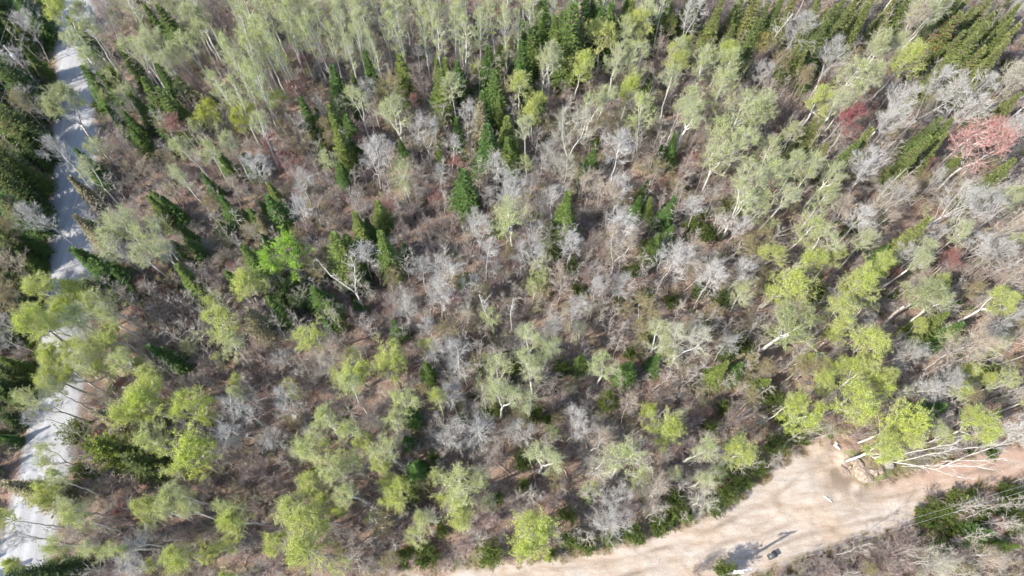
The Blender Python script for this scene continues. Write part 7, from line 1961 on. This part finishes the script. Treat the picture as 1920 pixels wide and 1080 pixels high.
rnd = random.Random(7)
for k, x, y, h, wd, pale, label in DATA:
    pk = 'O' if k == 'L' else k
    rat = RATIO[pk]; bi = min(range(len(rat)), key=lambda q: abs(math.log(h / wd / rat[q]))); per = len(PROTO[pk]) // len(rat)
    vi = rnd.randrange(per)
    if k == 'D': vi = 4 if label.startswith('forked') else rnd.randrange(4)
    pr = PROTO[pk][bi * per + vi]
    name, cat, grp = INFO[k]
    e = ob(name, None); tag(e, label, cat, grp)
    e.empty_display_size = .3
    nh = NOMH[pk]; nw = nh / rat[bi]
    e.location = (x, y, float(gz(x, y)) - .06)
    lean = .02 if k in 'CFKG' else .05
    e.rotation_euler = (rnd.gauss(0, lean), rnd.gauss(0, lean), rnd.uniform(0, 6.283))
    sx = wd / nw
    e.scale = (sx * rnd.uniform(.93, 1.07), sx * rnd.uniform(.93, 1.07), h / nh)
    lc, tc = colours(k, pale, rnd, label)
    for part, me in pr.items():
        pn = {'trunk': 'stems' if k in 'BG' else 'trunk', 'branches': 'branches', 'foliage': 'foliage'}[part]
        ob(pn, me, e, lc if part == 'foliage' else tc)

# ------------------------------------------------------------------ leaning dead birches and fallen logs
LEAN_LABELS = ["white dead birch bending low across the pinkish track beside the boulders", "white dead birch pole nearest the boulders, leaning beside the lime tree", "white dead birch pole at the lime tree's outer edge",
               "forked white dead birch leaning flat over the pinkish track", "thin white dead birch, farthest along the pinkish track", "white dead birch pole above the pinkish track's green shrubs", "long pale bare birch reaching out over the far track"]
for n, (bx, by, tx, ty, h) in enumerate(LEANERS):
    r = np.random.default_rng(50 + n)
    e = ob('leaning_birch', None); tag(e, LEAN_LABELS[n], 'birch', 'leaning dead birches on the bank')
    e.location = (bx, by, float(gz(bx, by)) - .05)
    top = np.array([tx - bx, ty - by, h]); s = np.linspace(0, 1, 10)[:, None]
    P = top * s; P[:, 2] += np.sin(s[:, 0] * 1.57) * h * .12; P += np.cumsum(r.normal(0, .07, (10, 3)), 0) * s
    B = Bag(); B.add(*tube(P, np.linspace(.065, .015, 10), 7)); ob('trunk', B.mesh('trunk', M['dead'], True), e)
    for q in range(6):
        B = Bag(); k = r.integers(4, 9); d = unit(unit(top) + rand_dirs(r, 1)[0] * .55); L_ = r.uniform(.8, 2.4); p = P[k]; pts = [p]
        for s_ in range(4):
            d = unit(d + r.normal(0, .16, 3)); pts.append(pts[-1] + d * L_ / 4)
        B.add(*tube(np.array(pts), np.linspace(.028, .008, 5), 4))
        for s_ in range(5):
            p2 = pts[r.integers(1, 5)]; d2 = unit(d + rand_dirs(r, 1)[0] * .7)
            V_, Q_ = segs(p2[None], (p2 + d2 * r.uniform(.3, .9))[None], np.array([.014]), np.array([.006]), 3); B.add(V_, Q_)
        ob('branch', B.mesh('branch', M['dead']), e)

ORDN = ['first', 'second', 'third', 'fourth', 'fifth', 'sixth', 'seventh', 'eighth', 'ninth', 'tenth', 'eleventh', 'twelfth', 'thirteenth', 'fourteenth', 'fifteenth', 'sixteenth', 'seventeenth', 'eighteenth', 'nineteenth']
order = sorted(range(len(LOGS)), key=lambda q: LOGS[q][0])
for n, (ax, ay, bx, by) in enumerate(LOGS):
    r = np.random.default_rng(90 + n); L_ = math.hypot(bx - ax, by - ay)
    e = ob('fallen_log', None); tag(e, 'weathered brown log lying on the leaf litter, %s fallen log from the left' % ORDN[order.index(n)], 'log', 'fallen logs on the forest floor')
    e.location = (ax, ay, 0); rad = r.uniform(.07, .13)
    t = np.linspace(0, 1, 8); X = (bx - ax) * t + r.normal(0, .03, 8); Y = (by - ay) * t + r.normal(0, .03, 8)
    Z = gz(ax + X, ay + Y) + rad * .7; Z = Z * .4 + np.linspace(Z[0], Z[-1], 8) * .6
    B = Bag(); B.add(*tube(np.stack([X, Y, Z], 1), np.linspace(rad, rad * .55, 8), 8)); ob('trunk', B.mesh('trunk', M['log'], True), e)
    for q in range(5):
        B = Bag(); k = r.integers(2, 8); p = np.array([X[k], Y[k], Z[k]]); d = unit(np.array([bx - ax, by - ay, 0.]) / L_ * .5 + rand_dirs(r, 1)[0] * [.8, .8, .3] + [0, 0, .35])
        V_, Q_ = segs(p[None], (p + d * r.uniform(.25, .8))[None], np.array([rad * .35]), np.array([rad * .12]), 5); B.add(V_, Q_)
        ob('branch_stub', B.mesh('branch_stub', M['log']), e)

# ------------------------------------------------------------------ boulders on the cut bank
ROCK = plain('sandy_boulder', (.34, .265, .2), .95, 0, 3.5, .5)
ROCKG = plain('grey_boulder', (.30, .27, .24), .95, 0, 3.5, .4)
B_LABELS = ["tall pale tan boulder, nearest the sand", "tan boulder with a sharp edge in the middle of the cut bank", "largest flat tan boulder slab on the cut bank", "reddish tan boulder beside the largest slab", "small tan boulder at the outer end of the row",
            "low tan boulder at the upper end of the cut bank", "smallest tan boulder under the white panel", "dark grey boulder beside the dead birch trunks", "small tan boulder in front of the largest slab", "little tan stone behind the middle boulder", "little tan stone beside the tall pale boulder"]
import bmesh
for n, (x, y, s, el) in enumerate(BOULDERS):
    r = np.random.default_rng(140 + n)
    bm = bmesh.new(); bmesh.ops.create_icosphere(bm, subdivisions=3, radius=1)
    pl = [(unit(r.normal(size=3)), r.uniform(.55, .85)) for q in range(12)]
    for v in bm.verts:
        p = np.array(v.co)
        for nn, d in pl:
            q = p @ nn
            if q > d: p = p - nn * (q - d)
        p = p * (1 + .05 * math.sin(7 * p[0] + n) * math.sin(6 * p[1])) + r.normal(0, .035, 3)
        v.co = p * [s * .7, s * .7 * el, s * .6]
    me = bpy.data.meshes.new('boulder'); bm.to_mesh(me); bm.free(); me.materials.append(ROCKG if n == 7 else ROCK)
    o = ob('boulder', me); o.location = (x, y, float(gz(x, y)) + s * .2); o.rotation_euler = (r.normal(0, .2), r.normal(0, .2), .5 + r.normal(0, .5))
    tag(o, B_LABELS[n], 'boulder', 'boulders on the cut bank')

# ------------------------------------------------------------------ utility poles, wires, cabinet, small litter
WOODP = plain('weathered_pole_wood', (.42, .37, .32), .9, 0, 5, .3); ARM = plain('bleached_crossarm', (.74, .72, .68), .8, 0, 6, .15)
STEEL = plain('galvanised_steel', (.62, .64, .65), .45, .5, 6, .15); PORC = plain('glazed_insulator', (.72, .72, .70), .3, 0, 8, .1); WIRE = plain('aluminium_wire', (.55, .56, .57), .5, .4, 3, .1)
DKBOX = plain('dark_green_cabinet_paint', (.045, .055, .055), .5, 0, 4, .3); LID = plain('faded_grey_lid', (.08, .085, .085), .5, 0, 4, .2); WHITE = plain('white_sheet', (.6, .59, .56), .6, 0, 3, .08)
def cyl(p0, p1, r0, r1, n=10):
    p0, p1 = np.array(p0, float), np.array(p1, float); return tube(np.array([p0, p0 * .5 + p1 * .5, p1]), [r0, (r0 + r1) / 2, r1], n)
def pole(x, y, ang, label, transformer):
    e = ob('utility_pole', None); tag(e, label, 'utility pole', 'utility poles'); e.location = (x, y, float(gz(x, y)) - .2); e.rotation_euler = (0, 0, ang)
    B = Bag(); B.add(*cyl((0, 0, 0), (0, 0, 8.4), .16, .11)); ob('pole', B.mesh('pole', WOODP, True), e)
    if not transformer:
        B = Bag(); B.add(*box(-.85, .85, .12, .24, 8.05, 8.2)); arm = ob('crossarm', B.mesh('crossarm', ARM), e)
        for s in (-1, 1):
            B = Bag(); B.add(*segs(np.array([(s * .6, .13, 8.06)]), np.array([(0, .13, 7.4)]), np.array([.025]), np.array([.025]), 4)); ob('brace', B.mesh('brace', STEEL), e)
        xs = (-.75, -.25, .25, .75)
    else: xs = (0,)
    for q in xs:
        B = Bag(); yy = .18 if not transformer else 0
        B.add(*tube(np.array([(q, yy, z) for z in (8.2, 8.26, 8.3, 8.36, 8.4, 8.46)]) + np.array([0, 0, .2 if transformer else 0]), [.03, .075, .045, .075, .045, .02], 8)); ob('insulator', B.mesh('insulator', PORC, True), e)
    if transformer:
        B = Bag(); B.add(*tube(np.array([(.36, 0, z) for z in (6.3, 6.35, 7.2, 7.28)]), [.22, .26, .26, .2], 14)); t = ob('transformer', B.mesh('transformer', PORC, True), e)
        for q in (-.1, .1):
            B = Bag(); B.add(*tube(np.array([(.36, q, z) for z in (7.25, 7.35, 7.45, 7.55)]), [.05, .06, .03, .045], 8)); ob('bushing', B.mesh('bushing', PORC, True), t)
        B = Bag(); B.add(*box(.04, .14, -.06, .06, 6.45, 7.1)); ob('bracket', B.mesh('bracket', STEEL), e)
        B = Bag(); B.add(*segs(np.array([(.0, .1, 7.9), (0, -.1, 7.9)]), np.array([(.45, .35, 8.0), (.36, -.1, 7.55)]), np.array([.03, .012]), np.array([.03, .012]), 5)); ob('fuse_cutout', B.mesh('fuse_cutout', PORC), e)
    return e
def wire(a, b, sag, label, group):
    t = np.linspace(0, 1, 22)[:, None]; P = np.array(a) * (1 - t) + np.array(b) * t; P[:, 2] -= (4 * t * (1 - t))[:, 0] * sag
    B = Bag(); B.add(*tube(P, np.full(22, .009), 5)); o = ob('power_line', B.mesh('power_line', WIRE, True)); tag(o, label, 'wire', group)
(ax, ay, _z), (a2x, a2y, _z2) = POLE_A[0], POLE_A2[0]
dirv = np.array([a2x - ax, a2y - ay]); dirv /= np.linalg.norm(dirv)
ang = math.atan2(dirv[1], dirv[0]) - .16
pole(ax, ay, ang, "weathered wooden utility pole with bleached crossarm beside the sandy track", False)
ca, sa = math.cos(ang), math.sin(ang)
for n, q in enumerate((-.75, .75)):
    px, py = ax + ca * q - sa * .18, ay + sa * q + ca * .18
    px, py, off = ax, ay, (n - .5) * .5
    ox, oy = -dirv[1] * off, dirv[0] * off
    wire((ax + ox - dirv[0] * 30, ay + oy - dirv[1] * 30, 7.9), (ax + ox + dirv[0] * 60, ay + oy + dirv[1] * 60, 8.8), .6, "thin silver power line along the sandy track, %s of the pair" % ('lower', 'upper')[n], 'power lines at the crossarm pole')
(bx, by, _z) = POLE_B[0]
pole(bx, by, -.9, "grey utility pole with white transformer among dark evergreens across the road", True)
for n, off in enumerate((-.9, 0, 1.1)):
    wire((bx + off, by - 60, 8.3 - .4 * n), (bx + off, by + 50, 8.5 - .4 * n), .7, "faint silver power line along the roadside evergreens, %s from the road" % ('third', 'second', 'first')[n], 'power lines along the road')
cx, cy, _z = CABINET[0]; cz = float(gz(cx, cy))
e = ob('utility_cabinet', None); tag(e, "small dark utility cabinet standing alone on the pale sand", 'cabinet'); e.location = (cx, cy, cz); e.rotation_euler = (0, 0, .45); e.scale = (.8, .8, .8)
B = Bag(); B.add(*box(-.5, .5, -.32, .32, .12, .78)); ob('body', B.mesh('body', DKBOX), e)
B = Bag(); B.add(*box(-.54, .54, -.36, .36, .782, .86)); ob('lid', B.mesh('lid', LID), e)
for sx_ in (-.42, .42):
    B = Bag(); B.add(*box(sx_ - .05, sx_ + .05, -.3, .3, -.05, .118)); ob('skid', B.mesh('skid', DKBOX), e)
B = Bag(); B.add(*box(.1, .4, -.338, -.322, .25, .65)); ob('door', B.mesh('door', LID), e)
B = Bag(); B.add(*box(-.12, .12, .362, .40, .55, .62)); ob('handle', B.mesh('handle', STEEL), e)
px, py, _z = PANEL[0]; pz = float(gz(px, py))
e = ob('bent_panel', None); tag(e, "small bent white sheet panel lying at the foot of the curved birch trunk", 'panel'); e.location = (px, py, pz + .25); e.rotation_euler = (0, 0, -.75)
B = Bag(); B.add(*box(-.42, .42, -.17, .17, .1, .13)); ob('sheet', B.mesh('sheet', WHITE), e)
B = Bag(); B.add(*box(-.42, -.12, .173, .42, -.02, .16)); ob('flap', B.mesh('flap', WHITE), e)
qx, qy, _z = PLANK[0]
e = ob('birch_billet', None); tag(e, "short white birch billet lying alone on the pale sand", 'log'); e.location = (qx, qy, float(gz(qx, qy)) + .07); e.rotation_euler = (0, 0, -.6)
B = Bag(); B.add(*tube(np.array([(-.5, 0, 0), (-.2, .02, .01), (.2, -.02, 0), (.5, -.09, 0)]), [.085, .09, .08, .07], 9)); ob('billet', B.mesh('billet', WHITE, True), e)
B = Bag(); B.add(*segs(np.array([(.1, 0, .02)]), np.array([(.3, .2, .15)]), np.array([.04]), np.array([.025]), 6)); ob('branch_stub', B.mesh('branch_stub', WHITE), e)

# ------------------------------------------------------------------ what nobody could count: brush, saplings, twigs, grass
def scatter(name, label, cat, protos, pts, scl, rotv, idx, color):
    """points carrying size, turn and kind -> instances of the prototype meshes"""
    pc = bpy.data.collections.new(name + '_kinds')
    for q, me in enumerate(protos):
        o = bpy.data.objects.new('%s_kind' % name, me); o.name = '%s_kind_%02d' % (name, q); o.color = (*color, 1); pc.objects.link(o)
    me = bpy.data.meshes.new(name); me.vertices.add(len(pts)); me.vertices.foreach_set('co', np.asarray(pts, np.float32).ravel())
    a = me.attributes.new('size', 'FLOAT_VECTOR', 'POINT'); a.data.foreach_set('vector', np.asarray(scl, np.float32).ravel())
    a = me.attributes.new('turn', 'FLOAT_VECTOR', 'POINT'); a.data.foreach_set('vector', np.asarray(rotv, np.float32).ravel())
    a = me.attributes.new('pick', 'INT', 'POINT'); a.data.foreach_set('value', np.asarray(idx, np.int32))
    g = bpy.data.node_groups.new(name + '_scatter', 'GeometryNodeTree')
    g.interface.new_socket('Geometry', in_out='INPUT', socket_type='NodeSocketGeometry'); g.interface.new_socket('Geometry', in_out='OUTPUT', socket_type='NodeSocketGeometry')
    N, L = g.nodes, g.links
    gi, go = N.new('NodeGroupInput'), N.new('NodeGroupOutput'); ip = N.new('GeometryNodeInstanceOnPoints'); ci = N.new('GeometryNodeCollectionInfo')
    ci.inputs['Collection'].default_value = pc; ci.inputs['Separate Children'].default_value = True; ci.inputs['Reset Children'].default_value = True
    def attr(nm, ty):
        n = N.new('GeometryNodeInputNamedAttribute'); n.data_type = ty; n.inputs['Name'].default_value = nm; return n.outputs['Attribute']
    e2r = N.new('FunctionNodeEulerToRotation'); L.new(attr('turn', 'FLOAT_VECTOR'), e2r.inputs[0])
    mp = N.new('GeometryNodeMeshToPoints'); L.new(gi.outputs[0], mp.inputs[0])
    L.new(mp.outputs[0], ip.inputs['Points']); L.new(ci.outputs[0], ip.inputs['Instance']); ip.inputs['Pick Instance'].default_value = True
    L.new(attr('pick', 'INT'), ip.inputs['Instance Index']); L.new(e2r.outputs[0], ip.inputs['Rotation']); L.new(attr('size', 'FLOAT_VECTOR'), ip.inputs['Scale'])
    L.new(ip.outputs[0], go.inputs[0])
    o = ob(name, me, None, color); md = o.modifiers.new('scatter', 'NODES'); md.node_group = g
    o['kind'] = 'stuff'; o['label'] = label; o['category'] = cat
    return o

def forest_points(n, seed, margin_sand=.5, margin_road=1.5, xr=(-84, 84), yr=(-10, 96)):
    r = np.random.default_rng(seed)
    x = r.uniform(*xr, n); y = r.uniform(*yr, n)
    ok = (poly_sd(x, y, CLEAR) < -margin_sand) & (poly_sd(x, y, ROAD) < -margin_road) & (np.hypot(x - BANK[0], y - BANK[1]) > 3.6)
    x, y = x[ok], y[ok]
    return r, x, y
def clear_of_shrubs(x, y):
    ok = np.ones(len(x), bool)
    for k_, a_, b_, h_, w_, _p, _l in DATA:
        if k_ == 'G': ok &= np.hypot(x - a_, y - b_) > w_ * .5
    return ok
BR = []
for q in range(5):
    r = np.random.default_rng(2000 + q)
    BR.append(shrub(2000 + q, 3.0, 1.2, 11, 12, None, .011)['branches'])
for seed, name, label, n, col, thr in ((31, 'grey_brush', 'grey brown leafless brush covering the forest floor', 9500, (.40, .355, .31), None), (32, 'pink_brush', 'pinkish brown leafless brush in patches over the litter', 3600, (.47, .34, .30), .1), (33, 'tan_brush', 'tan leafless brush with swelling buds in patches', 4600, (.44, .40, .25), -.1)):
    r, x, y = forest_points(n, seed); ok = clear_of_shrubs(x, y); x, y = x[ok], y[ok]
    if thr is not None:
        ok = vnoise(x, y, 9, seed) > thr; x, y = x[ok], y[ok]
    k = len(x); s = r.uniform(.35, 1.0, k)
    scatter(name, label, 'brush', BR, np.stack([x, y, gz(x, y) - .05], 1), np.stack([s, s, s * r.uniform(.7, 1.1, k)], 1), np.stack([r.normal(0, .1, k), r.normal(0, .1, k), r.uniform(0, 6.28, k)], 1), r.integers(0, 5, k), col)
# slim leafless saplings
SP = []
for q in range(4):
    d = deciduous(2100 + q, 7, .75, 4.2, 14, 3, 3, .045, .010, 1, el=(35, 65), trunk_mat='grey', twl=(.2, .5))
    bm = bmesh.new(); bm.from_mesh(d['trunk']); bm.from_mesh(d['branches']); me = bpy.data.meshes.new('sapling'); bm.to_mesh(me); bm.free(); me.materials.append(M['twig']); SP.append(me)
r, x, y = forest_points(3900, 41); k = len(x); s = r.uniform(.45, 1.25, k)
scatter('slim_saplings', 'slim grey leafless saplings standing through the whole wood', 'saplings', SP, np.stack([x, y, gz(x, y) - .05], 1), np.stack([s, s, s], 1), np.stack([r.normal(0, .06, k), r.normal(0, .06, k), r.uniform(0, 6.28, k)], 1), r.integers(0, 4, k), (.45, .40, .34))
# fallen twigs
r, x, y = forest_points(9000, 51, 0., .3); k = len(x); a = r.uniform(0, 6.28, k); l = r.uniform(.2, 1.1, k)
x1, y1 = x + np.cos(a) * l, y + np.sin(a) * l
V_, Q_ = segs(np.stack([x, y, gz(x, y) + .03], 1), np.stack([x1, y1, gz(x1, y1) + r.uniform(.03, .25, k)], 1), r.uniform(.012, .03, k), np.full(k, .008), 3)
o = ob('fallen_twigs', mesh('fallen_twigs', V_, Q_, M['twig']), None, (.30, .24, .20)); o['kind'] = 'stuff'; o['label'] = 'grey fallen twigs littering the forest floor'; o['category'] = 'twigs'
# low evergreen seedlings and ground cover
GS = [shrub(2200 + q, 1.0, .55, 9, 7, (4, .05), .006, 'dark', (.12, .3))['foliage'] for q in range(3)]
r, x, y = forest_points(2600, 61, -.1, .2); ok = (vnoise(x, y, 6, 61) > .25) | (np.abs(poly_sd(x, y, CLEAR) + .9) < .7); x, y = x[ok], y[ok]; k = len(x); s = r.uniform(.5, 1.5, k)
scatter('ground_cover', 'low green seedlings and leafy ground cover between the trees', 'plants', GS, np.stack([x, y, gz(x, y) - .03], 1), np.stack([s, s, s], 1), np.stack([np.zeros(k), np.zeros(k), r.uniform(0, 6.28, k)], 1), r.integers(0, 3, k), (.13, .19, .04))
# grass tufts: verge of the sand, power-line strip
def tuft(seed):
    r = np.random.default_rng(seed); n = 70; a = r.uniform(0, 6.28, n); p = np.stack([np.cos(a), np.sin(a), a * 0], 1) * r.uniform(0, .3, n)[:, None]
    tip = p + np.stack([np.cos(a) * .25, np.sin(a) * .25, r.uniform(.2, .5, n)], 1) * r.uniform(.6, 1.3, n)[:, None]; s = np.stack([-np.sin(a), np.cos(a), a * 0], 1) * .018
    V = np.stack([p - s, p + s, tip], 1).reshape(-1, 3); return mesh('tuft', V, None, M['leaf'], np.arange(len(V)).reshape(-1, 3))
TF = [tuft(2300 + q) for q in range(3)]
for seed, name, label, n, col, sel in ((71, 'dry_grass', 'dry tan grass along the verge of the sandy track', 9000, (.46, .38, .22), lambda x, y: (np.abs(poly_sd(x, y, CLEAR) + .7) < .9 + .4 * vnoise(x, y, 2, 5))), (72, 'green_grass', 'bright green grass in the strip under the roadside power lines', 9000, (.24, .36, .05), lambda x, y: (poly_sd(x, y, ROAD) < -.3) & (x < -62 - 2 * vnoise(x, y, 4, 6)) & (y > 45) | (np.abs(poly_sd(x, y, ROAD) + .8) < .6) & (vnoise(x, y, 3, 7) > 0))):
    r = np.random.default_rng(seed); m_ = 40000; x, y = r.uniform(-90, 80, m_), r.uniform(-8, 92, m_); ok = sel(x, y) & (np.hypot(x - BANK[0], y - BANK[1]) > 3.4); x, y = x[ok][:n], y[ok][:n]; k = len(x); s = r.uniform(.5, 1.2, k)
    scatter(name, label, 'grass', TF, np.stack([x, y, gz(x, y) - .02], 1), np.stack([s, s, s], 1), np.stack([np.zeros(k), np.zeros(k), r.uniform(0, 6.28, k)], 1), r.integers(0, 3, k), col)
